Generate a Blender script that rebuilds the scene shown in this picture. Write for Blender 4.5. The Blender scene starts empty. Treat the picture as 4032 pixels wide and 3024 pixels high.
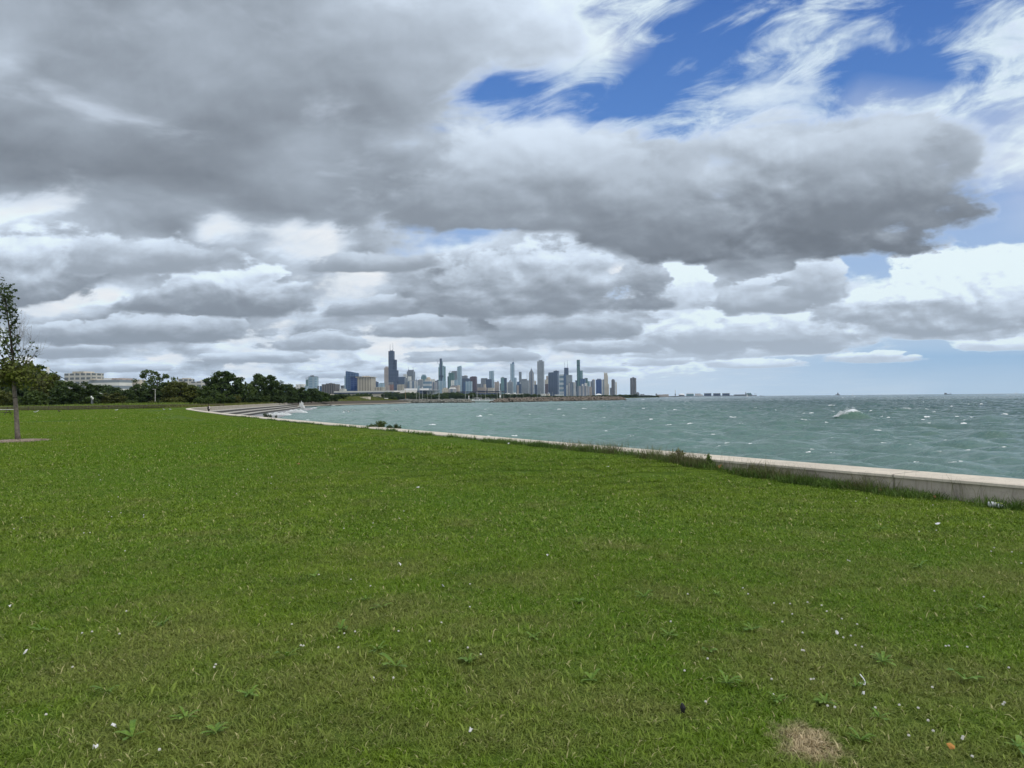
import bpy, math, random, os
import numpy as np
from mathutils import Vector, Matrix, Euler
R = math.radians
rng = np.random.default_rng(7)
random.seed(11)
scene = bpy.context.scene
COL = scene.collection

# ------------------------------------------------------------------ camera
CAM_H = 1.6
F = 2800.0
cam_d = bpy.data.cameras.new('camera'); cam = bpy.data.objects.new('camera', cam_d); COL.objects.link(cam)
cam_d.sensor_width = 36.0; cam_d.lens = F / 4032 * 36.0; cam_d.clip_start = 0.05; cam_d.clip_end = 200000
PITCH = math.atan(54.6 / F); ROLL = math.atan(0.009)
CR = Matrix.Rotation(R(90) + PITCH, 3, 'X') @ Matrix.Rotation(-ROLL, 3, 'Z')
cam.matrix_world = Matrix.Translation((0, 0, CAM_H)) @ CR.to_4x4()
scene.camera = cam

def ray(px, py):
    """direction of a photograph pixel (4032 x 3024), scaled so that y = 1"""
    d = CR @ Vector((px - 2016, 1512 - py, -F))
    return d / d.y
def at(px, py, Y):
    d = ray(px, py) * Y
    return Vector((d.x, Y, d.z + CAM_H))
def on_ground(px, py, z=0.0):
    d = ray(px, py)
    Y = (z - CAM_H) / d.z
    return Vector((d.x * Y, Y, z))

# ------------------------------------------------------------------ node helpers
class NT:
    def __init__(s, tree): s.t = tree; s.n = tree.nodes; s.l = tree.links
    def new(s, typ, **kw):
        n = s.n.new(typ)
        for k, v in kw.items(): setattr(n, k, v)
        return n
    def set(s, sock, v):
        if v is None: return
        if isinstance(v, bpy.types.NodeSocket): s.l.new(v, sock)
        else: sock.default_value = v
    def m(s, op, a, b=None, c=None, clamp=False):
        n = s.n.new('ShaderNodeMath'); n.operation = op; n.use_clamp = clamp
        for i, v in enumerate((a, b, c)): s.set(n.inputs[i], v)
        return n.outputs[0]
    def vm(s, op, a, b=None, scale=None):
        n = s.n.new('ShaderNodeVectorMath'); n.operation = op
        s.set(n.inputs[0], a); s.set(n.inputs[1], b)
        if scale is not None: s.set(n.inputs['Scale'], scale)
        return n.outputs[0]
    def comb(s, x, y, z):
        n = s.n.new('ShaderNodeCombineXYZ')
        for i, v in enumerate((x, y, z)): s.set(n.inputs[i], v)
        return n.outputs[0]
    def sep(s, v):
        n = s.n.new('ShaderNodeSeparateXYZ'); s.set(n.inputs[0], v); return n.outputs
    def sepc(s, v):
        n = s.n.new('ShaderNodeSeparateColor'); s.set(n.inputs[0], v); return n.outputs
    def mix(s, f, a, b, blend='MIX'):
        n = s.n.new('ShaderNodeMix'); n.data_type = 'RGBA'; n.blend_type = blend
        s.set(n.inputs[0], f); s.set(n.inputs[6], a); s.set(n.inputs[7], b)
        return n.outputs[2]
    def mr(s, v, a, b, c=0.0, d=1.0, kind='SMOOTHSTEP'):
        n = s.n.new('ShaderNodeMapRange'); n.interpolation_type = kind
        for i, x in enumerate((v, a, b, c, d)): s.set(n.inputs[i], x)
        return n.outputs[0]
    def noise(s, vec, scale, detail=4, rough=0.55, dist=0.0, dim='3D', lac=2.0):
        n = s.n.new('ShaderNodeTexNoise'); n.noise_dimensions = dim
        s.set(n.inputs['Vector'], vec); s.set(n.inputs['Scale'], scale); s.set(n.inputs['Detail'], detail)
        s.set(n.inputs['Roughness'], rough); s.set(n.inputs['Distortion'], dist); s.set(n.inputs['Lacunarity'], lac)
        return n.outputs[0]
    def ramp(s, f, stops, interp='LINEAR'):
        n = s.n.new('ShaderNodeValToRGB'); cr = n.color_ramp; cr.interpolation = interp
        while len(cr.elements) < len(stops): cr.elements.new(0.5)
        for e, (p, c) in zip(cr.elements, stops):
            e.position = p
        for e, (p, c) in zip(cr.elements, stops):
            e.color = (*c, 1) if len(c) == 3 else c
        s.set(n.inputs[0], f)
        return n.outputs[0]

def lin(c):
    return tuple(((x / 255) / 12.92 if x / 255 <= 0.04045 else ((x / 255 + 0.055) / 1.055) ** 2.4) for x in c)

# ------------------------------------------------------------------ sky
SUN_EL, SUN_AZ = R(48), R(128)       # azimuth clockwise from +Y (behind, to the right)
SKY_X = 29
# rows: photo y (in 1/1.823 px units), brightness, blueness behind, cover of the cloud in front
SKY = [
 (  0, '55445555566666788888888888888', '22222222222222266799999999999', '99999999999999997542001420000'),
 ( 80, '64444555555556678888888888888', '22222222222222222799999999999', '99999999999999997300023220235'),
 (160, '54444454444556677888888888888', '22222222222229999999999999998', '99999999999994674003323310246'),
 (240, '34454433333456666778888888888', '22222222222299999999999966665', '99999999999944442222344344567'),
 (310, '22333333454656666666666655568', '22222222222899999999999766554', '99999999999898999999999999976'),
 (370, '32222223443344555456544444347', '22222222222222222222222222433', '99999999999999999989999999994'),
 (430, '87554443333333333334332222347', '00000000222222444444444446676', '44799999999999999999999999841'),
 (480, '76654365554444433333321112367', '00000000003777776444444446665', '88899935327544569999999998410'),
 (530, '55446555654456654333211112666', '00000000003556633444444466666', '99997986649547889999999952000'),
 (580, '32346665444545544556333466766', '00000000000344444000666666666', '99999998753688999549998420000'),
 (630, '46774433344543223488655678667', '01000000001000000563366666666', '82247998775699999579876899899'),
 (680, '44433334554333444688766654445', '00000000000000000533333333333', '66788877567888999699999999999'),
 (720, '55444555444543445666666655566', '00000000000000000333333333333', '56776755665556776899999999999'),
 (760, '66555555555555555767766767777', '00000000000000001333344566665', '44555454655544556788876642476'),
 (790, '66666555566555556767666566666', '00000000111111122234456778888', '56565665566655555776543232222'),
 (820, '55565555555555556666665666666', '11111112222223333344556677777', '66655656655655544433222222211'),
 (850, '66666666666666666677777777777', '22222333334444455555566666777', '55555444443333332222211111100'),
]
LV = [114, 124, 136, 149, 163, 178, 195, 214, 234, 252]
# single clouds, far to near: x, base y, half width, height (same units), brightness of top and base
CLOUDS = [
 (760, 808, 120, 12, 6.6, 5.0), (1250, 806, 110, 14, 6.8, 5.2), (1640, 800, 100, 18, 8.2, 6.4), (1880, 792, 110, 22, 8.2, 6.4), (2170, 770, 90, 30, 9.0, 6.8),
 (1420, 792, 80, 20, 7.8, 6.0), (250, 786, 130, 15, 6.6, 4.8), (980, 775, 160, 24, 6.4, 4.5), (560, 770, 130, 20, 6.6, 4.6), (1520, 772, 190, 36, 8.8, 6.2),
 (2060, 742, 180, 40, 8.0, 6.2), (1310, 762, 110, 28, 6.8, 4.8), (130, 748, 100, 24, 6.4, 4.4), (700, 742, 140, 30, 6.4, 4.2), (1760, 748, 180, 84, 9.6, 5.2),
 (1530, 746, 170, 100, 9.9, 5.2), (1240, 720, 165, 56, 6.6, 3.8), (360, 714, 270, 46, 6.4, 3.4), (900, 714, 140, 42, 6.2, 3.7), (1900, 690, 130, 90, 9.9, 5.8), (2060, 712, 250, 168, 9.9, 4.6), (2205, 680, 75, 110, 9.9, 6.4), (1640, 730, 90, 60, 9.6, 6.0),
 (1475, 655, 75, 90, 9.6, 6.6), (1640, 668, 130, 62, 6.8, 4.4), (1790, 640, 95, 74, 7.0, 4.5), (800, 670, 100, 38, 6.2, 3.6), (1170, 655, 260, 136, 7.2, 2.8),
 (500, 648, 240, 86, 7.6, 2.6), (60, 616, 170, 130, 7.6, 2.7), (780, 572, 140, 42, 5.8, 3.8), (320, 558, 170, 66, 6.8, 4.2),
 (1130, 468, 350, 218, 7.6, 2.9), (1690, 540, 350, 320, 7.8, 0.4), (1940, 478, 190, 215, 6.8, 1.4), (1440, 520, 190, 170, 5.6, 1.8),
]
def build_world():
    w = bpy.data.worlds.new('World'); scene.world = w; w.use_nodes = True
    nt = NT(w.node_tree); nt.n.clear()
    tc = nt.new('ShaderNodeTexCoord'); D = tc.outputs['Generated']
    x, y, z = nt.sep(D)[0:3]
    zp = nt.m('MAXIMUM', z, 0.0)
    yy = nt.m('MAXIMUM', y, 0.12)
    U = nt.m('DIVIDE', x, yy)
    V = nt.m('DIVIDE', zp, yy)
    V = nt.m('SUBTRACT', V, nt.m('MULTIPLY', U, 0.009))
    den = nt.m('ADD', zp, 0.07)
    P = nt.comb(nt.m('DIVIDE', x, den), nt.m('DIVIDE', y, den), 0.37)
    # warp of the cloud map
    wn = nt.new('ShaderNodeTexNoise'); nt.set(wn.inputs['Vector'], P); wn.inputs['Scale'].default_value = 1.15
    wn.inputs['Detail'].default_value = 7; wn.inputs['Roughness'].default_value = 0.52
    wr, wg, wb = nt.sepc(wn.outputs['Color'])[0:3]
    Vc = nt.m('MINIMUM', V, 0.6)
    amp = nt.m('ADD', nt.m('MULTIPLY', Vc, 0.30), 0.012)
    ampv = nt.m('ADD', nt.m('MULTIPLY', Vc, 0.20), 0.006)
    Uw = nt.m('ADD', U, nt.m('MULTIPLY', nt.m('SUBTRACT', wr, 0.5), nt.m('MULTIPLY', amp, 1.5)))
    Vw = nt.m('ADD', V, nt.m('MULTIPLY', nt.m('SUBTRACT', wg, 0.5), ampv))
    Uf = nt.m('DIVIDE', nt.m('ADD', Uw, 0.72), 1.44, clamp=True)
    cur = None; prev = None
    for (yv, br, bl, cv) in SKY:
        br, bl, cv = [(q + q[-1] * SKY_X)[:SKY_X] for q in (br, bl, cv)]
        vrow = (1566.6 - yv * 1.823) / F
        stops = []
        for k in range(SKY_X):
            stops.append((k / (SKY_X - 1), (int(br[k]) / 9, int(bl[k]) / 9, int(cv[k]) / 9)))
        c = nt.ramp(Uf, stops)
        if cur is None: cur = c
        else: cur = nt.mix(nt.mr(Vw, prev, vrow, kind='LINEAR'), cur, c)
        prev = vrow
    br, bl, cv = nt.sepc(cur)[0:3]
    # detail noises, one set in the plane of the clouds, one across the line of sight
    n1 = nt.noise(P, 2.1, 9, 0.55, 0.25)
    # near the horizon clouds are seen from the side: puffs in direction space
    S = nt.comb(nt.m('MULTIPLY', U, 1.0), nt.m('MULTIPLY', nt.m('POWER', nt.m('ADD', V, 0.01), 0.66), 1.5), 0.11)
    n2 = nt.noise(S, 12.0, 7, 0.54, 0.15)
    S2 = nt.vm('ADD', S, (0.006, 0.018, 0))
    n3 = nt.noise(S2, 12.0, 5, 0.50, 0.15)
    n4 = nt.noise(S, 34.0, 6, 0.55, 0.1)
    hi = nt.mr(V, 0.10, 0.42)
    lo = nt.m('SUBTRACT', 1.0, nt.mr(V, 0.02, 0.16))
    n2b = nt.m('ADD', nt.m('MULTIPLY', n2, nt.m('SUBTRACT', 1.0, nt.m('MULTIPLY', lo, 0.5))), nt.m('MULTIPLY', n4, nt.m('MULTIPLY', lo, 0.5)))
    w1 = nt.m('ADD', nt.m('MULTIPLY', hi, 0.72), 0.14)
    nn = nt.m('ADD', nt.m('MULTIPLY', n1, w1), nt.m('MULTIPLY', n2b, nt.m('SUBTRACT', 1.0, w1)))
    covn = nt.m('ADD', cv, nt.m('MULTIPLY', nt.m('SUBTRACT', nn, 0.5), nt.m('ADD', 1.7, nt.m('MULTIPLY', hi, 0.9))))
    soft = nt.m('ADD', nt.m('MULTIPLY', hi, 0.30), 0.09)
    wisp = nt.noise(nt.vm('MULTIPLY', nt.comb(nt.m('ADD', U, nt.m('MULTIPLY', V, 0.55)), nt.m('SUBTRACT', V, nt.m('MULTIPLY', U, 0.42)), 0.7), (5.0, 17.0, 1.0)), 1.0, 9, 0.62, 0.9)
    covn = nt.m('ADD', covn, nt.m('MULTIPLY', nt.m('MULTIPLY', nt.m('SUBTRACT', wisp, 0.53), 1.8), nt.m('MULTIPLY', hi, nt.mr(cv, 0.75, 0.95, 1.0, 0.0))))
    alpha = nt.mr(covn, nt.m('SUBTRACT', 0.50, soft), nt.m('ADD', 0.50, soft))
    # brightness of the cloud: map + billows lit from above
    emb = nt.m('SUBTRACT', n2, n3)
    smooth = nt.noise(P, 1.7, 3, 0.45, 0.0)
    b2 = nt.m('SUBTRACT', br, nt.m('MULTIPLY', nt.m('SUBTRACT', smooth, 0.5), 0.30))
    b2 = nt.m('SUBTRACT', b2, nt.m('MULTIPLY', nt.m('SUBTRACT', nn, 0.5), nt.m('ADD', 0.06, nt.m('MULTIPLY', lo, 0.40))))
    b2 = nt.m('ADD', b2, nt.m('MULTIPLY', emb, nt.m('ADD', 0.30, nt.m('MULTIPLY', nt.mr(V, 0.12, 0.30, 1.0, 0.0), 1.0))))
    edge = nt.m('MULTIPLY', nt.m('SUBTRACT', 1.0, nt.mr(covn, 0.45, 0.95)), nt.m('SUBTRACT', 0.32, nt.m('MULTIPLY', hi, 0.12)))
    b2 = nt.m('ADD', b2, edge, clamp=True)
    ccol = nt.ramp(b2, [(i / 9, lin((LV[i] * 0.935, LV[i] * 0.995, min(255, LV[i] * 1.055 + 2)))) for i in range(10)])
    # clear sky
    sk = nt.new('ShaderNodeTexSky'); sk.sky_type = 'NISHITA'; sk.sun_disc = False
    sk.sun_elevation = SUN_EL; sk.sun_rotation = SUN_AZ; sk.altitude = 180
    sk.air_density = 1.0; sk.dust_density = 0.6; sk.ozone_density = 2.2
    blue = nt.vm('SCALE', sk.outputs[0], scale=0.095)
    grad = nt.ramp(nt.m('MULTIPLY', V, 1.6, clamp=True), [(0.0, lin((168, 201, 230))), (0.05, lin((150, 190, 228))), (0.22, lin((122, 172, 226))),
                   (0.5, lin((92, 142, 214))), (0.95, lin((62, 110, 188)))])
    blue = nt.mix(0.85, blue, grad)
    uvw = nt.comb(nt.m('ADD', U, nt.m('MULTIPLY', nt.m('SUBTRACT', Uw, U), 0.55)), nt.m('ADD', V, nt.m('MULTIPLY', nt.m('SUBTRACT', Vw, V), 0.6)), 0.0)
    nedge = nt.m('ADD', nt.m('MULTIPLY', nt.m('SUBTRACT', nn, 0.5), 2.9), 0.04)
    nsh = nt.m('ADD', nt.m('MULTIPLY', nt.m('SUBTRACT', n2b, 0.5), -1.0), nt.m('MULTIPLY', emb, 2.4))
    nsh = nt.m('MULTIPLY', nsh, nt.m('SUBTRACT', 1.0, nt.m('MULTIPLY', hi, 0.80)))
    wid = nt.m('ADD', 0.06, nt.m('MULTIPLY', hi, 0.38))
    def add_cloud(col, fr, c):
        cx, cy, hw, hh, lt, lb = c
        u0 = (cx * 1.823 - 2016) / F; v0 = (1566.6 - cy * 1.823) / F - 0.0
        iw = F / (hw * 1.823); ih = F / (hh * 1.823)
        v = nt.new('ShaderNodeVectorMath', operation='MULTIPLY_ADD')
        nt.set(v.inputs[0], uvw); v.inputs[1].default_value = (iw, ih, 0); v.inputs[2].default_value = (-u0 * iw, -v0 * ih, 0)
        du, dv = nt.sep(v.outputs[0])[0:2]
        low = nt.m('MULTIPLY', nt.m('MINIMUM', dv, 0.0), max(3.0, hh / 36.0))
        r = nt.vm('LENGTH', nt.comb(du, nt.m('MAXIMUM', dv, low), nt.m('MINIMUM', low, 0.0)))
        r = [o for o in r.node.outputs if o.name == 'Value'][0]
        rad = nt.m('SUBTRACT', nt.m('ADD', 1.0, nedge), r)
        al = nt.mr(rad, -0.06, nt.mr(dv, -0.25, 0.35, 0.42, wid, kind='LINEAR'))
        t = nt.mr(nt.m('ADD', dv, nsh), -0.22, 1.02, lb / 9, (lt + (1.5 if cy > 540 else 0.5)) / 9)
        return al, t
    veil = nt.mix(nt.mr(n1, 0.40, 0.75), (0.80, 0.86, 0.92, 1), (0.93, 0.94, 0.95, 1))
    back = nt.mix(nt.m('MULTIPLY', bl, 1.08, clamp=True), veil, blue)
    stops9 = [(i / 9, lin((LV[i] * 0.935, LV[i] * 0.995, min(255, LV[i] * 1.055 + 2)))) for i in range(10)]
    # clouds in front: brightness composited first, colour looked up once
    bb, aa = b2, alpha
    for c in CLOUDS:
        al, t = add_cloud(None, None, c)
        bb = nt.m('ADD', bb, nt.m('MULTIPLY', al, nt.m('SUBTRACT', t, bb)))
        aa = nt.m('MAXIMUM', aa, al)
    ccol = nt.ramp(bb, stops9)
    skyc = nt.mix(aa, back, ccol)
    # rest of the sky (overhead and behind): unseen thin overcast with breaks, set bright to raise the light below
    gen_n = nt.noise(P, 1.3, 6, 0.55, 0.1)
    gen = nt.mix(nt.mr(gen_n, 0.36, 0.50), blue, nt.mix(nt.mr(gen_n, 0.45, 0.75), (1.05, 1.08, 1.1, 1), (0.52, 0.56, 0.60, 1)))
    fN = nt.m('MULTIPLY', nt.mr(y, 0.25, 0.55), nt.m('SUBTRACT', 1.0, nt.mr(V, 0.60, 0.80)))
    outc = nt.mix(fN, gen, skyc)
    outc = nt.vm('SCALE', outc, scale=nt.mr(nt.m('DIVIDE', zp, nt.m('MAXIMUM', yy, 0.12)), 0.0, 0.10, 1.16, 1.0))
    bg = nt.new('ShaderNodeBackground'); nt.set(bg.inputs[0], outc); bg.inputs[1].default_value = 1.0
    out = nt.new('ShaderNodeOutputWorld'); nt.l.new(bg.outputs[0], out.inputs[0])
build_world()
sun_d = bpy.data.lights.new('sun', 'SUN'); sun = bpy.data.objects.new('sun', sun_d); COL.objects.link(sun)
sun_d.energy = 1.5; sun_d.angle = R(14); sun_d.color = (1.0, 0.95, 0.86)
sd = Vector((math.sin(SUN_AZ) * math.cos(SUN_EL), math.cos(SUN_AZ) * math.cos(SUN_EL), math.sin(SUN_EL)))
sun.rotation_euler = sd.to_track_quat('Z', 'Y').to_euler()
vs = scene.view_settings
vs.view_transform = 'Standard'; vs.look = 'None'; vs.exposure = 0.0; vs.gamma = 1.0; vs.use_curve_mapping = False

# ------------------------------------------------------------------ objects and labels
def tag(o, label=None, cat=None, group=None, kind=None):
    if label: o['label'] = label
    if cat: o['category'] = cat
    if group: o['group'] = group
    if kind: o['kind'] = kind
    return o
def empty(name, loc, label, cat, group=None, rz=0.0, kind=None):
    o = bpy.data.objects.new(name, None); COL.objects.link(o); o.location = loc
    o.rotation_euler = (0, 0, rz); o.empty_display_size = 0.3
    return tag(o, label, cat, group, kind)
def mesh_obj(name, V, Fc, mat, parent=None, smooth=False, loc=None, link=True):
    me = bpy.data.meshes.new(name)
    me.from_pydata([tuple(v) for v in V], [], [tuple(f) for f in Fc]); me.update()
    if smooth: me.polygons.foreach_set('use_smooth', [True] * len(me.polygons))
    if mat:
        for mt in (mat if isinstance(mat, (list, tuple)) else [mat]): me.materials.append(mt)
    o = bpy.data.objects.new(name, me)
    if link: COL.objects.link(o)
    if parent: o.parent = parent
    if loc is not None: o.location = loc
    return o
def np_mesh(name, V, Q, mat, parent=None, smooth=False, attrs=None, link=True, loc=None):
    """V (n,3) array, Q (m,k) index array with k = 3 or 4"""
    me = bpy.data.meshes.new(name); V = np.ascontiguousarray(V, dtype=np.float32); Q = np.ascontiguousarray(Q, dtype=np.int32)
    me.vertices.add(len(V)); me.vertices.foreach_set('co', V.ravel())
    m, k = Q.shape
    me.loops.add(m * k); me.loops.foreach_set('vertex_index', Q.ravel())
    me.polygons.add(m); me.polygons.foreach_set('loop_start', np.arange(0, m * k, k, dtype=np.int32))
    me.polygons.foreach_set('loop_total', np.full(m, k, dtype=np.int32))
    if smooth: me.polygons.foreach_set('use_smooth', np.ones(m, dtype=bool))
    me.update(calc_edges=True); me.validate()
    for nm, arr in (attrs or {}).items():
        a = me.attributes.new(nm, 'FLOAT', 'POINT'); a.data.foreach_set('value', np.ascontiguousarray(arr, dtype=np.float32))
    if mat: me.materials.append(mat)
    o = bpy.data.objects.new(name, me)
    if link: COL.objects.link(o)
    if parent: o.parent = parent
    if loc is not None: o.location = loc
    return o
class MB:
    """collects boxes, tubes and loose faces for ONE mesh"""
    def __init__(s): s.v = []; s.f = []
    def add(s, V, Fc):
        b = len(s.v); s.v += [tuple(v) for v in V]; s.f += [tuple(b + i for i in f) for f in Fc]
    def box(s, x0, x1, y0, y1, z0, z1, M=None, taper=0.0):
        cx, cy = (x0 + x1) / 2, (y0 + y1) / 2; t = 1 - taper
        V = [(x, y, z0) for x, y in ((x0, y0), (x1, y0), (x1, y1), (x0, y1))]
        V += [(cx + (x - cx) * t, cy + (y - cy) * t, z1) for x, y in ((x0, y0), (x1, y0), (x1, y1), (x0, y1))]
        if M: V = [M @ Vector(v) for v in V]
        s.add(V, [(3, 2, 1, 0), (4, 5, 6, 7), (0, 1, 5, 4), (1, 2, 6, 5), (2, 3, 7, 6), (3, 0, 4, 7)])
    def tube(s, pts, rad, n=6, cap=True):
        pts = [Vector(p) for p in pts]; rs = rad if isinstance(rad, (list, tuple)) else [rad] * len(pts)
        b = len(s.v); up = Vector((0.13, 0.27, 0.95)).normalized()
        for i, p in enumerate(pts):
            d = (pts[min(i + 1, len(pts) - 1)] - pts[max(i - 1, 0)]).normalized()
            a = d.cross(up)
            if a.length < 0.15: a = d.cross(Vector((1, 0, 0)))
            a.normalize(); c = d.cross(a)
            for k in range(n):
                q = 2 * math.pi * k / n; s.v.append(tuple(p + (a * math.cos(q) + c * math.sin(q)) * rs[i]))
        for i in range(len(pts) - 1):
            for k in range(n):
                k2 = (k + 1) % n; s.f.append((b + i * n + k, b + i * n + k2, b + (i + 1) * n + k2, b + (i + 1) * n + k))
        if cap:
            s.f.append(tuple(b + k for k in range(n - 1, -1, -1))); s.f.append(tuple(b + (len(pts) - 1) * n + k for k in range(n)))
    def prism(s, outline, z0, z1, M=None):
        n = len(outline); V = [(x, y, z0) for x, y in outline] + [(x, y, z1) for x, y in outline]
        if M: V = [M @ Vector(v) for v in V]
        s.add(V, [tuple(range(n - 1, -1, -1)), tuple(range(n, 2 * n))] + [(i, (i + 1) % n, (i + 1) % n + n, i + n) for i in range(n)])
    def lathe(s, prof, n=12, c=(0, 0, 0)):
        b = len(s.v)
        for r, z in prof:
            for k in range(n):
                q = 2 * math.pi * k / n; s.v.append((c[0] + r * math.cos(q), c[1] + r * math.sin(q), c[2] + z))
        for i in range(len(prof) - 1):
            for k in range(n):
                k2 = (k + 1) % n; s.f.append((b + i * n + k, b + i * n + k2, b + (i + 1) * n + k2, b + (i + 1) * n + k))
        s.f.append(tuple(b + (len(prof) - 1) * n + k for k in range(n)))
    def build(s, name, mat, parent=None, smooth=False, link=True, loc=None):
        return mesh_obj(name, s.v, s.f, mat, parent, smooth, loc, link)

def material(name, base=(0.5, 0.5, 0.5), rough=0.8, spec=0.3, metal=0.0):
    m = bpy.data.materials.new(name); m.use_nodes = True
    nt = NT(m.node_tree); b = nt.n['Principled BSDF']
    b.inputs['Base Color'].default_value = (*base, 1); b.inputs['Roughness'].default_value = rough
    b.inputs['Specular IOR Level'].default_value = spec; b.inputs['Metallic'].default_value = metal
    return m, nt, b
def simple(name, base, rough=0.8, var=0.15, scale=3.0, spec=0.3, metal=0.0, coord='Object'):
    m, nt, b = material(name, base, rough, spec, metal)
    tc = nt.new('ShaderNodeTexCoord')
    n = nt.noise(tc.outputs[coord], scale, 5, 0.6)
    c = nt.mix(nt.mr(n, 0.3, 0.7), tuple(x * (1 - var) for x in base) + (1,), tuple(min(1, x * (1 + var)) for x in base) + (1,))
    nt.l.new(c, b.inputs['Base Color'])
    return m

# ------------------------------------------------------------------ shore geometry
Z_W = -2.15                                   # mean lake level
NEAR = [(31.0, -24.0), (20.0, -7.6), (12.5, 3.4), (7.67, 10.65), (5.51, 13.76), (2.55, 18.6), (-4.46, 30.0), (-16.2, 49.5), (-26.4, 67.0), (-38.5, 89.0), (-51.8, 114.0)]
FARW = [(-57.2, 128.0), (-60.6, 140.0), (-63.0, 150.0), (-66.6, 165.0), (-73.7, 195.0), (-83.0, 241.0), (-93.0, 287.0), (-102.0, 325.0)]
def smooth_path(P, it=2):
    P = [Vector((*p, 0)) if len(p) == 2 else Vector(p) for p in P]
    for _ in range(it):
        Q = [P[0]]
        for a, b in zip(P, P[1:]): Q += [a.lerp(b, 0.25), a.lerp(b, 0.75)]
        Q.append(P[-1]); P = Q
    return P
def path_frames(P):
    out = []
    for i, p in enumerate(P):
        d = (P[min(i + 1, len(P) - 1)] - P[max(i - 1, 0)]); d.z = 0; d.normalize()
        out.append((p, Vector((d.y, -d.x, 0))))        # right hand normal: the lake side
    return out
def sweep(mb, frames, prof, closed=True):
    n = len(prof); b = len(mb.v)
    for p, r in frames:
        for o, z in prof: mb.v.append((p.x + r.x * o, p.y + r.y * o, p.z + z))
    for i in range(len(frames) - 1):
        for k in range(n if closed else n - 1):
            k2 = (k + 1) % n
            mb.f.append((b + i * n + k, b + (i + 1) * n + k, b + (i + 1) * n + k2, b + i * n + k2))
    if closed:
        mb.f.append(tuple(b + k for k in range(n))); e = b + (len(frames) - 1) * n
        mb.f.append(tuple(e + k for k in range(n - 1, -1, -1)))
WALLP = smooth_path(NEAR + FARW, 2)
WF = path_frames(WALLP)
WX = np.array([p.x for p in WALLP]); WY = np.array([p.y for p in WALLP])
def wall_dist(x, y):
    """signed horizontal distance from the wall's lake edge, positive on the lawn side (numpy)"""
    wx = np.interp(y, WY, WX)
    return (wx - x) * 0.86
def sst(t): t = np.clip(t, 0, 1); return t * t * (3 - 2 * t)
def ground_h(x, y):
    d = wall_dist(x, y)
    h = 0.25 * sst((y - 11.3) / 6.0) * np.exp(-(np.maximum(d - 0.75, 0) / 4.5) ** 2)
    h = h + 0.05 * np.sin(x * 0.21 + 0.4) * np.sin(y * 0.17) * sst((y - 8) / 30) + 0.012 * np.sin(x * 1.1) * np.sin(y * 0.9 + 1)
    return h

# ------------------------------------------------------------------ lawn colours (world position based)
DRY = on_ground(3185, 2925)
def lawn_colour(nt, blade=True):
    g = nt.new('ShaderNodeNewGeometry'); P = g.outputs['Position']
    big = nt.noise(P, 0.16, 4, 0.6); mid = nt.noise(P, 1.3, 5, 0.62); fine = nt.noise(P, 7.0, 4, 0.6)
    a = nt.mix(nt.mr(mid, 0.34, 0.66), (0.092, 0.168, 0.008, 1), (0.178, 0.275, 0.013, 1))
    a = nt.mix(nt.mr(big, 0.40, 0.58, 0.0, 0.9), a, (0.100, 0.215, 0.005, 1))
    a = nt.mix(nt.mr(fine, 0.40, 0.75, 0.0, 0.5), a, (0.200, 0.300, 0.020, 1))
    # straw tinted, worn patches, more of them close to the camera path
    worn = nt.noise(P, 0.75, 6, 0.65, 0.4)
    x, y, z = nt.sep(P)[0:3]
    nearf = nt.mr(y, 2.5, 13.0, 0.15, 0.0)
    a = nt.mix(nt.m('MULTIPLY', nt.mr(nt.m('ADD', worn, nearf), 0.54, 0.76), 0.62), a, (0.250, 0.245, 0.080, 1))
    # the bare dry patch
    d = nt.vm('SUBTRACT', P, (DRY.x, DRY.y, 0)); dx, dy, dz = nt.sep(d)[0:3]
    dd = nt.m('SQRT', nt.m('ADD', nt.m('POWER', nt.m('ABSOLUTE', nt.m('DIVIDE', dx, 0.15)), 2), nt.m('POWER', nt.m('ABSOLUTE', nt.m('DIVIDE', dy, 0.20)), 2)))
    dn = nt.noise(P, 11.0, 5, 0.65)
    dry = nt.mr(nt.m('ADD', dd, nt.m('MULTIPLY', nt.m('SUBTRACT', dn, 0.5), 2.8)), 0.35, 1.35, 0.95, 0.0)
    return a, dry, P, fine

def lawn_ground_mat():
    m, nt, b = material('lawn_ground', rough=0.95, spec=0.1)
    a, dry, P, fine = lawn_colour(nt)
    th = nt.noise(P, 60.0, 5, 0.7)
    tx = nt.noise(P, 14.0, 6, 0.7, 0.5)
    a = nt.mix(nt.mr(th, 0.35, 0.65, 0.75, 0.25), a, (0.050, 0.075, 0.018, 1))
    a = nt.mix(nt.mr(tx, 0.35, 0.70, 0.65, 0.15), a, (0.060, 0.105, 0.014, 1))
    a = nt.mix(nt.m('MULTIPLY', dry, 0.85), a, nt.mix(nt.mr(th, 0.4, 0.62), (0.20, 0.14, 0.08, 1), (0.42, 0.33, 0.20, 1)))
    nt.l.new(a, b.inputs['Base Color'])
    bp = nt.new('ShaderNodeBump'); bp.inputs['Strength'].default_value = 0.6; bp.inputs['Distance'].default_value = 0.03
    nt.l.new(nt.m('ADD', tx, th), bp.inputs['Height']); nt.l.new(bp.outputs[0], b.inputs['Normal'])
    return m
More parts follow.
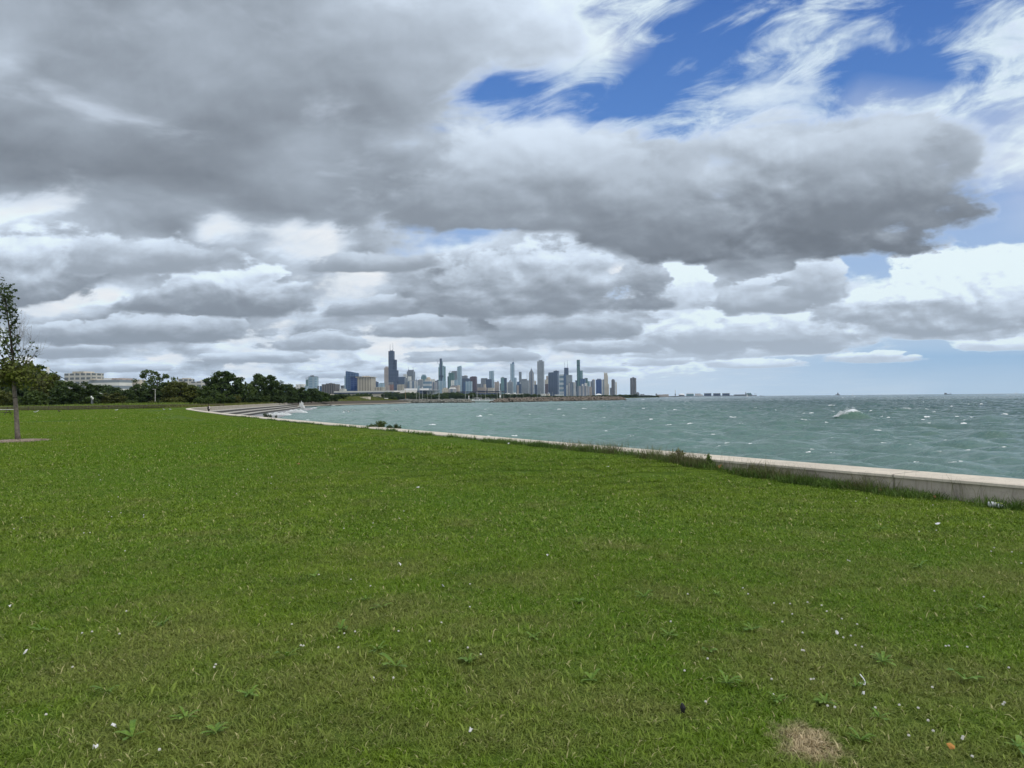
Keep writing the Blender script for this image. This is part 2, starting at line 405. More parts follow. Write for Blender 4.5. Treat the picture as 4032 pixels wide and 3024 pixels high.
def blade_mat(name='grass_blades', dryness=0.0):
    m, nt, b = material(name, rough=0.6, spec=0.25)
    a, dry, P, fine = lawn_colour(nt)
    at_ = nt.new('ShaderNodeAttribute'); at_.attribute_name = 'rnd'; r = at_.outputs['Fac']
    a = nt.mix(nt.mr(r, 0.0, 0.35, 0.55, 0.0, kind='LINEAR'), a, (0.042, 0.080, 0.008, 1))
    a = nt.mix(nt.mr(r, 0.55, 0.90, 0.0, 0.65, kind='LINEAR'), a, (0.280, 0.370, 0.065, 1))
    a = nt.mix(nt.mr(r, 0.90, 0.93, 0.0, 0.75, kind='LINEAR'), a, (0.520, 0.460, 0.240, 1))
    a = nt.mix(nt.m('MULTIPLY', dry, nt.mr(r, 0.0, 0.25, 0.55, 1.0, kind='LINEAR')), a, nt.mix(r, (0.34, 0.26, 0.15, 1), (0.68, 0.56, 0.36, 1)))
    nt.l.new(a, b.inputs['Base Color'])
    tr = nt.new('ShaderNodeBsdfTranslucent'); nt.l.new(a, tr.inputs['Color'])
    mx = nt.new('ShaderNodeMixShader'); mx.inputs[0].default_value = 0.25
    nt.l.new(b.outputs[0], mx.inputs[1]); nt.l.new(tr.outputs[0], mx.inputs[2])
    nt.l.new(mx.outputs[0], nt.n['Material Output'].inputs['Surface'])
    return m
M_LAWN = lawn_ground_mat(); M_BLADE = blade_mat()

# lawn: rows along the wall, columns away from it
FENCE_L = [(-260, 108), (-160, 118), (-97, 131), (-88, 141), (-80.5, 149), (-72, 158), (-66.5, 164)]
FLX = np.array([p[0] for p in FENCE_L]); FLY = np.array([p[1] for p in FENCE_L])
def build_lawn():
    ys = np.concatenate([np.arange(-24, 0, 1.5), np.arange(0, 40, 0.5), np.arange(40, 166, 1.0)])
    ds = np.concatenate([np.array([0.35, 0.75, 1.0, 1.3, 1.7, 2.2, 2.8, 3.6]), np.geomspace(4.6, 260, 60)])
    Yg, Dg = np.meshgrid(ys, ds, indexing='ij'); Xg = np.interp(Yg, WY, WX) - Dg / 0.86
    Z = ground_h(Xg, Yg)
    n, mcol = Yg.shape
    idx = np.arange(n * mcol).reshape(n, mcol)
    Q = np.stack([idx[:-1, :-1], idx[:-1, 1:], idx[1:, 1:], idx[1:, :-1]], -1).reshape(-1, 4)
    cx = (Xg[:-1, :-1] + Xg[1:, 1:]).ravel() / 2; cy = (Yg[:-1, :-1] + Yg[1:, 1:]).ravel() / 2
    keep = cy < np.interp(cx, FLX, FLY) + 1.0
    o = np_mesh('lawn', np.stack([Xg.ravel(), Yg.ravel(), Z.ravel()], -1), Q[keep][:, ::-1], M_LAWN, smooth=True)
    tag(o, kind='structure')
build_lawn()

# ------------------------------------------------------------------ concrete
def concrete_mat(name, base, dark=0.55, stain=0.5, top_light=True):
    m, nt, b = material(name, base, 0.85, 0.25)
    g = nt.new('ShaderNodeNewGeometry'); P = g.outputs['Position']
    n1 = nt.noise(P, 0.9, 6, 0.65); n2 = nt.noise(P, 14.0, 6, 0.7); 
    st = nt.noise(nt.vm('MULTIPLY', P, (1, 1, 0.22)), 3.2, 9, 0.74, 0.5)
    c = nt.mix(nt.mr(n1, 0.35, 0.68), tuple(q * 0.82 for q in base) + (1,), base + (1,))
    c = nt.mix(nt.mr(n2, 0.35, 0.7, 0.3, 0.0), c, tuple(q * 0.6 for q in base) + (1,))
    c = nt.mix(nt.mr(st, 0.44, 0.66, 0.0, stain), c, tuple(q * dark for q in base) + (1,))
    # casting joints every few metres, hairline cracks
    along = nt.m('ADD', nt.m('MULTIPLY', nt.sep(P)[0], -0.50), nt.m('MULTIPLY', nt.sep(P)[1], 0.866))
    j = nt.m('ABSOLUTE', nt.m('SUBTRACT', nt.m('FRACT', nt.m('DIVIDE', along, 4.6)), 0.5))
    jw = nt.m('ADD', 0.0035, nt.m('MULTIPLY', nt.m('SUBTRACT', n2, 0.45), 0.008))
    c = nt.mix(nt.m('MULTIPLY', nt.m('LESS_THAN', j, jw), 0.75), c, tuple(q * 0.25 for q in base) + (1,))
    vo = nt.new('ShaderNodeTexVoronoi'); vo.feature = 'DISTANCE_TO_EDGE'; nt.set(vo.inputs['Vector'], nt.vm('ADD', P, nt.vm('SCALE', nt.comb(n1, n2, st), scale=1.4))); vo.inputs['Scale'].default_value = 0.55
    c = nt.mix(nt.mr(vo.outputs['Distance'], 0.0, 0.012, 0.55, 0.0), c, tuple(q * 0.4 for q in base) + (1,))
    nt.l.new(c, b.inputs['Base Color'])
    bp = nt.new('ShaderNodeBump'); bp.inputs['Strength'].default_value = 0.6; bp.inputs['Distance'].default_value = 0.015
    nt.l.new(n2, bp.inputs['Height']); nt.l.new(bp.outputs[0], b.inputs['Normal'])
    return m
M_CONC = concrete_mat('pale_concrete', (0.74, 0.665, 0.55), dark=0.62, stain=0.45)
M_CONCS = concrete_mat('weathered_concrete', (0.52, 0.47, 0.39), dark=0.45, stain=0.85)
M_CONCT = concrete_mat('grey_step_concrete', (0.52, 0.50, 0.45), dark=0.55, stain=0.5)
M_CONCD = concrete_mat('shaded_riser_concrete', (0.125, 0.12, 0.115), dark=0.45, stain=0.7)  # step risers: shade of the upright faces put into the colour
M_CONCW = concrete_mat('wet_concrete', (0.33, 0.33, 0.34), stain=0.5)

def build_walls():
    sw = empty('seawall', (7.67, 10.65, 0), 'long low pale concrete wall between the mown lawn and the lake', 'wall')
    inv = Matrix.Translation((-7.67, -10.65, 0))
    def part(name, mb, mat):
        o = mb.build(name, mat, sw); o.data.transform(inv); return o
    a = MB(); sweep(a, WF, [(-0.74, -0.3), (-0.74, 0.262), (-0.02, 0.262), (-0.02, -2.9), (-0.3, -2.9)][::-1]); part('wall_face', a, M_CONCS)
    a = MB(); sweep(a, WF, [(-0.77, 0.262), (-0.77, 0.300), (-0.745, 0.312), (-0.02, 0.318), (0.012, 0.305), (0.012, 0.262)][::-1]); part('coping', a, M_CONC)
    # stepped embankment below the far part of the wall
    FP = [Vector((-40.0, 90.0, 0)), Vector((-47.5, 108.0, 0)), Vector((-53.5, 121.0, 0))] + [Vector((*p, 0)) for p in FARW]
    FP = path_frames(smooth_path([(p.x, p.y) for p in FP], 2))
    st = empty('stepped_embankment', (-63, 150, 0), 'broad concrete steps going down into the lake behind the person with the backpack', 'steps')
    inv2 = Matrix.Translation((63, -150, 0))
    spec = [(0.0, 2.0, -0.45), (1.98, 3.8, -0.95), (3.78, 5.6, -1.46)]
    for o0, o1, z in spec:
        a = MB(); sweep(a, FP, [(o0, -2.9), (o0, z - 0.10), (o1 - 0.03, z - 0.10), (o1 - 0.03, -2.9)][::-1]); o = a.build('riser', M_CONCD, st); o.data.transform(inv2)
        a = MB(); sweep(a, FP, [(o0, z - 0.10), (o0, z), (o1, z - 0.01), (o1, z - 0.10)][::-1]); o = a.build('tread', M_CONCT, st); o.data.transform(inv2)
    a = MB(); sweep(a, FP, [(5.57, -2.9), (5.57, -1.97), (13.5, -2.06), (13.5, -2.9)][::-1]); o = a.build('apron', M_CONCW, st); o.data.transform(inv2)
    # the older stepped revetment farther north
    RP = [(-104.5, 331.0), (-113.0, 375.0), (-110.0, 425.0), (-101.0, 470.0), (-92.0, 520.0), (-88.0, 590.0), (-90.5, 630.0)]
    RF = path_frames(smooth_path(RP, 2))
    rv = empty('stone_revetment', (-110, 425, 0), 'brownish stepped stone revetment along the far bay below the grassy mound', 'revetment')
    inv3 = Matrix.Translation((110, -425, 0))
    for o0, o1, z, mt in ((-7.0, -5.0, 0.55, M_STONEB), (-5.0, -3.2, 0.05, M_STONEB), (-3.2, -1.6, -0.45, M_STONEB), (-1.6, 0.0, -0.95, M_STONEB)):
        a = MB(); sweep(a, RF, [(o0, -2.9), (o0, z), (o1, z), (o1, -2.9)][::-1]); o = a.build('stone_step', mt, rv); o.data.transform(inv3)
    a = MB(); sweep(a, RF, [(0.0, -1.72), (0.0, -1.45), (3.0, -1.47), (3.0, -1.72)][::-1]); o = a.build('ledge', M_CONC, rv); o.data.transform(inv3)
    a = MB(); sweep(a, RF, [(0.0, -2.9), (0.0, -1.72), (2.6, -1.72), (2.6, -2.9)][::-1]); o = a.build('footing', M_BLACKST, rv); o.data.transform(inv3)
M_STONEB = concrete_mat('brown_stone', (0.185, 0.165, 0.14), dark=0.5, stain=0.8)
M_BLACKST = simple('wet_black_stone', (0.02, 0.02, 0.02), 0.6)
build_walls()

# ------------------------------------------------------------------ land beyond the lawn
def meadow_mat():
    m, nt, b = material('meadow_ground', rough=0.95, spec=0.1)
    g = nt.new('ShaderNodeNewGeometry'); P = g.outputs['Position']
    n = nt.noise(P, 0.09, 6, 0.65); n2 = nt.noise(P, 0.8, 5, 0.7)
    c = nt.mix(nt.mr(n, 0.4, 0.62), (0.060, 0.090, 0.018, 1), (0.105, 0.120, 0.026, 1))
    c = nt.mix(nt.mr(n2, 0.35, 0.65, 0.5, 0.0), c, (0.040, 0.060, 0.014, 1))
    nt.l.new(c, b.inputs['Base Color']); return m
M_MEADOW = meadow_mat()
# low ground slab of the whole shore, kept clear of the lake
LAND = [(-103.5, 300), (-112.5, 333), (-121, 377), (-118, 425), (-109, 470), (-100, 520), (-96, 590), (-98, 640), (-60, 1100), (-10, 1500), (60, 2300), (260, 3400), (560, 4800),
        (900, 5200), (1260, 5350), (1250, 5600), (1500, 6800), (1500, 9000), (-12400, 9000), (-12400, -50), (8, -50), (2, -25), (-12, 0), (-12, 10), (-18, 30), (-29, 50), (-42, 70), (-66, 113), (-72, 140), (-83, 190), (-94, 240)]
mbl = MB(); mbl.prism(LAND[::1], -3.2, -0.22)
tag(mbl.build('ground', M_MEADOW), kind='structure')
def build_meadow():
    # gentle rough-grass land between fence, wall and trees, rising to a low mound along the bay
    xs = np.arange(-330, -58, 3.0); ys = np.arange(104, 640, 4.0)
    X, Y = np.meshgrid(xs, ys, indexing='ij')
    shoreX = np.interp(Y, [100, 114, 128, 150, 195, 241, 287, 325, 331, 375, 425, 470, 520, 590, 640], [-52, -52.6, -58, -63.8, -74.5, -83.8, -93.8, -102.8, -111.6, -120, -117, -108, -99.2, -95.2, -97.5])
    d = (shoreX - X)
    base = -0.05 + 0.33 * sst(1 - d / 30)
    mound = 2.9 * sst((Y - 300) / 110) * sst((620 - Y) / 80) * sst(d / 14) * sst((75 - d) / 40)
    Z = base + mound + 0.25 * np.sin(X * 0.09) * np.sin(Y * 0.07) * sst(d / 12)
    Z = np.where(d < 0.2, -0.4, Z) + 0.25 * sst((Y - 330) / 20) * (d > 0.2)
    idx = np.arange(X.size).reshape(X.shape)
    Q = np.stack([idx[:-1, :-1], idx[1:, :-1], idx[1:, 1:], idx[:-1, 1:]], -1).reshape(-1, 4)
    # snap the first column past the shore onto it
    Xs = np.where((d < 3.0) & (d > -3.0), shoreX - 0.3, X); Zs = np.where((d < 3.0) & (d > -3.0), np.where(Y > 331, 0.5, 0.27), Z)
    keep = ((d.ravel()[Q] > -3.0).all(1)) & (Y.ravel()[Q].mean(1) > np.interp(X.ravel()[Q].mean(1), FLX, FLY) - 3)
    o = np_mesh('meadow', np.stack([Xs.ravel(), Y.ravel(), np.where(Y < np.interp(X, FLX, FLY) + 1, Zs - 0.12, Zs).ravel().reshape(X.shape)], -1).reshape(-1, 3) if False else np.stack([Xs.ravel(), Y.ravel(), np.where(Y < np.interp(X, FLX, FLY) + 1.5, Zs - 0.15, Zs).ravel()], -1), Q[keep], M_MEADOW, smooth=True)
    tag(o, kind='structure')
    return
def meadow_h(x, y):
    shoreX = np.interp(y, [100, 114, 128, 150, 195, 241, 287, 325, 331, 375, 425, 470, 520, 590, 640], [-52, -52.6, -58, -63.8, -74.5, -83.8, -93.8, -102.8, -111.6, -120, -117, -108, -99.2, -95.2, -97.5])
    d = shoreX - x
    return -0.05 + 0.33 * sst(1 - d / 30) + 2.9 * sst((y - 300) / 110) * sst((620 - y) / 80) * sst(d / 14) * sst((75 - d) / 40) + 0.25 * np.sin(x * 0.09) * np.sin(y * 0.07) * sst(d / 12) + 0.25 * sst((y - 330) / 20)
build_meadow()

# ------------------------------------------------------------------ lake
def ocean_tile(N, L, wind, hs, seed, cut, chop=1.0):
    r = np.random.default_rng(seed)
    k = np.fft.fftfreq(N, L / N) * 2 * np.pi
    KX, KY = np.meshgrid(k, k, indexing='ij'); K = np.hypot(KX, KY); K[0, 0] = 1
    Lp = 4.6
    kp = 2 * np.pi / 8.5
    S = np.exp(-0.9 * (kp / K) ** 2) / K ** 3.6
    w = np.array(wind); w = w / np.hypot(*w)
    cosf = (KX * w[0] + KY * w[1]) / K
    S *= (0.16 + 0.84 * np.abs(cosf) ** 2) * np.exp(-(K * cut) ** 2); S[0, 0] = 0
    A = np.sqrt(S) * (r.normal(size=K.shape) + 1j * r.normal(size=K.shape))
    h = np.fft.ifft2(A).real; sc = hs / 4 / h.std(); h = h * sc; A = A * sc
    dx = np.fft.ifft2(-1j * KX / K * A).real * chop; dy = np.fft.ifft2(-1j * KY / K * A).real * chop
    d = L / N
    J = (1 + np.gradient(dx, d, axis=0)) * (1 + np.gradient(dy, d, axis=1)) - np.gradient(dx, d, axis=1) * np.gradient(dy, d, axis=0)
    return dict(N=N, L=L, h=h, dx=dx, dy=dy, J=J)
def samp(t, key, x, y):
    N = t['N']; u = (x / t['L'] * N) % N; v = (y / t['L'] * N) % N
    i = np.floor(u).astype(int); j = np.floor(v).astype(int); fu = u - i; fv = v - j; i %= N; j %= N; i2 = (i + 1) % N; j2 = (j + 1) % N
    a = t[key]
    return (a[i, j] * (1 - fu) + a[i2, j] * fu) * (1 - fv) + (a[i, j2] * (1 - fu) + a[i2, j2] * fu) * fv
T1 = ocean_tile(512, 173.0, (-0.55, -0.84), 0.82, 5, 0.22, 1.15)
T2 = ocean_tile(256, 47.0, (-0.35, -0.94), 0.20, 9, 0.06, 1.0)
BIGW = [(at(3345, 1652, 1).x, 106.0, 1.35, 2.9, 0.9), (at(3540, 1622, 1).x, 150.0, 0.7, 3.5, 1.4)]
def wave_fields(x, y):
    ca, sa = math.cos(0.31), math.sin(0.31)
    x2, y2 = x * ca - y * sa, x * sa + y * ca
    amp = 0.50 + 0.50 * sst((x + 60) / 110)
    fade = np.clip(1.0 - 0.7 * sst((y - 900) / 2200), 0.25, 1)
    h = samp(T1, 'h', x, y) + samp(T2, 'h', x2, y2)
    dx = samp(T1, 'dx', x, y) + samp(T2, 'dx', x2, y2) * 0.6; dy = samp(T1, 'dy', x, y) + samp(T2, 'dy', x2, y2) * 0.6
    foam = np.clip((0.30 - samp(T1, 'J', x, y)) * 2.2, 0, 1) * 0.9 + np.clip((0.30 - samp(T2, 'J', x2, y2)) * 0.9, 0, 1) * 0.35
    h = h * amp * fade; dx = dx * amp * fade; dy = dy * amp * fade
    for (u, Yb, hb, wx, wy) in BIGW:
        Xb = u * Yb; r = (x - Xb) / wx
        env = np.exp(-r ** 2 * 1.1) * (0.75 + 0.25 * np.sin(r * 4.1 + 0.6))
        cy = y - Yb - 0.5 * np.sin(r * 1.7)
        prof = np.exp(-(np.where(cy < 0, cy / wy, cy / (wy * 1.9))) ** 2)
        h = h + hb * env * prof
        foam = np.maximum(foam, np.clip(env * 1.3 - 0.25, 0, 1) * np.exp(-((cy - 0.15) / 0.65) ** 2))
    # surf over the apron and at the foot of the near wall
    ax = np.interp(y, [90, 128, 165, 195, 241, 287, 325, 335], [-40, -57, -66.6, -73.7, -83, -93, -102, -104]) + 11.5
    dd = x - ax; nz = samp(T2, 'h', x * 0.7, y * 0.23) / 0.05
    surf = np.exp(-((dd - 1.0 + nz * 0.9) / (1.6 + 0.5 * np.abs(nz))) ** 2) * sst((y - 100) / 14) * sst((336 - y) / 6) * np.clip(0.55 + nz * 0.45, 0, 1)
    foam = np.maximum(foam, surf)
    wd = -wall_dist(x, y)
    near = np.exp(-(wd / 1.1) ** 2) * (y < 100) * np.clip(0.35 + nz * 0.4, 0, 0.8)
    foam = np.maximum(foam, near)
    return h, dx, dy, foam
def water_mat():
    m, nt, b = material('lake_water', (0.06, 0.12, 0.11), 0.16, 0.5)
    b.inputs['IOR'].default_value = 1.33
    g = nt.new('ShaderNodeNewGeometry'); P = g.outputs['Position']
    x, y, z = nt.sep(P)[0:3]
    fo = nt.new('ShaderNodeAttribute'); fo.attribute_name = 'foam'
    big = nt.noise(nt.vm('MULTIPLY', P, (1.0, 0.35, 0)), 0.012, 5, 0.6)
    # silty shallows inshore, with sky reflection and sun put into the colour, darker green farther out to the right
    silt_and_light = nt.mr(nt.m('SUBTRACT', x, nt.m('MULTIPLY', y, 0.10)), 130.0, -70.0)
    c = nt.mix(silt_and_light, (0.030, 0.082, 0.072, 1), (0.165, 0.285, 0.240, 1))
    c = nt.mix(nt.mr(big, 0.36, 0.64, 0.0, 0.55), c, (0.045, 0.098, 0.080, 1))
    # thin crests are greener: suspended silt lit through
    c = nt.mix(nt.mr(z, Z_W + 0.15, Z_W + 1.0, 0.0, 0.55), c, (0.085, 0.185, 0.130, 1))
    # foam: from wave folding, broken up, plus fine wind streaks
    st = nt.noise(nt.vm('MULTIPLY', P, (1.0, 2.3, 1.0)), 2.2, 7, 0.7, 0.5)
    st2 = nt.noise(nt.vm('MULTIPLY', P, (0.45, 1.6, 1.0)), 1.1, 7, 0.68, 1.2)
    f1 = nt.mr(nt.m('ADD', fo.outputs['Fac'], nt.m('MULTIPLY', nt.m('SUBTRACT', st, 0.5), 1.3)), 0.42, 0.72)
    f2 = nt.mr(st2, 0.62, 0.76, 0.0, 0.36)
    fm = nt.m('MAXIMUM', f1, f2)
    col = nt.mix(fm, c, (0.72, 0.76, 0.78, 1))
    nt.l.new(col, b.inputs['Base Color'])
    nt.l.new(nt.mr(fm, 0.0, 1.0, 0.17, 0.8, kind='LINEAR'), b.inputs['Roughness'])
    # ripples below the mesh resolution
    r1 = nt.noise(nt.vm('MULTIPLY', P, (0.8, 1.25, 1)), 1.9, 7, 0.62, 0.3)
    r2 = nt.noise(nt.vm('MULTIPLY', P, (0.30, 0.55, 1)), 0.55, 6, 0.6, 0.2)
    bp = nt.new('ShaderNodeBump'); bp.inputs['Strength'].default_value = 1.0; bp.inputs['Distance'].default_value = 0.50
    far = nt.mr(y, 60.0, 500.0, 0.45, 1.8)
    nt.l.new(nt.m('ADD', nt.m('MULTIPLY', r1, 0.55), nt.m('MULTIPLY', r2, far)), bp.inputs['Height'])
    nt.l.new(bp.outputs[0], b.inputs['Normal'])
    return m
M_WATER = water_mat()
def build_water():
    yr = [6.0]
    while yr[-1] < 60: yr.append(yr[-1] * 1.0062)
    while yr[-1] < 500: yr.append(yr[-1] * 1.0036)
    while yr[-1] < 1300: yr.append(yr[-1] * 1.008)
    while yr[-1] < 13300: yr.append(yr[-1] * 1.05)
    yr = np.array(yr)
    th = np.tan(np.radians(np.concatenate([np.linspace(-34, 47, 640), np.linspace(47.3, 48.5, 4)])))
    Y, TT = np.meshgrid(yr, th, indexing='ij'); X = TT * Y
    h, dx, dy, foam = wave_fields(X, Y)
    blend = 1 - sst((Y - 1100) / 400)
    Z = Z_W + h * blend + 0.0
    X2 = X + dx * blend; Y2 = Y + dy * blend
    # stays under the apron and out of the wall
    idx = np.arange(X.size).reshape(X.shape)
    Q = np.stack([idx[:-1, :-1], idx[:-1, 1:], idx[1:, 1:], idx[1:, :-1]], -1).reshape(-1, 4)
    wd = -wall_dist(X, Y)
    ok = (wd > -1.2) | (Y > 112)
    ok &= ~((Y < 112) & (wd < -1.2))
    keep = ok.ravel()[Q].all(1)
    lim = np.interp(Y, [100, 128, 165, 241, 325, 332, 375, 425, 470, 520, 590, 640, 700, 1500], [-60, -60, -68, -85, -106, -114, -122, -119, -110, -101, -97, -99, -500, -900])
    keep &= (X.ravel()[Q].mean(1) > lim.ravel()[Q].mean(1))
    Z = Z - 0.75 * sst((1.2 - wd) / 1.4) * (Y < 112) * 0.6
    o = np_mesh('lake', np.stack([X2.ravel(), Y2.ravel(), Z.ravel()], -1), Q[keep], M_WATER, smooth=True, attrs={'foam': (foam * blend).ravel()})
    tag(o, kind='structure')
    b = MB(); b.add([(-12500, -55, -2.95), (15500, -55, -2.95), (15500, 14500, -2.95), (-12500, 14500, -2.95)], [(0, 1, 2, 3)])
    tag(b.build('lake_bed', M_MEADOW), kind='structure')
build_water()

# whitecaps: small tumbling crests of foam that stand up out of the water
M_FOAM = simple('white_foam', (0.78, 0.81, 0.82), 0.9, 0.12, 6.0)
def build_whitecaps():
    r = np.random.default_rng(21); mb = MB(); n = 0
    tries = 0
    while n < 170 and tries < 9000:
        tries += 1
        px = r.uniform(1150, 4150); v = r.uniform(0, 1) ** 1.35
        hy = 1566.6 - (px - 2016) * 0.009
        py = hy + 4.0 + v * 300
        d = ray(px, py); Yc = (Z_W - CAM_H) / d.z
        if Yc < 0: continue
        Xc = d.x * Yc
        wd = -float(wall_dist(np.array(Xc), np.array(Yc)))
        if Yc < 112 and wd < 3.0: continue
        if Yc < 340 and Xc < np.interp(Yc, [100, 128, 165, 241, 325], [-40, -43, -52, -68, -84]): continue
        if Yc > 330 and Yc < 1500:
            if Xc < -84 + 0 and Yc > 560: continue
            if Yc > 540 and Xc < 125 and Yc > np.interp(Xc, [-95, -32, 43, 120], [590, 560, 635, 770]): continue
            if Xc < np.interp(Yc, [330, 375, 425, 470, 520, 590], [-98, -106, -104, -95, -86, -82]): continue
        if px < 2300 and r.uniform() < 0.55: continue
        xx = np.array([Xc]); yy = np.array([Yc]); h = wave_fields(xx, yy)[0][0] if Yc < 1100 else 0
        if Yc < 500 and h < 0.10: continue
        big = r.uniform() < 0.10
        ln = r.uniform(0.35, 1.1) * (1 + Yc / 260) * (1.7 if big else 1); ln = min(ln, 14); nf = min(1, max(.22, Yc / 110)); ln *= nf; ht = nf * r.uniform(0.06, 0.15) * (1 + min(Yc, 1500) / 700) * (1.5 if big else 1)
        k = 9; b = len(mb.v); ang = r.normal(0, 0.18)
        for i in range(k):
            t = i / (k - 1) * 2 - 1; e = math.sqrt(max(0, 1 - t * t)) * r.uniform(0.35, 1.15)
            x = Xc + math.cos(ang) * t * ln / 2; y = Yc + math.sin(ang) * t * ln / 2 + r.normal(0, 0.05) * ln * 0.4
            hh = (wave_fields(np.array([x]), np.array([y]))[0][0] if Yc < 1100 else 0) + Z_W
            w = 0.02 + 0.35 * e * ht / 0.2
            mb.v += [(x, y - w, hh - 0.06), (x + r.normal(0, .05), y, hh + ht * e), (x, y + w, hh - 0.06)]
        for i in range(k - 1):
            for j in (0, 1): mb.f.append((b + i * 3 + j, b + (i + 1) * 3 + j, b + (i + 1) * 3 + j + 1, b + i * 3 + j + 1))
        n += 1
    o = mb.build('whitecaps', M_FOAM, smooth=False)
    tag(o, 'scattered white foam crests on the choppy green lake', 'foam', kind='stuff')
build_whitecaps()
def spray(name, label, c, w, h, n, seed, lean=0.0, size=0.05, fall=1.0, depth=0.8):
    """a burst of thrown droplets: many small faceted drops, dense low down, thin on top"""
    r = np.random.default_rng(seed); mb = MB()
    for _ in range(n):
        t = r.uniform(-1, 1); env = (1 - abs(t) ** 1.6)
        env *= 0.55 + 0.45 * math.sin(t * 7 + seed) ** 2
        z = r.uniform(0, 1) ** 1.6 * env * h
        p = Vector((c[0] + t * w / 2 + lean * z, c[1] + r.normal(0, depth * 0.3), c[2] + z)); s = size * r.uniform(0.4, 1.5) * (1.3 - z / h)
        q = [p + Vector(v) * s * r.uniform(0.6, 1.4) for v in ((1, 0, -.3), (-.5, .8, -.3), (-.5, -.8, -.3), (0, 0, 1.1))]
        mb.add(q, [(0, 2, 1), (0, 1, 3), (1, 2, 3), (2, 0, 3)])
    return tag(mb.build(name, M_FOAM), label, 'spray', kind='stuff')
w0 = BIGW[0]
spray('wave_spray', 'white spray blown off the tallest breaking wave on the lake', (w0[0] * w0[1], w0[1] + 0.1, Z_W + 0.55), 4.4, 1.65, 11000, 3, 0.10, 0.022)
w1 = BIGW[1]
spray('wave_spray', 'small puff of spray on the curling crest right of the tallest wave', (w1[0] * w1[1] + 1.5, w1[1], Z_W + 0.6), 2.6, 0.5, 700, 4, 0.2, 0.04)
c = at(1187, 1606, 318)
spray('splash', 'white column of spray where a wave hits the end of the steps', (c.x, c.y, Z_W + 0.1), 2.9, 3.4, 6000, 5, 0.0, 0.085)
c = at(1112, 1640, 170)
spray('splash', 'tumbling white breaker rolling over the apron below the steps', (c.x - 1.0, c.y, Z_W + 0.05), 7.0, 0.9, 3600, 6, 0.1, 0.07)
c = at(1165, 1628, 205)
spray('splash', 'rough white surge in front of the splash column by the steps', (c.x, c.y, Z_W + 0.05), 6.5, 1.2, 3600, 8, 0.1, 0.075)
c = at(1282, 1598, 420)
spray('splash', 'low white surf against the dark footing of the stone revetment', (c.x, c.y, Z_W + 0.0), 12.0, 1.3, 2200, 9, 0.1, 0.10)

# ------------------------------------------------------------------ city
def facade(name, wall, glass, sx=6.0, sz=4.0, fx=0.5, fz=0.5, rough=0.35, spec=0.6):
    """window grid in the building's own coordinates: sx, sz bay sizes in metres, fx, fz share of glass"""
    sx = sx * 1.5 if sx < 60 else sx; sz = sz * 2.0 if sz < 60 else sz
    m, nt, b = material(name, wall, rough, spec)
    tc = nt.new('ShaderNodeTexCoord'); x, y, z = nt.sep(tc.outputs['Object'])[0:3]
    u = nt.m('FRACT', nt.m('DIVIDE', nt.m('ADD', nt.m('ADD', x, y), 500.0), sx)); v = nt.m('FRACT', nt.m('DIVIDE', nt.m('ADD', z, 500.0), sz))
    w = nt.m('MULTIPLY', nt.m('LESS_THAN', u, fx), nt.m('LESS_THAN', v, fz))
    n = nt.noise(tc.outputs['Object'], 0.02, 3, 0.6)
    wl = nt.mix(nt.mr(n, 0.35, 0.65), tuple(q * 0.85 for q in wall) + (1,), tuple(min(1, q * 1.12) for q in wall) + (1,))
    nt.l.new(nt.mix(w, wl, glass + (1,)), b.inputs['Base Color'])
    nt.l.new(nt.m('SUBTRACT', 0.75, nt.m('MULTIPLY', w, 0.5)), b.inputs['Roughness'])
    return m
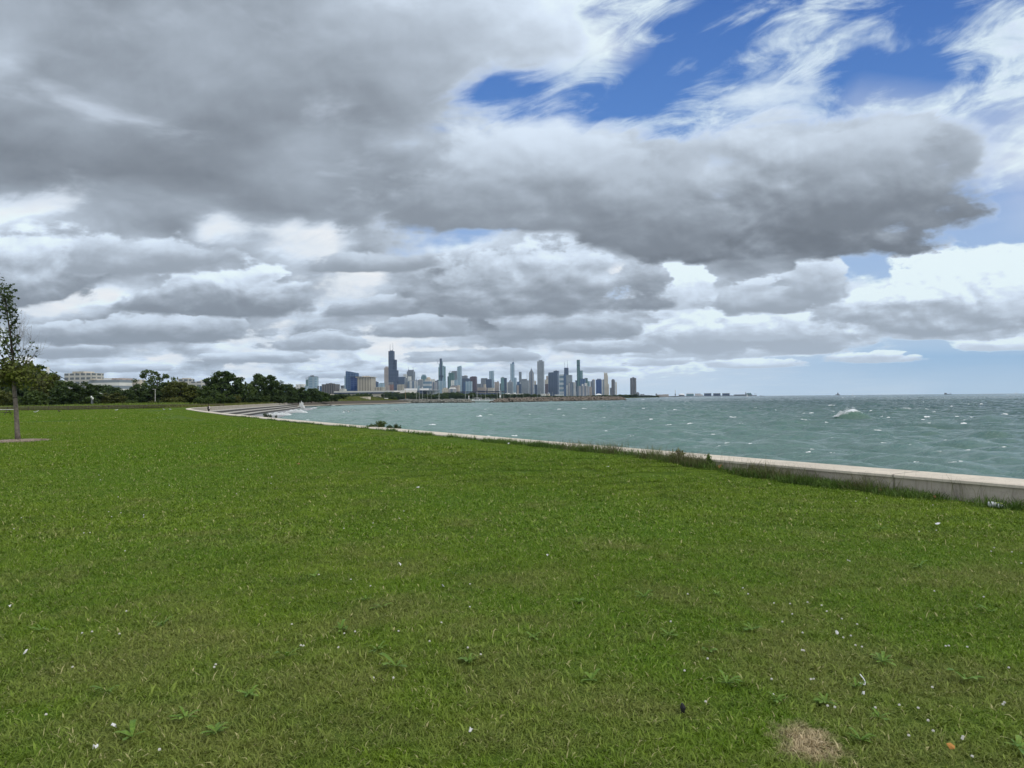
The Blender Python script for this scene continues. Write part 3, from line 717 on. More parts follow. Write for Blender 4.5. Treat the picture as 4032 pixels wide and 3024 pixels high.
FM = dict(
 blue=facade('blue_glass', (0.075, 0.135, 0.250), (0.035, 0.085, 0.190), 9, 4, 0.8, 0.8),
 deep=facade('deep_blue_glass', (0.030, 0.080, 0.240), (0.012, 0.045, 0.180), 12, 4, 0.85, 0.8),
 navy=facade('navy_glass', (0.060, 0.085, 0.150), (0.028, 0.050, 0.100), 8, 4, 0.7, 0.8),
 black=facade('black_aluminium', (0.030, 0.045, 0.095), (0.022, 0.040, 0.090), 9, 16, 0.6, 0.8),
 sky=facade('pale_blue_glass', (0.32, 0.42, 0.50), (0.20, 0.31, 0.42), 14, 4, 0.6, 0.7),
 teal=facade('teal_glass', (0.16, 0.27, 0.29), (0.07, 0.16, 0.19), 10, 6, 0.6, 0.8),
 green=facade('green_glass', (0.085, 0.175, 0.170), (0.035, 0.100, 0.105), 10, 4, 0.6, 0.8),
 white=facade('white_panel', (0.66, 0.66, 0.63), (0.30, 0.34, 0.38), 8, 4, 0.35, 0.5),
 cream=facade('cream_stone', (0.55, 0.50, 0.42), (0.26, 0.26, 0.26), 7, 4, 0.35, 0.55),
 pink=facade('pinkish_stone', (0.42, 0.35, 0.31), (0.20, 0.19, 0.20), 7, 4, 0.4, 0.55),
 grey=facade('grey_stone', (0.30, 0.32, 0.34), (0.15, 0.18, 0.22), 6, 400, 0.5, 1.1),
 dgrey=facade('dark_grey_stone', (0.19, 0.205, 0.23), (0.10, 0.12, 0.15), 6, 4, 0.5, 0.6),
 brown=facade('brown_ribbed_concrete', (0.155, 0.145, 0.145), (0.075, 0.075, 0.085), 6, 400, 0.5, 1.1),
 red=facade('red_brown_steel', (0.105, 0.058, 0.066), (0.055, 0.038, 0.055), 8, 4, 0.6, 0.7),
 brick=facade('red_brick', (0.26, 0.13, 0.10), (0.10, 0.08, 0.08), 6, 4, 0.4, 0.5),
 strip=facade('vertical_striped', (0.50, 0.51, 0.52), (0.13, 0.18, 0.25), 22, 400, 0.5, 1.1),
 strip2=facade('narrow_striped', (0.38, 0.37, 0.38), (0.16, 0.19, 0.25), 16, 400, 0.5, 1.1),
 ribbed=facade('beige_ribbed', (0.46, 0.42, 0.35), (0.25, 0.23, 0.20), 7, 400, 0.42, 1.1),
 bands=facade('floor_banded', (0.42, 0.46, 0.50), (0.12, 0.20, 0.28), 400, 16, 1.1, 0.5),
 balc=facade('balcony_banded', (0.50, 0.49, 0.46), (0.13, 0.15, 0.17), 7, 3.4, 0.72, 0.55),
 balc2=facade('white_slab_banded', (0.70, 0.70, 0.68), (0.22, 0.26, 0.30), 400, 4.4, 1.1, 0.5),
)
M_ANT = simple('antenna_grey', (0.24, 0.26, 0.30), 0.6)
M_ROOF = simple('pale_roof', (0.60, 0.60, 0.58), 0.7)
M_DROOF = simple('dark_roof', (0.045, 0.05, 0.075), 0.6)
M_WHITE = simple('white_paint', (0.78, 0.79, 0.78), 0.5, 0.06)
M_BEIGE = simple('beige_roof', (0.42, 0.36, 0.28), 0.8)
GROUND = -0.2
PHI = R(-13)
def P2X(px, D): return ray(px, 1560).x * D
def P2Z(py, px, D): return ray(px, py).z * D + CAM_H
def tower(label, D, parts, name='tower', cat='building', depth=None, phi=PHI, group=None, base=GROUND):
    """parts: (name, px0, px1, pytop, material[, option]); first part gives the building its place. option:
    number = pixel y of the part's foot, 'taper:f' narrows upward, 'pyr' pyramid, 'dome', 'slantL/R:dy', 'mast'"""
    x0 = min(p[1] for p in parts if p[-1] != 'mast'); x1 = max(p[2] for p in parts if p[-1] != 'mast')
    cx = (P2X(x0, D) + P2X(x1, D)) / 2
    root = empty(name, (cx, D, base), label, cat, group, phi)
    wtot = P2X(x1, D) - P2X(x0, D)
    k = math.cos(phi) + 0.8 * abs(math.sin(phi))
    for i, p in enumerate(parts):
        nm, a, b, yt, mt = p[:5]; opts = p[5:]
        W = (P2X(b, D) - P2X(a, D)) / k; dp = depth if depth else W * 0.8
        if depth: W = (P2X(b, D) - P2X(a, D) - depth * abs(math.sin(phi))) / math.cos(phi)
        xc = (P2X(a, D) + P2X(b, D)) / 2 - cx
        c = Vector((xc * math.cos(phi), -xc * math.sin(phi), 0)) # along the root's own axes
        c = Vector((xc * math.cos(-phi), xc * math.sin(-phi), 0))
        c.y += i * 0.031                                   # keeps faces of neighbouring parts out of one plane
        zt = P2Z(yt, (a + b) / 2, D) - base; zb = 0.0
        mb = MB(); mat = FM[mt] if isinstance(mt, str) else mt; opt = None
        for o in opts:
            if isinstance(o, (int, float)): zb = P2Z(o, (a + b) / 2, D) - base
            else: opt = o
        X0, X1, Y0, Y1 = c.x - W / 2, c.x + W / 2, c.y - dp / 2, c.y + dp / 2
        if opt is None: mb.box(X0, X1, Y0, Y1, zb, zt)
        elif opt == 'mast':
            r = max(0.7, D / 6000 * 1.5); mb.tube([(c.x, c.y, zb), (c.x, c.y, (zt + zb) / 2), (c.x, c.y, zt)], [r * 1.5, r, r * 0.5], 6)
        elif opt == 'pole': mb.tube([(X0, c.y, zb), (X1, c.y, zt)], 0.9, 5)
        elif opt.startswith('taper'): mb.box(X0, X1, Y0, Y1, zb, zt, taper=float(opt.split(':')[1]))
        elif opt == 'pyr': mb.box(X0, X1, Y0, Y1, zb, zt, taper=0.93)
        elif opt == 'dome':
            n = 8; mb.lathe([(W / 2 * math.cos(q), zb + (zt - zb) * math.sin(q)) for q in [i2 * math.pi / 2 / n * 0.98 for i2 in range(n + 1)]], 20, (c.x, c.y, 0))
        elif opt == 'drum': mb.lathe([(W / 2, zb), (W / 2, zt)], 20, (c.x, c.y, 0))
        elif opt == 'ring':
            mb.tube([(c.x + W / 2 * math.cos(q), c.y, (zb + zt) / 2 + (zt - zb) / 2 * math.sin(q)) for q in [j * math.pi / 8 for j in range(17)]], 1.5, 5)
        elif opt.startswith('slant'):
            dz = float(opt.split(':')[1]) / F * D; l = zt if opt[5] == 'R' else zt - dz; r_ = zt - dz if opt[5] == 'R' else zt
            V = [(X0, Y0, zb), (X1, Y0, zb), (X1, Y1, zb), (X0, Y1, zb), (X0, Y0, l), (X1, Y0, r_), (X1, Y1, r_), (X0, Y1, l)]
            mb.add(V, [(3, 2, 1, 0), (4, 5, 6, 7), (0, 1, 5, 4), (1, 2, 6, 5), (2, 3, 7, 6), (3, 0, 4, 7)])
        mb.build(nm, mat, root)
    return root
T = tower
def B(label, D, x0, x1, yt, mat, *more, **kw):
    return T(label, D, [('wall', x0, x1, yt, mat)] + list(more), **kw)
# --- left, behind the trees
B('long grey slab of flats with balconies and a beige penthouse behind the trees', 1150, 260, 402, 1471, 'balc', ('penthouse', 297, 360, 1463.5, 'cream', 1471), ('roof_slab', 259, 403, 1470, M_ROOF, 1471.8), name='apartment_block', depth=22)
B('white six-storey block with long window bands right of the grey slab of flats', 1000, 360, 512, 1497, 'balc2', ('roof_box', 426, 444, 1488.5, M_ROOF, 1497), ('roof_box', 455, 507, 1489.5, 'pink', 1497), ('roof_box', 372, 400, 1491, 'cream', 1497), name='apartment_block', depth=24)
B('low beige block half hidden behind the airy tall tree', 1250, 510, 566, 1495, 'cream', ('roof_box', 500, 518, 1492, M_ROOF, 1496), name='apartment_block')
B('pale stepped block of flats seen between two big dark tree crowns, the higher one', 1300, 706, 760, 1491, 'balc', ('penthouse', 720, 750, 1488.5, 'cream', 1491), name='apartment_block')
B('pale lower block of flats with a small gabled roof box between dark tree crowns', 1150, 752, 816, 1503, 'balc', ('roof_box', 780, 804, 1500, M_ROOF, 1503), ('gable', 786, 797, 1495.5, M_ROOF, 1500, 'pyr'), name='apartment_block')
B('small green-grey house top just over the trees left of the white flats', 1400, 1108, 1140, 1514, 'green', ('roof', 1112, 1134, 1512, M_ROOF, 1514), name='low_building')
B('white flats with square dark openings at the left end of the skyline', 2300, 1159, 1168, 1522, 'white', ('tower_block', 1167, 1202, 1513, 'white'), ('side_block', 1200, 1213, 1521, 'sky'), name='apartment_block')
B('green glass tower with red stripes and a stepped crown', 2400, 1216, 1252, 1484, 'sky', ('left_wing', 1205, 1218, 1494, 'teal'), ('left_cap', 1204, 1220, 1488.5, 'dgrey', 1490), ('roof_cap', 1216, 1251, 1482.5, 'dgrey', 1484.5),
  ('crown', 1223, 1236, 1478, 'dgrey', 1483), ('red_stripe', 1215.5, 1217.5, 1489, 'brick'), ('red_stripe', 1227, 1229, 1483, 'brick'), ('right_wing', 1250, 1256, 1519, 'dgrey'))
B('small blue-grey block left of the brown ribbed block', 2900, 1259, 1270, 1520, 'blue')
B('broad dark brown ribbed block with a stepped roof house', 2500, 1271, 1335, 1513, 'brown', ('roof_house', 1285, 1317, 1510, 'brown', 1513), ('roof_house', 1297, 1308, 1508, 'dgrey', 1510.5), name='office_block')
B('small grey hat-topped block right of the brown ribbed block', 3100, 1342, 1357, 1519, 'dgrey', ('cap', 1340, 1358, 1518, 'dgrey', 1519.5))
B('low white row with tall window bays at the foot of the blue tower', 2500, 1337, 1364, 1532, 'white', ('roof', 1336, 1358, 1530.5, M_ROOF, 1532.5), name='low_building')
B('thin pale glass slab left edge of the slant-topped blue tower', 2900, 1357, 1367, 1481, 'sky', ('upper_block', 1360.5, 1366, 1476, 'sky'))
T('blue glass tower with a slanted roof falling to the right', 2700, [('wall', 1364, 1411, 1461, 'blue', 'slantR:8'), ('logo_plate', 1381, 1387, 1466.5, 'sky', 1469)])
T('deep blue lower glass block standing in front of the slant-topped tower', 2600, [('wall', 1382, 1411, 1484, 'deep'), ('roof_slab', 1380, 1426, 1482.5, 'navy', 1484)])
B('broad beige ribbed block under a flat overhanging roof', 2550, 1411, 1477, 1488, 'ribbed', ('overhang', 1404, 1481, 1484.2, 'cream', 1486.5), ('neck', 1414, 1474, 1486.3, 'dgrey', 1488.2), ('penthouse', 1429, 1457, 1480.3, 'cream', 1484.3), ('dark_bay', 1461.8, 1463.5, 1488.6, 'navy'), name='office_block')
B('low pale ribbed hall right of the beige ribbed block', 2500, 1478, 1516, 1525, 'ribbed', ('roof', 1477, 1517, 1524, M_ROOF, 1525.2), name='low_building')
T('very long low hall with a white roof and dark glass band behind the harbour', 2000, [('podium', 1300, 1640, 1550, M_CONC), ('glass_band', 1318, 1580, 1545.2, 'black', 1550.2), ('roof', 1318, 1582, 1539.5, M_ROOF, 1545.4), ('right_roof', 1582, 1640, 1537, M_ROOF, 1550)], name='exhibition_hall', depth=60)
T('broad steel-blue glass hall under a thin grey roof with a row of white stacks', 2050, [('glass_front', 1580, 1684, 1539, 'navy'), ('roof_edge', 1578, 1732, 1536.8, 'dgrey', 1539.2), ('right_front', 1684, 1730, 1541, 'grey'), ('stone_wing', 1700, 1724, 1535, M_ROOF, 1537)]
  + [('stack', x, x + 2.6, 1529.5, M_WHITE, 1537, 'drum') for x in (1597, 1603, 1609, 1615, 1622, 1628, 1634, 1656.5, 1662, 1668, 1674, 1680)] + [('roof_dome', 1657, 1669, 1524, M_WHITE, 1527, 'dome')], name='exhibition_hall', depth=50)
# --- downtown from left to right
B('dark small block with stepped top left of the pale stone tower', 5600, 1478, 1491, 1504, 'navy', ('roof_box', 1480, 1486, 1501.5, 'dgrey', 1504))
B('pale low block with dark cap left of the pale stone tower', 5500, 1490, 1514, 1509, 'sky', ('cap', 1497, 1513, 1507.5, 'dgrey', 1509.3))
T('pale brown stone tower with a notched crown left of the tallest tower', 6500, [('wall', 1514, 1534, 1449, 'pink'), ('crown', 1516, 1531, 1446.5, 'pink', 1449), ('crown', 1519, 1528, 1443, 'pink', 1447)])
T('tallest tower of the skyline, near-black, stepped, with two white antennas', 6350, [('main_shaft', 1531, 1554, 1383, 'black'), ('roof_house', 1536, 1549, 1380, 'black', 1383.5), ('upper_tier', 1553, 1563.4, 1416.5, 'black'), ('lower_tier', 1535, 1568.5, 1458.5, 'black'),
  ('antenna', 1536, 1538, 1355, M_ANT, 1381, 'mast'), ('antenna', 1547, 1549, 1350, M_ANT, 1381, 'mast')])
B('red-brown office block at the foot of the tallest tower', 5200, 1533, 1550, 1514, 'brick', ('roof_house', 1531, 1549, 1505, 'dgrey', 1514))
B('pinkish low block left of the red-brown office block', 5100, 1518, 1534, 1517, 'pink', ('white_front', 1520, 1532, 1527, 'white'))
B('broad navy block right of the tallest tower', 6100, 1570, 1597, 1484, 'navy')
B('beige box-shaped hall with ribbed front before the navy block', 4300, 1565, 1592, 1516, 'ribbed', ('parapet', 1566, 1593, 1514, 'cream', 1516.2), name='low_building')
B('white-topped block left of the two-antenna granite tower', 6400, 1589, 1603, 1474, 'white')
T('grey granite tower with chamfered top and two short antennas', 6500, [('wall', 1603.5, 1634, 1463, 'dgrey'), ('upper_part', 1607, 1630, 1457, 'dgrey', 1463.3), ('antenna', 1608, 1610, 1444, M_ANT, 1458, 'mast'), ('antenna', 1626, 1628, 1443, M_ANT, 1458, 'mast')])
B('white cube-like block before the two-antenna granite tower', 5900, 1607, 1620, 1482, 'white')
B('pale slab left of the white cube-like block', 5800, 1594, 1607, 1489, 'grey')
B('wide blocks with white and blue vertical stripes', 4800, 1607, 1643, 1501, 'strip', ('left_wing', 1594, 1608, 1506, 'dgrey'), ('penthouse', 1612, 1640, 1498.5, 'grey', 1501), name='apartment_block')
T('small dark spire behind the striped blocks', 6300, [('wall', 1636, 1643, 1497, 'dgrey'), ('spire', 1638, 1641.5, 1489, 'dgrey', 1497, 'pyr')])
B('pale green glass tower with rounded shoulders', 6300, 1659, 1680, 1483, 'teal', ('crown', 1662, 1677, 1475, 'sky', 1483), ('crown_base', 1660.5, 1678.5, 1480, 'teal', 1483.2))
B('grey block left of the domed office building', 5400, 1645, 1668, 1496, 'grey', ('penthouse', 1650, 1664, 1494, 'cream', 1496))
B('narrow pale block left edge of the grey block below the spire', 5000, 1641, 1652, 1518, 'sky')
T('blue-banded office building under a low brown dome', 5100, [('wall', 1667, 1700, 1501, 'bands'), ('upper_floor', 1674, 1699, 1494, 'cream', 1501), ('dome', 1677, 1698, 1484.5, M_BEIGE, 1494, 'dome')])
B('white-topped block right of the brown dome', 5700, 1699, 1713, 1493, 'white')
B('grey block with light corner beneath the white-topped block', 5200, 1698, 1721, 1505, 'strip2')
B('dark block immediately left of the stepped glass tower', 5600, 1713, 1728, 1499, 'dgrey', ('dark_top', 1720, 1728, 1496, 'navy', 1499.5))
T('tall slender stepped glass tower with a crane on its left shoulder', 4400, [('left_shaft', 1727, 1734, 1446, 'teal'), ('left_step', 1729, 1735, 1431, 'sky'), ('core', 1732.5, 1741, 1412, 'navy'), ('step', 1739.5, 1744, 1423, 'teal'), ('step', 1742.5, 1750, 1440, 'sky'), ('right_shaft', 1748.5, 1755.5, 1443, 'teal'),
  ('base_block', 1728, 1757, 1500, 'sky'), ('dark_band', 1728.5, 1748, 1478.5, 'black', 1484), ('crane', 1719, 1727.5, 1435, M_ANT, 1415, 'pole')], name='stepped_tower')
B('green glass tower with a ring on its roof', 5600, 1767, 1790, 1468, 'green', ('left_shoulder', 1762.5, 1768.5, 1482, 'green'), ('ring', 1770.5, 1779, 1460.5, 'green', 1469.5, 'ring'))
B('grey block behind the green ring-topped tower', 6100, 1780, 1802, 1461, 'dgrey')
B('small white-fronted block under the green ring-topped tower', 5000, 1776, 1790, 1497, 'white', ('side', 1788, 1800, 1496, 'sky'))
T('pale glass tower with a curved sloping top right of the green one', 4700, [('wall', 1801, 1819, 1444.5, 'sky'), ('sloped_top', 1802, 1818, 1440, 'sky', 1444.7, 'slantL:4'), ('dark_stripe', 1806.5, 1812, 1476, 'navy'), ('side_fin', 1800.4, 1802.6, 1453, 'teal')])
B('classical white museum with columns behind the harbour trees, left one', 3600, 1741, 1768, 1532, 'cream', ('attic', 1746, 1762, 1526.5, 'cream', 1532), name='museum')
T('classical white museum with a pediment and columns, right one', 3600, [('wall', 1766, 1797, 1531, 'strip2'), ('pediment', 1767, 1797, 1526, M_ROOF, 1531, 'taper:0.35')], name='museum')
B('long beige building with a dark hipped roof above the museums', 4000, 1774, 1811, 1521, 'pink', ('hipped_roof', 1777, 1806, 1517, 'dgrey', 1521, 'taper:0.3'), ('corner_tower', 1799, 1811, 1516.5, 'cream'), name='low_building')
B('grey tower with white slanted crown right of the pale curved-top tower', 6200, 1819, 1842, 1480, 'dgrey', ('crown', 1827, 1841, 1477, 'white', 1489, 'taper:0.25'))
B('dark block with a white framed top', 5700, 1819, 1852, 1490, 'navy', ('white_frame', 1825, 1836, 1495, 'white', 1502), ('white_frame', 1842, 1849, 1495, 'white', 1501))
B('low square block of light blue glass', 4700, 1834, 1860, 1502, 'sky', ('left_half', 1825, 1836, 1505, 'blue'), name='office_block')
T('red-brown tower with a flat top', 5900, [('wall', 1851, 1879, 1483.5, 'red'), ('roof_step', 1857, 1876, 1482, 'red', 1484)])
B('low dark block right of the red-brown tower', 5700, 1879, 1896, 1511, 'dgrey')
B('grey-green slab left of the dark box', 5800, 1894, 1914, 1490, 'dgrey')
B('dark slate box with a flat top in front of the pale glass tower', 5600, 1913, 1938, 1493, 'navy', ('roof_house', 1896, 1920, 1489, 'dgrey', 1494))
T('pale glass tower with a slightly sloping top above the dark slate box', 6000, [('wall', 1927, 1946, 1459.5, 'sky', 'slantL:2.0'), ('dark_side', 1937, 1946.4, 1496, 'navy')])
B('cream low blocks before the grey-green slab', 4900, 1880, 1917, 1526, 'pink', ('slab', 1905, 1914, 1513, 'cream'), name='low_building')
B('cream low blocks left of the pink gabled towers', 4900, 1920, 1948, 1527, 'cream', name='low_building')
T('pink stone tower with a pyramid roof', 5700, [('wall', 1956, 1966, 1504, 'pink'), ('roof', 1957, 1965, 1499, 'dgrey', 1504, 'pyr'), ('left_block', 1947.5, 1957, 1504, 'pink')])
B('narrow brown block left of the two-tone tower', 5700, 1967.5, 1975, 1510, 'brown')
T('two-tone tower, greenish left face and navy right face', 5300, [('wall', 1972, 1987, 1487, 'teal'), ('right_half', 1984, 1996.5, 1488, 'navy'), ('roof_house', 1976, 1986, 1485, 'dgrey', 1487.5)])
B('cream block right of the two-tone tower', 5900, 1997, 2005, 1505, 'cream')
T('white tower with a slanted diamond-shaped top', 5600, [('wall', 1999, 2022, 1505, 'grey'), ('diamond_top', 2002, 2019, 1495, 'grey', 1505, 'taper:0.8')])
T('tall blue glass tower with a thin spire in mid-skyline', 6600, [('wall', 2010, 2027, 1432, 'sky'), ('upper_tier', 2017, 2026, 1427, 'blue', 1432.3), ('spire', 2021, 2023, 1408, M_ANT, 1428, 'mast')])
B('pale blue glass block in front of the spired glass tower', 5500, 2021, 2035, 1487, 'sky', ('lower_dark', 2023, 2036, 1514, 'navy'))
B('grey-blue block right of the pale blue glass block', 6000, 2036, 2049, 1503, 'blue', ('white_top', 2039, 2050, 1506, 'white', 1511))
B('slim plain dark tower right of the spired glass tower', 6600, 2044, 2055, 1464.5, 'dgrey')
B('narrow pinkish block beside a dark blue one', 5300, 2036, 2044, 1517, 'pink', ('dark_block', 2043, 2054, 1512, 'navy'))
T('broad plain grey stone block with an antenna', 5600, [('wall', 2054, 2085, 1498, 'grey'), ('upper_part', 2054, 2077, 1492.5, 'dgrey', 1498.3), ('antenna', 2075, 2077, 1460, M_ANT, 1493, 'mast')])
T('grey tower with a pointed pyramid crown and needle', 6000, [('wall', 2083, 2103.5, 1468, 'strip2'), ('chevron', 2084.5, 2102, 1461, 'dgrey', 1468, 'taper:0.35'), ('pyramid', 2088, 2099, 1451, 'dgrey', 1461, 'pyr'), ('needle', 2092.5, 2093.5, 1445, M_ANT, 1452, 'mast')])
B('dark blue low block between the pointed tower and the white slab tower', 5400, 2104, 2117, 1514, 'navy')
B('small cream temple-topped tower behind the dark blue low block', 6100, 2104, 2112, 1501, 'cream', ('cap', 2105, 2109, 1496, 'cream', 1501, 'pyr'))
T('tall white-grey slab tower, widest and plainest of the very tall ones', 5900, [('wall', 2116, 2144.5, 1423, 'grey'), ('roof_house', 2122, 2137, 1418.3, 'grey', 1423.3), ('corner', 2116.5, 2119, 1423.6, 'white')])
B('cream tower with a small gabled top right of the white-grey slab tower', 6300, 2145, 2159, 1495, 'cream', ('gabled_tower', 2151, 2159, 1481, 'pink'), ('gable', 2152, 2158, 1478, 'dgrey', 1481, 'pyr'))
B('dark reddish block at the foot of the cream gabled tower', 5400, 2146, 2160, 1512, 'red')
B('very broad blue-grey glass slab', 5200, 2160, 2201, 1466.5, 'navy', ('step', 2159, 2163, 1471.5, 'navy'), ('light_notch', 2191, 2194, 1465.5, 'white', 1470))
B('dark slab rising behind the broad blue-grey one', 5700, 2180, 2202.5, 1460.5, 'black', ('roof_bit', 2188, 2194, 1458.5, 'dgrey', 1460.7))
T('glass tower with white horizontal bands like a ladder', 5100, [('wall', 2203, 2221, 1474, 'bands'), ('glass_side', 2219.5, 2229.5, 1473.3, 'blue'), ('white_edge', 2202.6, 2204.4, 1476, 'white')])
T('black tapering tower with two tall antennas', 7300, [('wall', 2220, 2242, 1449, 'black', 'taper:0.17'), ('roof_cap', 2223.5, 2239, 1448, 'dgrey', 1449.2), ('antenna', 2224.5, 2225.5, 1423, M_ANT, 1449, 'mast'), ('antenna', 2235, 2236, 1417, M_ANT, 1449, 'mast')])
B('plain grey marble block right of the black tapering tower', 7000, 2230, 2255, 1476.5, 'grey')
B('pair of beige blocks with a white front below the grey marble block', 5300, 2236, 2254, 1509, 'strip2', ('right_block', 2252, 2269, 1505, 'strip'), ('roof_house', 2241, 2256, 1504, 'dgrey', 1509), ('low_white', 2230, 2237, 1517, 'white'))
T('very tall teal glass tower with stepped stems and a dark band near the top', 5600, [('tall_stem', 2272, 2285.5, 1417, 'green'), ('mid_stem', 2282.5, 2296, 1459, 'teal'), ('low_stem', 2273.5, 2292, 1492, 'green'), ('dark_band', 2271.7, 2285.9, 1437.5, 'black', 1440)])
B('small dark block left of the teal stepped tower', 5900, 2265, 2273.5, 1498, 'navy')
B('wide blue glass block behind the low striped flats', 5300, 2284, 2308, 1492, 'blue', ('roof_edge', 2283.5, 2304, 1491, 'black', 1492.3))
B('grey-green block right of the wide blue glass block', 5500, 2304, 2315.5, 1489.5, 'green', ('cap', 2301, 2314, 1488.5, 'dgrey', 1490))
B('pale greenish block with a curved top', 5600, 2315, 2323, 1501, 'teal')
B('long low flats with white vertical stripes and white roof bubbles', 4900, 2273, 2322, 1520, 'strip2', ('roof_house', 2291, 2298, 1512, 'white', 1520), ('roof_house', 2302, 2313, 1508.5, 'white', 1520), name='apartment_block')
B('short beige block right of the long low striped flats', 5000, 2320, 2332, 1523, 'pink')
B('dark narrow block left of the cream gable-topped tower', 5700, 2325, 2332, 1501, 'dgrey')
T('cream tower with a small pointed cap left of the wide blue tower', 5600, [('wall', 2331, 2344.5, 1495, 'strip2'), ('cap', 2331.5, 2344, 1492, 'cream', 1495, 'pyr')])
B('wide dark blue tower with a grey roof house', 5300, 2346, 2371, 1495, 'deep', ('roof_house', 2351, 2368, 1491.5, 'dgrey', 1495.2))
B('tower with fine white verticals right of the wide dark blue one', 5500, 2369.5, 2380, 1494, 'strip')
T('cream stone tower with an ornate stepped crown', 5700, [('base_tier', 2380, 2399, 1512, 'cream'), ('shaft', 2378, 2395.5, 1478, 'cream'), ('crown', 2378.5, 2393, 1470, 'cream', 1478), ('pinnacle', 2379, 2382.5, 1465.5, 'cream', 1470), ('pinnacle', 2389, 2392.5, 1466.5, 'cream', 1470), ('pinnacle', 2384, 2387, 1467, 'cream', 1470)])
B('low grey block right of the cream ornate tower', 5300, 2401, 2410, 1527, 'dgrey')
T('brown-grey tower with a small flat cap near the right end of the skyline', 5200, [('wall', 2407.5, 2422.5, 1496, 'brown'), ('cap', 2410, 2420, 1493, 'dgrey', 1496)])
B('slim cream tower at the right end of the main skyline', 5400, 2423, 2429, 1504, 'cream')
T('lone dark curved tower standing apart at the right of the skyline', 5400, [('left_lobe', 2481, 2496, 1488.5, 'brown', 'drum'), ('right_lobe', 2492.5, 2507, 1488.5, 'brown', 'drum'), ('core', 2489, 2499, 1487.5, 'dgrey'), ('roof_house', 2489.5, 2499, 1485, 'dgrey', 1488.6, 'drum')])
# --- stadium, observatory and low park buildings
T('long navy stadium with a flat overhanging roof behind the masts', 2600, [('bowl', 1812, 1975, 1548, 'navy'), ('roof', 1798, 1988, 1541, M_DROOF, 1545), ('roof_step', 1878, 1912, 1538.5, M_DROOF, 1541.2), ('stair_tower', 1904, 1913, 1548, 'dgrey')], name='stadium', depth=90)
T('low white pavilion roofs right of the stadium', 2800, [('hall', 1990, 2008, 1548, M_WHITE), ('roof', 2005, 2062, 1550, M_ROOF, 1553), ('base', 2008, 2058, 1553, 'navy'), ('hall', 2020, 2032, 1546.5, M_WHITE, 1550)], name='pavilion', depth=30)
T('small grey planetarium with a domed drum on the point', 2700, [('base', 2131, 2152, 1550.5, M_ROOF), ('drum_wall', 2150, 2169, 1551, 'cream', 'drum'), ('dome', 2152, 2167, 1545.5, 'grey', 1551, 'dome')], name='planetarium', depth=24)
T('long low glass roof with white edge right of the planetarium', 2700, [('roof', 2184, 2220, 1554, M_WHITE, 1557), ('wall', 2186, 2218, 1557, 'sky')], name='pavilion', depth=16)
T('arched white canopy among trees, the larger one', 2300, [('arch', 2343, 2371, 1550, M_WHITE, 1556, 'dome'), ('base', 2346, 2368, 1556, 'dgrey')], name='canopy')
T('arched white canopy among trees, the smaller one at right', 2300, [('arch', 2394, 2408, 1554.5, M_WHITE, 1558, 'dome'), ('base', 2397, 2405, 1557.5, 'dgrey')], name='canopy')
T('grey domed water works building beside the lone dark tower', 3300, [('hall', 2500, 2519, 1549, 'dgrey'), ('dome', 2503, 2518, 1543.5, 'dgrey', 1549, 'dome'), ('low_wing', 2518, 2540, 1551.5, 'grey', 'taper:0.2'), ('low_wing', 2536, 2560, 1555.5, 'dgrey')], name='waterworks')
# --- the pier on the horizon
PD = 5200
T('brown low block with a round tank at the left end of the pier', PD, [('hall', 2582, 2636, 1553.5, 'pink'), ('tank', 2581, 2588, 1550, 'dgrey', 'drum'), ('upper_hall', 2611, 2633, 1552.5, 'cream')], name='pier_hall')
T('slim white tapering ride tower on the pier', PD, [('shaft', 2657, 2661, 1535.5, 'white', 'taper:0.4'), ('base', 2656.5, 2661.5, 1550, 'grey')], name='ride_tower', cat='tower')
T('white tent roof right of the slim ride tower', PD, [('roof', 2669, 2698, 1549.5, M_WHITE, 1555, 'dome'), ('wall', 2671, 2696, 1555, 'dgrey')], name='tent_hall')
T('green glass pavilion on the pier', PD, [('wall', 2701, 2733, 1551, 'teal'), ('roof', 2700, 2734, 1549, M_WHITE, 1551.2)], name='glass_pavilion')
T('low hall with a pink and white roof on the pier', PD, [('wall', 2736, 2768, 1553, 'white'), ('roof', 2735, 2760, 1550, 'pink', 1553)], name='pier_hall')
for a, b, w in ((2771, 2802, 'left'), (2807, 2838, 'middle'), (2843, 2874, 'right')):
    T('%s one of three equal grey sheds on the pier' % w, PD, [('wall', a, b, 1549.5, 'navy'), ('roof', a - 1, b + 1, 1548.4, 'dgrey', 1549.7)], name='pier_shed', group='three grey sheds on the pier', cat='shed')
T('long low arcade near the right end of the pier', PD, [('wall', 2889, 2937, 1554.5, 'dgrey'), ('roof', 2888, 2937, 1553, 'grey', 1554.7)], name='pier_arcade')
T('domed green-roofed ballroom with a square tower at the end of the pier', PD, [('hall', 2940, 2963, 1554, 'brown'), ('roof', 2938, 2961, 1547.5, 'green', 1554.2, 'taper:0.3'), ('tower', 2934.8, 2939, 1546.5, 'brown'), ('tower_cap', 2935.3, 2938.5, 1542, 'dgrey', 1546.7, 'pyr')], name='pier_ballroom')
T('low concrete quay carrying the pier buildings', PD - 60, [('quay', 2560, 2966, 1558.2, 'dgrey')], name='pier_quay', depth=60)
T('water intake crib with a small light tower far out on the horizon', 5600, [('base', 3283, 3324, 1555.6, 'dgrey'), ('crib', 3290, 3306, 1553, 'brown'), ('tower', 3296.5, 3302, 1548, 'dgrey'), ('light_mast', 3298.5, 3300, 1543.5, M_ANT, 1549, 'mast')], name='intake_crib', cat='structure')
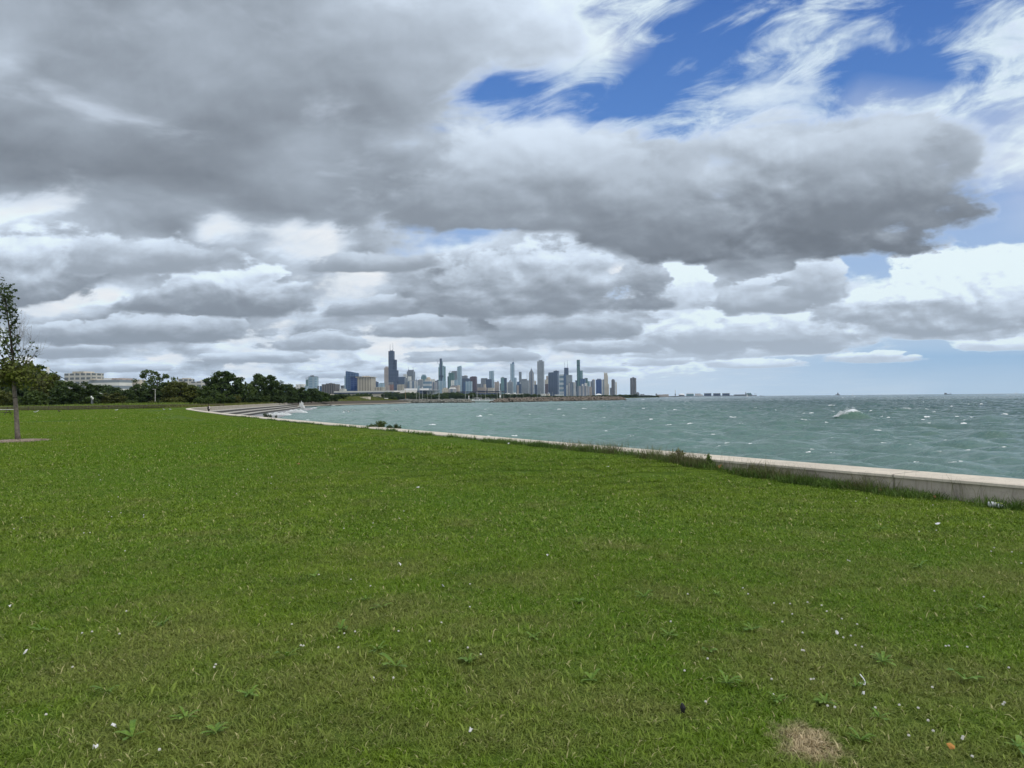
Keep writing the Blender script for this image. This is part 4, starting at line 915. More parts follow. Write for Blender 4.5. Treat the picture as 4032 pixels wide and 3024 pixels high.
# --- low concrete building on the beach and canopy
T('low flat concrete beach house with a dark opening on the grassy mound', 520, [('wall', 1368, 1459, 1563.5, M_CONC), ('opening', 1421, 1441, 1568, 'black', 1571.5), ('end_wall', 1430, 1458, 1562.3, M_CONC)], name='beach_house', depth=4, base=0.2)
T('grey flat canopy on thin posts at the end of the revetment', 585, [('roof', 1498, 1532, 1575.5, M_ROOF, 1578), ('ridge', 1506, 1522, 1573, M_ROOF, 1576, 'taper:0.5'), ('post', 1501, 1502, 1577.6, M_ANT), ('post', 1526, 1527, 1577.6, M_ANT), ('sign_board', 1516, 1526, 1567, 'white', 1573)], name='canopy', depth=6, phi=0.0, base=0.3)
# footbridge between the trees
def footbridge():
    t = empty('footbridge', tuple(at(188, 1560, 330).xy) + (0,), 'white pylon and stay cable of a footbridge rising out of the trees at left', 'bridge')
    inv = t.location.copy()
    a = MB(); p = at(188, 1445, 330); a.box(p.x - 0.55, p.x + 0.55, p.y - 0.6, p.y + 0.6, 0, p.z, taper=0.1); o = a.build('pylon', M_WHITE, t); o.data.transform(Matrix.Translation(-inv))
    a = MB(); q = [at(190, 1452, 330), at(215, 1468.5, 334), at(240, 1484, 338), at(268, 1499, 343)]; a.tube(q, 0.16, 6); o = a.build('stay_cable', FM['navy'], t); o.data.transform(Matrix.Translation(-inv))
    for i, px in enumerate((211, 238)):
        a = MB(); s = at(px, 1466 if i == 0 else 1483, 333); a.tube([s, s + Vector((0, 0, -1.2))], 0.1, 5); o = a.build('hanger', M_ANT, t); o.data.transform(Matrix.Translation(-inv))
    a = MB(); q = [at(345, 1534, 300), at(385, 1546, 292), at(425, 1559, 284)]; a.tube(q, 0.22, 6); o = a.build('handrail', M_ROOF, t); o.data.transform(Matrix.Translation(-inv))
footbridge()

# ------------------------------------------------------------------ breakwater and boats
def rock_mesh(mb, c, s, r):
    V = []; 
    for v in ((1, 0, 0), (0.5, .87, 0), (-.5, .87, 0), (-1, 0, 0), (-.5, -.87, 0), (.5, -.87, 0)):
        V.append(Vector(v) * r.uniform(0.75, 1.15) + Vector((0, 0, r.uniform(-.35, .15))))
    V += [Vector((r.uniform(.2, .6), r.uniform(.1, .5), r.uniform(.5, .9))), Vector((r.uniform(-.6, -.2), r.uniform(.1, .5), r.uniform(.5, .9))), Vector((r.uniform(-.3, .3), r.uniform(-.6, -.2), r.uniform(.5, .9))), Vector((0, 0, -.8))]
    M = Euler((r.uniform(-.5, .5), r.uniform(-.5, .5), r.uniform(0, 6.3))).to_matrix()
    V = [M @ Vector((v.x * s * r.uniform(.9, 1.1), v.y * s * 0.8, v.z * s * 0.8)) + Vector(c) for v in V]
    mb.add(V, [(0, 1, 6), (1, 2, 7, 6), (2, 3, 7), (3, 4, 8, 7), (4, 5, 8), (5, 0, 6, 8), (6, 7, 8), (1, 0, 9), (2, 1, 9), (3, 2, 9), (4, 3, 9), (5, 4, 9), (0, 5, 9)])
def rock_mat(name, a, b_):
    m, nt, b = material(name, a, 0.9, 0.2)
    g = nt.new('ShaderNodeNewGeometry'); P = g.outputs['Position']; z = nt.sep(P)[2]
    c = nt.mix(nt.mr(nt.noise(P, 0.55, 5, 0.7), 0.38, 0.62), a + (1,), b_ + (1,))
    c = nt.mix(nt.mr(z, Z_W + 0.5, Z_W + 1.1, 0.75, 0.0), c, (0.03, 0.035, 0.03, 1))   # weed and wet at the waterline
    nt.l.new(c, b.inputs['Base Color']); return m
M_ROCK = rock_mat('grey_armour_stone', (0.12, 0.125, 0.11), (0.26, 0.25, 0.22)); M_ROCKB = rock_mat('brown_armour_stone', (0.11, 0.095, 0.080), (0.24, 0.205, 0.17))
def breakwater(label, pts, width, tops, mat, seed, n):
    r = random.Random(seed); mb = MB()
    P = [Vector((*p, 0)) for p in pts]; L = [0]
    for a, b in zip(P, P[1:]): L.append(L[-1] + (b - a).length)
    for i in range(n):
        s = r.uniform(0, L[-1]); j = next(k for k in range(len(L) - 1) if s <= L[k + 1]); t = (s - L[j]) / (L[j + 1] - L[j])
        c = P[j].lerp(P[j + 1], t); d = (P[j + 1] - P[j]).normalized(); nrm = Vector((d.y, -d.x, 0)); top = tops[j] + (tops[j + 1] - tops[j]) * t
        o = r.uniform(-1, 1); z = Z_W + (top - Z_W) * (1 - abs(o) ** 1.5) * r.uniform(0.8, 1.03) - 0.5
        end = min(s, L[-1] - s)
        if end < 4: z -= (4 - end) * 0.5
        rock_mesh(mb, c + nrm * o * width + Vector((0, 0, z)), r.uniform(0.8, 1.45), r)
    core = MB(); fr = path_frames(smooth_path(pts, 1))
    sweep(core, fr, [(-width * .8, -2.8), (-width * .3, min(tops) - 1.3), (width * .3, min(tops) - 1.3), (width * .8, -2.8)][::-1])
    b = len(mb.v); mb.v += core.v; mb.f += [tuple(b + i for i in f) for f in core.f]
    tag(mb.build('breakwater', mat), label, 'breakwater')
def wl(px, py): 
    p = on_ground(px, py, Z_W); return (p.x, p.y)
def yy_at(px, Y): return (P2X(px, Y), Y)
breakwater('grey boulder breakwater left of the harbour mouth', [yy_at(1556, 618), yy_at(1640, 612), yy_at(1740, 600), yy_at(1866, 590)], 5.5, [1.0, 1.15, 1.15, 0.7], M_ROCK, 3, 1150)
breakwater('brown boulder breakwater running right from the harbour mouth', [yy_at(1936, 578), yy_at(2000, 590), yy_at(2100, 628), yy_at(2200, 665), yy_at(2330, 722), yy_at(2452, 800)], 6.0, [0.6, 1.7, 1.95, 2.1, 2.4, 2.0], M_ROCKB, 4, 2300)

M_HULL = simple('white_hull', (0.74, 0.75, 0.75), 0.35, 0.06, spec=0.5); M_HULLB = simple('blue_hull', (0.05, 0.08, 0.16), 0.4); M_GLS = simple('boat_glass', (0.03, 0.035, 0.045), 0.2, spec=0.7)
M_MAST = simple('mast_metal', (0.62, 0.62, 0.60), 0.4); M_MASTW = simple('wood_mast', (0.42, 0.27, 0.16), 0.6); M_CANV = simple('blue_canvas', (0.06, 0.10, 0.22), 0.9)
def hull(L, W, H, z0=0.0):
    mb = MB(); st = [(-.5, .80), (-.3, .98), (0, 1.0), (.25, .82), (.42, .42), (.5, .03)]
    for t, w in st:
        x = t * L; s = 1 + 0.18 * max(0, t)
        mb.v += [(x * (1 if t < .5 else 1.03), -W / 2 * w, z0 + H * s), (x * 0.94, -W / 2 * w * .7, z0 + H * .35), (x * .9, 0, z0 - .25), (x * 0.94, W / 2 * w * .7, z0 + H * .35), (x * (1 if t < .5 else 1.03), W / 2 * w, z0 + H * s)]
    for i in range(len(st) - 1):
        for k in range(4): mb.f.append((i * 5 + k, i * 5 + k + 1, (i + 1) * 5 + k + 1, (i + 1) * 5 + k))
        mb.f.append((i * 5, (i + 1) * 5, (i + 1) * 5 + 4, i * 5 + 4))
    mb.f.append((4, 3, 2, 1, 0)); return mb
def motorboat(L=9.0):
    t = empty('motorboat', (0, 0, 0), 'x', 'boat')
    hull(L, L * .33, L * .13).build('hull', M_HULL, t)
    a = MB(); a.box(-L * .22, L * .16, -L * .12, L * .12, L * .13, L * .23, taper=.12); a.build('cabin', M_HULL, t)
    a = MB(); a.box(-L * .205, L * .145, -L * .124, L * .124, L * .165, L * .205, taper=.05); a.build('cabin_window', M_GLS, t)
    a = MB(); a.box(-L * .20, L * .06, -L * .11, L * .11, L * .30, L * .312)
    for sx in (-.18, .04):
        for sy in (-.1, .1): a.tube([(L * sx, L * sy, L * .22), (L * sx, L * sy, L * .30)], .03, 4)
    a.build('flybridge_roof', M_HULL, t)
    return t
def sailboat(L=10.0, Hm=13.0, mast=None, hullm=None):
    t = empty('sailboat', (0, 0, 0), 'x', 'boat')
    hull(L, L * .28, L * .11).build('hull', hullm or M_HULL, t)
    a = MB(); a.box(-L * .15, L * .2, -L * .08, L * .08, L * .11, L * .16, taper=.2); a.build('cabin', M_HULL, t)
    a = MB(); a.tube([(L * .08, 0, L * .12), (L * .08, 0, Hm)], [.13, .09], 6); a.tube([(L * .08, -.9, Hm * .62), (L * .08, .9, Hm * .62)], .05, 4); a.build('mast', mast or M_MAST, t)
    a = MB(); a.tube([(L * .06, 0, L * .22), (-L * .32, 0, L * .22)], .16, 6); a.build('boom_cover', M_CANV, t)
    a = MB()
    for q in ((L * .49, 0, L * .13), (-L * .48, 0, L * .12)): a.tube([q, (L * .08, 0, Hm * .97)], .02, 3)
    a.build('stays', M_ANT, t)
    return t
def copy_tree(o, parent=None):
    c = o.copy(); COL.objects.link(c); c.parent = parent
    for ch in list(o.children): copy_tree(ch, c)
    return c
PROTO = {}
def place(kind, maker, loc, rz, label, group, sc=1.0):
    if kind not in PROTO: PROTO[kind] = maker(); o = PROTO[kind]
    else: o = copy_tree(PROTO[kind])
    o.location = loc; o.rotation_euler = (0, 0, rz); o.scale = (sc,) * 3; o['label'] = label; o['group'] = group
    return o
GB = 'white motorboats moored behind the breakwater'; GS = 'sailboats moored in the harbour'
rb = random.Random(8)
mot = [(1602, 640, 1.1, 'white motorboat at the left end of the boulder breakwater beside the wooden mast'), (1583, 640, 0.9, 'small white motorboat at the very left end of the moored row'), (1622, 655, .9, 'white motorboat just right of the wooden mast')]
for i, px in enumerate((1646, 1672, 1696, 1722, 1750, 1767, 1783, 1797, 1812, 1826, 1841, 1856)):
    mot.append((px, 640 + 12 * (i % 3), rb.uniform(.8, 1.1), 'white motorboat showing its cabin above the grey boulder breakwater'))
mot += [(1868, 640, .9, 'white motorboat at the left of the gap between the breakwaters'), (1880, 620, 1.25, 'large white motorboat broadside in the gap between the breakwaters'), (1893, 650, 1.2, 'tall white cruiser in the middle of the gap between the breakwaters'), (1907, 625, .95, 'white motorboat just right of the middle of the gap'),
        (1922, 615, 1.2, 'white motorboat left of the right-hand breakwater tip'), (1944, 640, 1.1, 'white cruiser just behind the right-hand breakwater tip'), (1958, 650, .8, 'small white motorboat behind the right-hand breakwater tip'), (1991, 700, 1.0, 'white motorboat cabin at the foot of the stadium behind brown boulders'), (2015, 720, 1.0, 'white motorboat cabin right of the stadium behind brown boulders')]
for px, D, sc, lb in mot:
    p = (P2X(px, D), D, Z_W + 0.15); place('mot', motorboat, p, rb.uniform(0, 6.28) if sc < 1.2 else rb.uniform(-.3, .3), lb, GB, sc * 1.15)
sb = [(1637, 1543, 680, 'stadium'), (1654, 1537, 670, ''), (1666, 1539, 690, ''), (1685, 1552, 700, ''), (1832, 1540, 680, ''), (1864, 1552, 720, ''), (1875, 1541, 690, ''), (1879, 1541, 740, ''), (1896, 1553, 720, ''), (1914, 1541, 660, ''), (1957, 1545, 690, ''), (1971, 1541, 670, ''), (1986, 1544, 700, ''),
      (2007, 1552, 760, ''), (2037, 1553, 780, ''), (2062, 1555, 800, ''), (2115, 1551, 800, ''), (2131, 1540, 780, ''), (2177, 1543, 800, ''), (2218, 1540, 830, ''), (2250, 1545, 850, ''), (2267, 1542, 860, ''), (1732, 1546, 690, ''), (1700, 1552, 720, ''), (1463, 1556, 700, ''), (1486, 1551, 680, ''), (1510, 1552, 700, ''), (1726, 1552, 660, '')]
marks = {1637: 'left of the white stacks row', 1654: 'left of a taller pair', 1666: 'right of a taller pair', 1685: 'short, below the right end of the stacks', 1700: 'short, left of the stepped tower', 1732: 'before the stepped glass tower', 1726: 'short, foot of the stepped tower', 1832: 'before the left half of the stadium',
         1864: 'short, before the stadium', 1875: 'left of two close masts before the stadium', 1879: 'right of two close masts before the stadium', 1896: 'short, above the gap boats', 1914: 'above the right side of the gap', 1957: 'left of the white flagpole', 1971: 'right of the white flagpole', 1986: 'at the right end of the stadium',
         2007: 'short, right of the stadium', 2037: 'before the white pavilion roofs', 2062: 'right of the pavilion roofs', 2115: 'below the white-grey slab tower, short', 2131: 'below the white-grey slab tower, tall', 2177: 'before the very broad blue-grey slab', 2218: 'before the ladder-banded tower', 2250: 'below the grey marble block', 2267: 'left of the teal stepped tower', 1463: 'behind the grassy mound, left', 1486: 'behind the grassy mound, middle', 1510: 'above the grey canopy'}
for px, pt, D, _ in sb:
    zt = P2Z(pt, px, D) - Z_W; s = zt / 13.0
    place('sail', sailboat, (P2X(px, D), D, Z_W + 0.1), rb.choice((0.3, 3.4, 1.2, 2.6)) + rb.uniform(-.2, .2), 'moored sailboat with bare mast, ' + marks[px], GS, s)
t = sailboat(14, P2Z(1518, 1592, 640) - Z_W, M_MASTW); t.location = (P2X(1592, 640), 640, Z_W + .1); t.rotation_euler = (0, 0, .4)
tag(t, 'large sailboat with a thick wooden mast, tallest mast in the harbour', group=GS)
def small_thing(): pass
t = empty('flagpole', (P2X(1969, 640), 640, 0), 'white flagpole with a lamp cage on the right-hand breakwater tip', 'flagpole')
a = MB(); a.tube([(0, 0, -2), (0, 0, P2Z(1535, 1969, 640))], [.28, .12], 8); a.build('pole', M_WHITE, t)
a = MB(); a.lathe([(.5, 2.2), (.6, 2.5), (.6, 3.6), (.3, 4.2)], 8); a.build('lamp_cage', M_WHITE, t)
def beacon(px, D, label, zt):
    t = empty('harbour_beacon', (P2X(px, D), D, 0.4), label, 'beacon')
    a = MB(); a.lathe([(.5, 0), (.35, .4), (.3, zt), (.45, zt), (.45, zt + .5), (.1, zt + .8)], 10); a.build('column', M_WHITE, t)
    a = MB(); a.lathe([(.2, zt + .8), (.22, zt + 1.3), (.05, zt + 1.5)], 8); a.build('lamp', FM['brick'], t)
beacon(1846, 592, 'white light beacon on the left-hand breakwater tip', 2.6)
# distant craft on the horizon
def far_sail(px, py_top, D, label):
    t = empty('sailboat', (P2X(px, D), D, Z_W), label, 'boat'); h = P2Z(py_top, px, D) - Z_W
    hull(9, 2.6, 1.0).build('hull', M_HULL, t)
    a = MB(); a.tube([(.8, 0, 1), (.8, 0, h)], .12, 5); a.build('mast', M_MAST, t)
    a = MB(); a.add([(.6, 0, 1.6), (-3.6, .25, 1.6), (-1.4, .4, h * .5), (.6, .05, h * .97), (.62, .10, 1.6)], [(0, 1, 2, 3), (4, 3, 2, 1)]); a.build('mainsail', M_WHITE, t)
far_sail(2943, 1550, 2600, 'small white sail in front of the pier ballroom')
far_sail(3357, 1549.5, 3800, 'tiny white sail right of the intake crib')
far_sail(4001, 1541, 4000, 'tiny white sail at the right edge on the horizon')
def ship(px, D, L, label, house=0.15):
    t = empty('ship', (P2X(px, D), D, Z_W), label, 'ship')
    a = hull(L, L * .14, L * .07); a.build('hull', FM['dgrey'], t)
    a = MB(); a.box(-L * .46, -L * .18, -L * .05, L * .05, L * .07, L * .17); a.box(-L * .42, -L * .25, -L * .04, L * .04, L * .17, L * .21); a.build('deckhouse', FM['brown'], t)
    a = MB(); a.tube([(L * .36, 0, L * .07), (L * .36, 0, L * .22)], L * .008, 5); a.tube([(L * .36, 0, L * .14), (L * .2, 0, L * .10)], L * .006, 4); a.build('crane_mast', M_ANT, t)
ship(3733, 5200, 56, 'grey work ship with deckhouse aft alone on the right horizon')
ship(3001, 4800, 26, 'white excursion boat just right of the pier end')
t = empty('ferris_wheel', (P2X(2974, PD), PD, 0), 'small faint round wheel at the right end of the pier', 'ride')
a = MB(); a.tube([(9 * math.cos(q), 0, 8 + 9 * math.sin(q)) for q in [j * math.pi / 10 for j in range(21)]], .6, 5); a.build('rim', M_ANT, t)
a = MB()
for j in range(8): a.tube([(0, 0, 8), (9 * math.cos(j * math.pi / 4), 0, 8 + 9 * math.sin(j * math.pi / 4))], .25, 4)
a.build('spokes', M_ANT, t)

# ------------------------------------------------------------------ lawn grass
def blades_mesh(name, n, size, L, w, seed, lean=(0.35, 1.15), patchy=0.0, link=False):
    r = np.random.default_rng(seed)
    x = r.uniform(-size / 2, size / 2, n); y = r.uniform(-size / 2, size / 2, n)
    if patchy:
        k = r.integers(0, 40, n); cx = r.uniform(-size / 2, size / 2, 40); cyy = r.uniform(-size / 2, size / 2, 40); q = r.uniform(0, 1, n) < patchy
        x = np.where(q, cx[k] + r.normal(0, size * .025, n), x); y = np.where(q, cyy[k] + r.normal(0, size * .025, n), y)
    az = r.uniform(0, 2 * np.pi, n); ln = L * r.uniform(0.5, 1.35, n) ** 1.2; le = r.uniform(lean[0], lean[1], n)
    f = np.zeros(n)
    for _ in range(7):
        q = r.uniform(0, 2 * np.pi); kf = r.uniform(3, 11) * 2 * np.pi / size; f += np.cos((x * np.cos(q) + y * np.sin(q)) * kf + r.uniform(0, 6.28))
    f = np.clip(0.5 + f / 5.0, 0, 1); ln = ln * (0.55 + 0.95 * f)
    wd = w * r.uniform(0.6, 1.4, n) * np.where(r.uniform(0, 1, n) < 0.10, 2.4, 1.0); rnd = np.clip(r.uniform(0, 1, n) * 0.75 + 0.25 * f + 0.0, 0, 0.999)
    dx, dy = np.cos(az), np.sin(az); px, py = -np.sin(az + r.normal(0, .8, n)), np.cos(az + r.normal(0, .8, n))
    def P(t, b):                                   # t along the blade, b bend
        a = le * (0.6 + 0.7 * b); return np.stack([x + dx * np.sin(a) * ln * t, y + dy * np.sin(a) * ln * t, np.cos(np.minimum(a, 1.45)) * ln * t + 0.0], -1)
    r0 = P(0, 0); m = P(0.55, 0.3); tp = P(1.0, 0.9)
    side = np.stack([px, py, np.zeros(n)], -1) * wd[:, None]
    V = np.stack([r0 - side * .5, r0 + side * .5, m - side * .45, m + side * .45, tp], 1).reshape(-1, 3)
    b = np.arange(n)[:, None] * 5
    Q = np.concatenate([b + [0, 1, 3], b + [0, 3, 2], b + [2, 3, 4]], 0)
    return np_mesh(name, V, Q, M_BLADE, attrs={'rnd': np.repeat(rnd, 5)}, link=link)
def build_grass():
    pc = bpy.data.collections.new('grass_patches')
    cfg = []
    def lod(tag_, nvar, n, size, L, w, patchy, lean):
        s = len(cfg)
        for i in range(nvar):
            o = blades_mesh('g%d_%s%d' % (len(LODS), tag_, i), n, size, L, w, 100 * len(LODS) + i, lean, patchy); pc.objects.link(o); cfg.append(o)
        LODS.append((s, nvar))
    LODS = []
    lod('a', 5, 3600, 0.62, 0.035, 0.0034, 0.25, (0.5, 1.45))
    lod('b', 4, 3300, 1.1, 0.038, 0.0068, 0.30, (0.45, 1.4))
    lod('c', 3, 3000, 2.4, 0.050, 0.0125, 0.15, (0.2, 1.0))
    lod('d', 3, 3600, 6.5, 0.062, 0.0300, 0.1, (0.1, 0.9))
    pts = []; rz = []; sc = []; idx = []
    r = np.random.default_rng(5)
    for li, (y0, y1, step) in enumerate(((1.6, 8.0, 0.38), (7.6, 19.0, 0.74), (18.0, 52.0, 1.7), (50.0, 160.0, 4.8))):
        gy = np.arange(y0, y1, step); xm = y1 * 0.86 + 3
        X, Y = np.meshgrid(np.arange(-xm, xm, step), gy); X = X.ravel() + r.uniform(-.3, .3, X.size) * step; Y = Y.ravel() + r.uniform(-.3, .3, Y.size) * step
        size = (0.62, 1.1, 2.4, 6.5)[li]
        ok = (np.abs(X) < 0.80 * Y + 2.5) & (wall_dist(X, Y) > 0.80 + size * 0.5) & (Y < np.interp(X, FLX, FLY) - size * .4)
        X, Y = X[ok], Y[ok]
        # next to the wall use smaller pieces of the same turf so that no blade grows through the concrete
        pts.append(np.stack([X, Y, ground_h(X, Y) - 0.002], -1)); rz.append(r.uniform(0, 6.28, len(X))); sc.append(r.uniform(.92, 1.1, len(X)))
        idx.append(LODS[li][0] + r.integers(0, LODS[li][1], len(X)))
    # wall margin: small patches
    for (y0, y1, st, s, d0, d1, li) in ((4, 21, .33, .62, .98, 2.0, 0), (19, 52, 0.55, .62, .98, 2.6, 1), (50, 118, 1.0, .42, 1.0, 4.2, 2)):
        gy = np.arange(y0, y1, st); gd = np.arange(d0, d1, st * .8)
        Y, Dd = np.meshgrid(gy, gd); Y = Y.ravel() + r.uniform(-.3, .3, Y.size) * st; Dd = Dd.ravel()
        X = np.interp(Y, WY, WX) - Dd / 0.86
        pts.append(np.stack([X, Y, ground_h(X, Y) - 0.002], -1)); rz.append(r.uniform(0, 6.28, len(X))); sc.append(np.full(len(X), (0.5 if li == 0 else 0.38 if li == 1 else 0.4)))
        idx.append(LODS[li][0] + r.integers(0, LODS[li][1], len(X)))
    pts = np.concatenate(pts); rz = np.concatenate(rz); sc = np.concatenate(sc); idx = np.concatenate(idx)
    me = bpy.data.meshes.new('grass'); me.vertices.add(len(pts)); me.vertices.foreach_set('co', pts.astype(np.float32).ravel())
    for nm, arr, ty in (('rz', rz, 'FLOAT'), ('sc', sc, 'FLOAT'), ('pick', idx, 'INT')):
        a = me.attributes.new(nm, ty, 'POINT'); a.data.foreach_set('value', arr.astype(np.int32 if ty == 'INT' else np.float32))
    o = bpy.data.objects.new('grass', me); COL.objects.link(o)
    tag(o, 'short mown green grass of the park lawn', 'grass', kind='stuff')
    ng = bpy.data.node_groups.new('grass_nodes', 'GeometryNodeTree')
    ng.interface.new_socket('Geometry', in_out='INPUT', socket_type='NodeSocketGeometry'); ng.interface.new_socket('Geometry', in_out='OUTPUT', socket_type='NodeSocketGeometry')
    N = ng.nodes; gi = N.new('NodeGroupInput'); go = N.new('NodeGroupOutput')
    ip = N.new('GeometryNodeInstanceOnPoints'); ci = N.new('GeometryNodeCollectionInfo'); ci.inputs[0].default_value = pc
    ci.inputs['Separate Children'].default_value = True; ci.inputs['Reset Children'].default_value = True
    def na(nm, ty):
        q = N.new('GeometryNodeInputNamedAttribute'); q.data_type = ty; q.inputs[0].default_value = nm; return q.outputs['Attribute']
    cx = N.new('ShaderNodeCombineXYZ'); ng.links.new(na('rz', 'FLOAT'), cx.inputs[2])
    ng.links.new(gi.outputs[0], ip.inputs['Points']); ng.links.new(ci.outputs[0], ip.inputs['Instance']); ip.inputs['Pick Instance'].default_value = True
    ng.links.new(na('pick', 'INT'), ip.inputs['Instance Index']); ng.links.new(cx.outputs[0], ip.inputs['Rotation']); ng.links.new(na('sc', 'FLOAT'), ip.inputs['Scale'])
    ng.links.new(ip.outputs[0], go.inputs[0])
    md = o.modifiers.new('grass', 'NODES'); md.node_group = ng
    print('grass points', len(pts))
build_grass()

def leaf_mat(name, c1, c2, trans=0.25, scale=0.35, rough=0.55):
    m, nt, b = material(name, c1, rough, 0.3)
    tc = nt.new('ShaderNodeTexCoord'); oi = nt.new('ShaderNodeObjectInfo'); P = tc.outputs['Object']
    n = nt.noise(P, scale, 4, 0.6); n2 = nt.noise(P, scale * 9, 3, 0.6)
    c = nt.mix(nt.mr(nt.m('ADD', n, nt.m('MULTIPLY', nt.m('SUBTRACT', n2, 0.5), 0.7)), 0.32, 0.68), c1 + (1,), c2 + (1,))
    c = nt.mix(nt.mr(oi.outputs['Random'], 0, 1, 0.0, 0.35, kind='LINEAR'), c, tuple(q * 0.65 for q in c2) + (1,))
    nt.l.new(c, b.inputs['Base Color'])
    tr = nt.new('ShaderNodeBsdfTranslucent'); nt.l.new(c, tr.inputs['Color'])
    mx = nt.new('ShaderNodeMixShader'); mx.inputs[0].default_value = trans
    nt.l.new(b.outputs[0], mx.inputs[1]); nt.l.new(tr.outputs[0], mx.inputs[2]); nt.l.new(mx.outputs[0], nt.n['Material Output'].inputs['Surface'])
    return m
ML_DARK = leaf_mat('dark_foliage', (0.026, 0.052, 0.012), (0.066, 0.108, 0.022), 0.15, 0.5)
ML_OLIVE = leaf_mat('olive_foliage', (0.062, 0.082, 0.016), (0.125, 0.140, 0.026), 0.2, 0.5)
ML_MID = leaf_mat('mid_green_foliage', (0.045, 0.080, 0.016), (0.100, 0.150, 0.030), 0.2, 0.5)
ML_MAPLE = leaf_mat('maple_leaves', (0.055, 0.095, 0.018), (0.110, 0.160, 0.032), 0.3, 1.2)
ML_MAPLED = leaf_mat('dark_maple_leaves', (0.028, 0.052, 0.020), (0.060, 0.095, 0.028), 0.25, 1.2)
ML_SKIRT = leaf_mat('olive_maple_leaves', (0.085, 0.115, 0.018), (0.150, 0.180, 0.030), 0.3, 1.2)
ML_TALL = leaf_mat('tall_meadow_grass', (0.120, 0.140, 0.030), (0.200, 0.210, 0.050), 0.25, 0.05)
ML_LIME = leaf_mat('lime_green_weeds', (0.150, 0.230, 0.030), (0.230, 0.310, 0.050), 0.25, 0.05)
ML_DTALL = leaf_mat('dark_tall_grass', (0.060, 0.120, 0.018), (0.120, 0.200, 0.034), 0.25, 1.5)
ML_SEED = leaf_mat('brown_seeding_grass', (0.140, 0.115, 0.060), (0.150, 0.190, 0.060), 0.2, 1.5)
M_BARK = simple('grey_bark', (0.15, 0.13, 0.11), 0.9, 0.35, 9.0); M_BARKD = simple('dark_bark', (0.045, 0.036, 0.032), 0.9, 0.3, 9.0)

def crown_pts(seed, n, shape='round', gaps=0.3):
    """points spread through a crown of height 1 and radius 0.5 made of many unequal leafy clumps"""
    r = np.random.default_rng(seed); cl = []
    m = 80 if shape != 'airy' else 62
    for _ in range(m):
        while True:
            p = np.array([r.uniform(-.5, .5), r.uniform(-.5, .5), r.uniform(.06, 1.0)])
            rad = 0.5 * (1 - (abs(p[2] - 0.50) / 0.55) ** 2.2) ** 0.5 if abs(p[2] - .5) < .55 else 0
            if shape == 'cone': rad = 0.48 * (1.05 - p[2]) ** .8
            if shape == 'wide': rad = 0.5 * (1 - (abs(p[2] - 0.38) / 0.66) ** 2.2) ** 0.5 if abs(p[2] - .38) < .66 else 0
            rr = math.hypot(p[0], p[1])
            if rr < rad * .93 and (rr > rad * .45 or p[2] > .8 or r.uniform() < .35): break
        cl.append((p, r.uniform(.065, .135) * (0.80 if shape == 'airy' else 1)))
    k = r.integers(0, len(cl), n); C = np.array([c[0] for c in cl])[k]; S = np.array([c[1] for c in cl])[k]
    d = r.normal(size=(n, 3)); d /= np.linalg.norm(d, axis=1)[:, None]
    rad = S * r.uniform(0.25, 1.12, n) ** 0.6
    P = C + d * rad[:, None] * [1, 1, .8]
    P[:, 2] = np.maximum(P[:, 2], 0.01)
    return P, d, cl
def cards(name, P, Nn, size, mat, seed, parent=None, link=True):
    r = np.random.default_rng(seed); n = len(P)
    a = r.normal(size=(n, 3)) + Nn * 0.8; a /= np.linalg.norm(a, axis=1)[:, None]
    t = np.cross(a, r.normal(size=(n, 3))); t /= np.linalg.norm(t, axis=1)[:, None]; b = np.cross(a, t)
    s = (size * r.uniform(.55, 1.4, n))[:, None]
    V = np.stack([P - t * s, P - b * s * .6 + a * s * .2, P + t * s, P + b * s * .6 + a * s * .15], 1).reshape(-1, 3)
    Q = np.arange(4 * n).reshape(-1, 4)
    return np_mesh(name, V, Q, mat, parent=parent, link=link)
MESH = {}
def tree_meshes(kind):
    if kind in MESH: return MESH[kind]
    seed, shape, n = {'r1': (1, 'round', 9000), 'r2': (2, 'wide', 9000), 'r3': (3, 'round', 8500), 'w1': (4, 'wide', 9000), 'a1': (5, 'airy', 4200), 'c1': (6, 'cone', 6500), 's1': (7, 'wide', 4200), 's2': (8, 'round', 4200), 'f1': (9, 'wide', 1500), 'f2': (10, 'round', 1500)}[kind]
    P, N_, cl = crown_pts(seed, n, shape)
    sz = 0.030 if kind[0] in 'rwac' else 0.045 if kind[0] == 's' else 0.08
    if kind[0] == 'a': sz = .024
    o = cards('crown', P, N_, sz, None, seed, link=False)
    mb = MB(); r = random.Random(seed)
    mb.tube([(0, 0, -.05), (0.01, 0, .2), (-.005, .01, .45), (0, 0, .75)], [.026, .020, .014, .005], 7)
    for p, s in cl[:14]:
        q = Vector(p); z0 = max(.12, q.z * .45); mb.tube([(0, 0, z0), Vector((q.x * .45, q.y * .45, (z0 + q.z) / 2 - .01)), q], [.010, .006, .002], 5, cap=False)
    tr = mb.build('trunk', None, link=False)
    MESH[kind] = (o.data, tr.data); return MESH[kind]
MESHM = {}
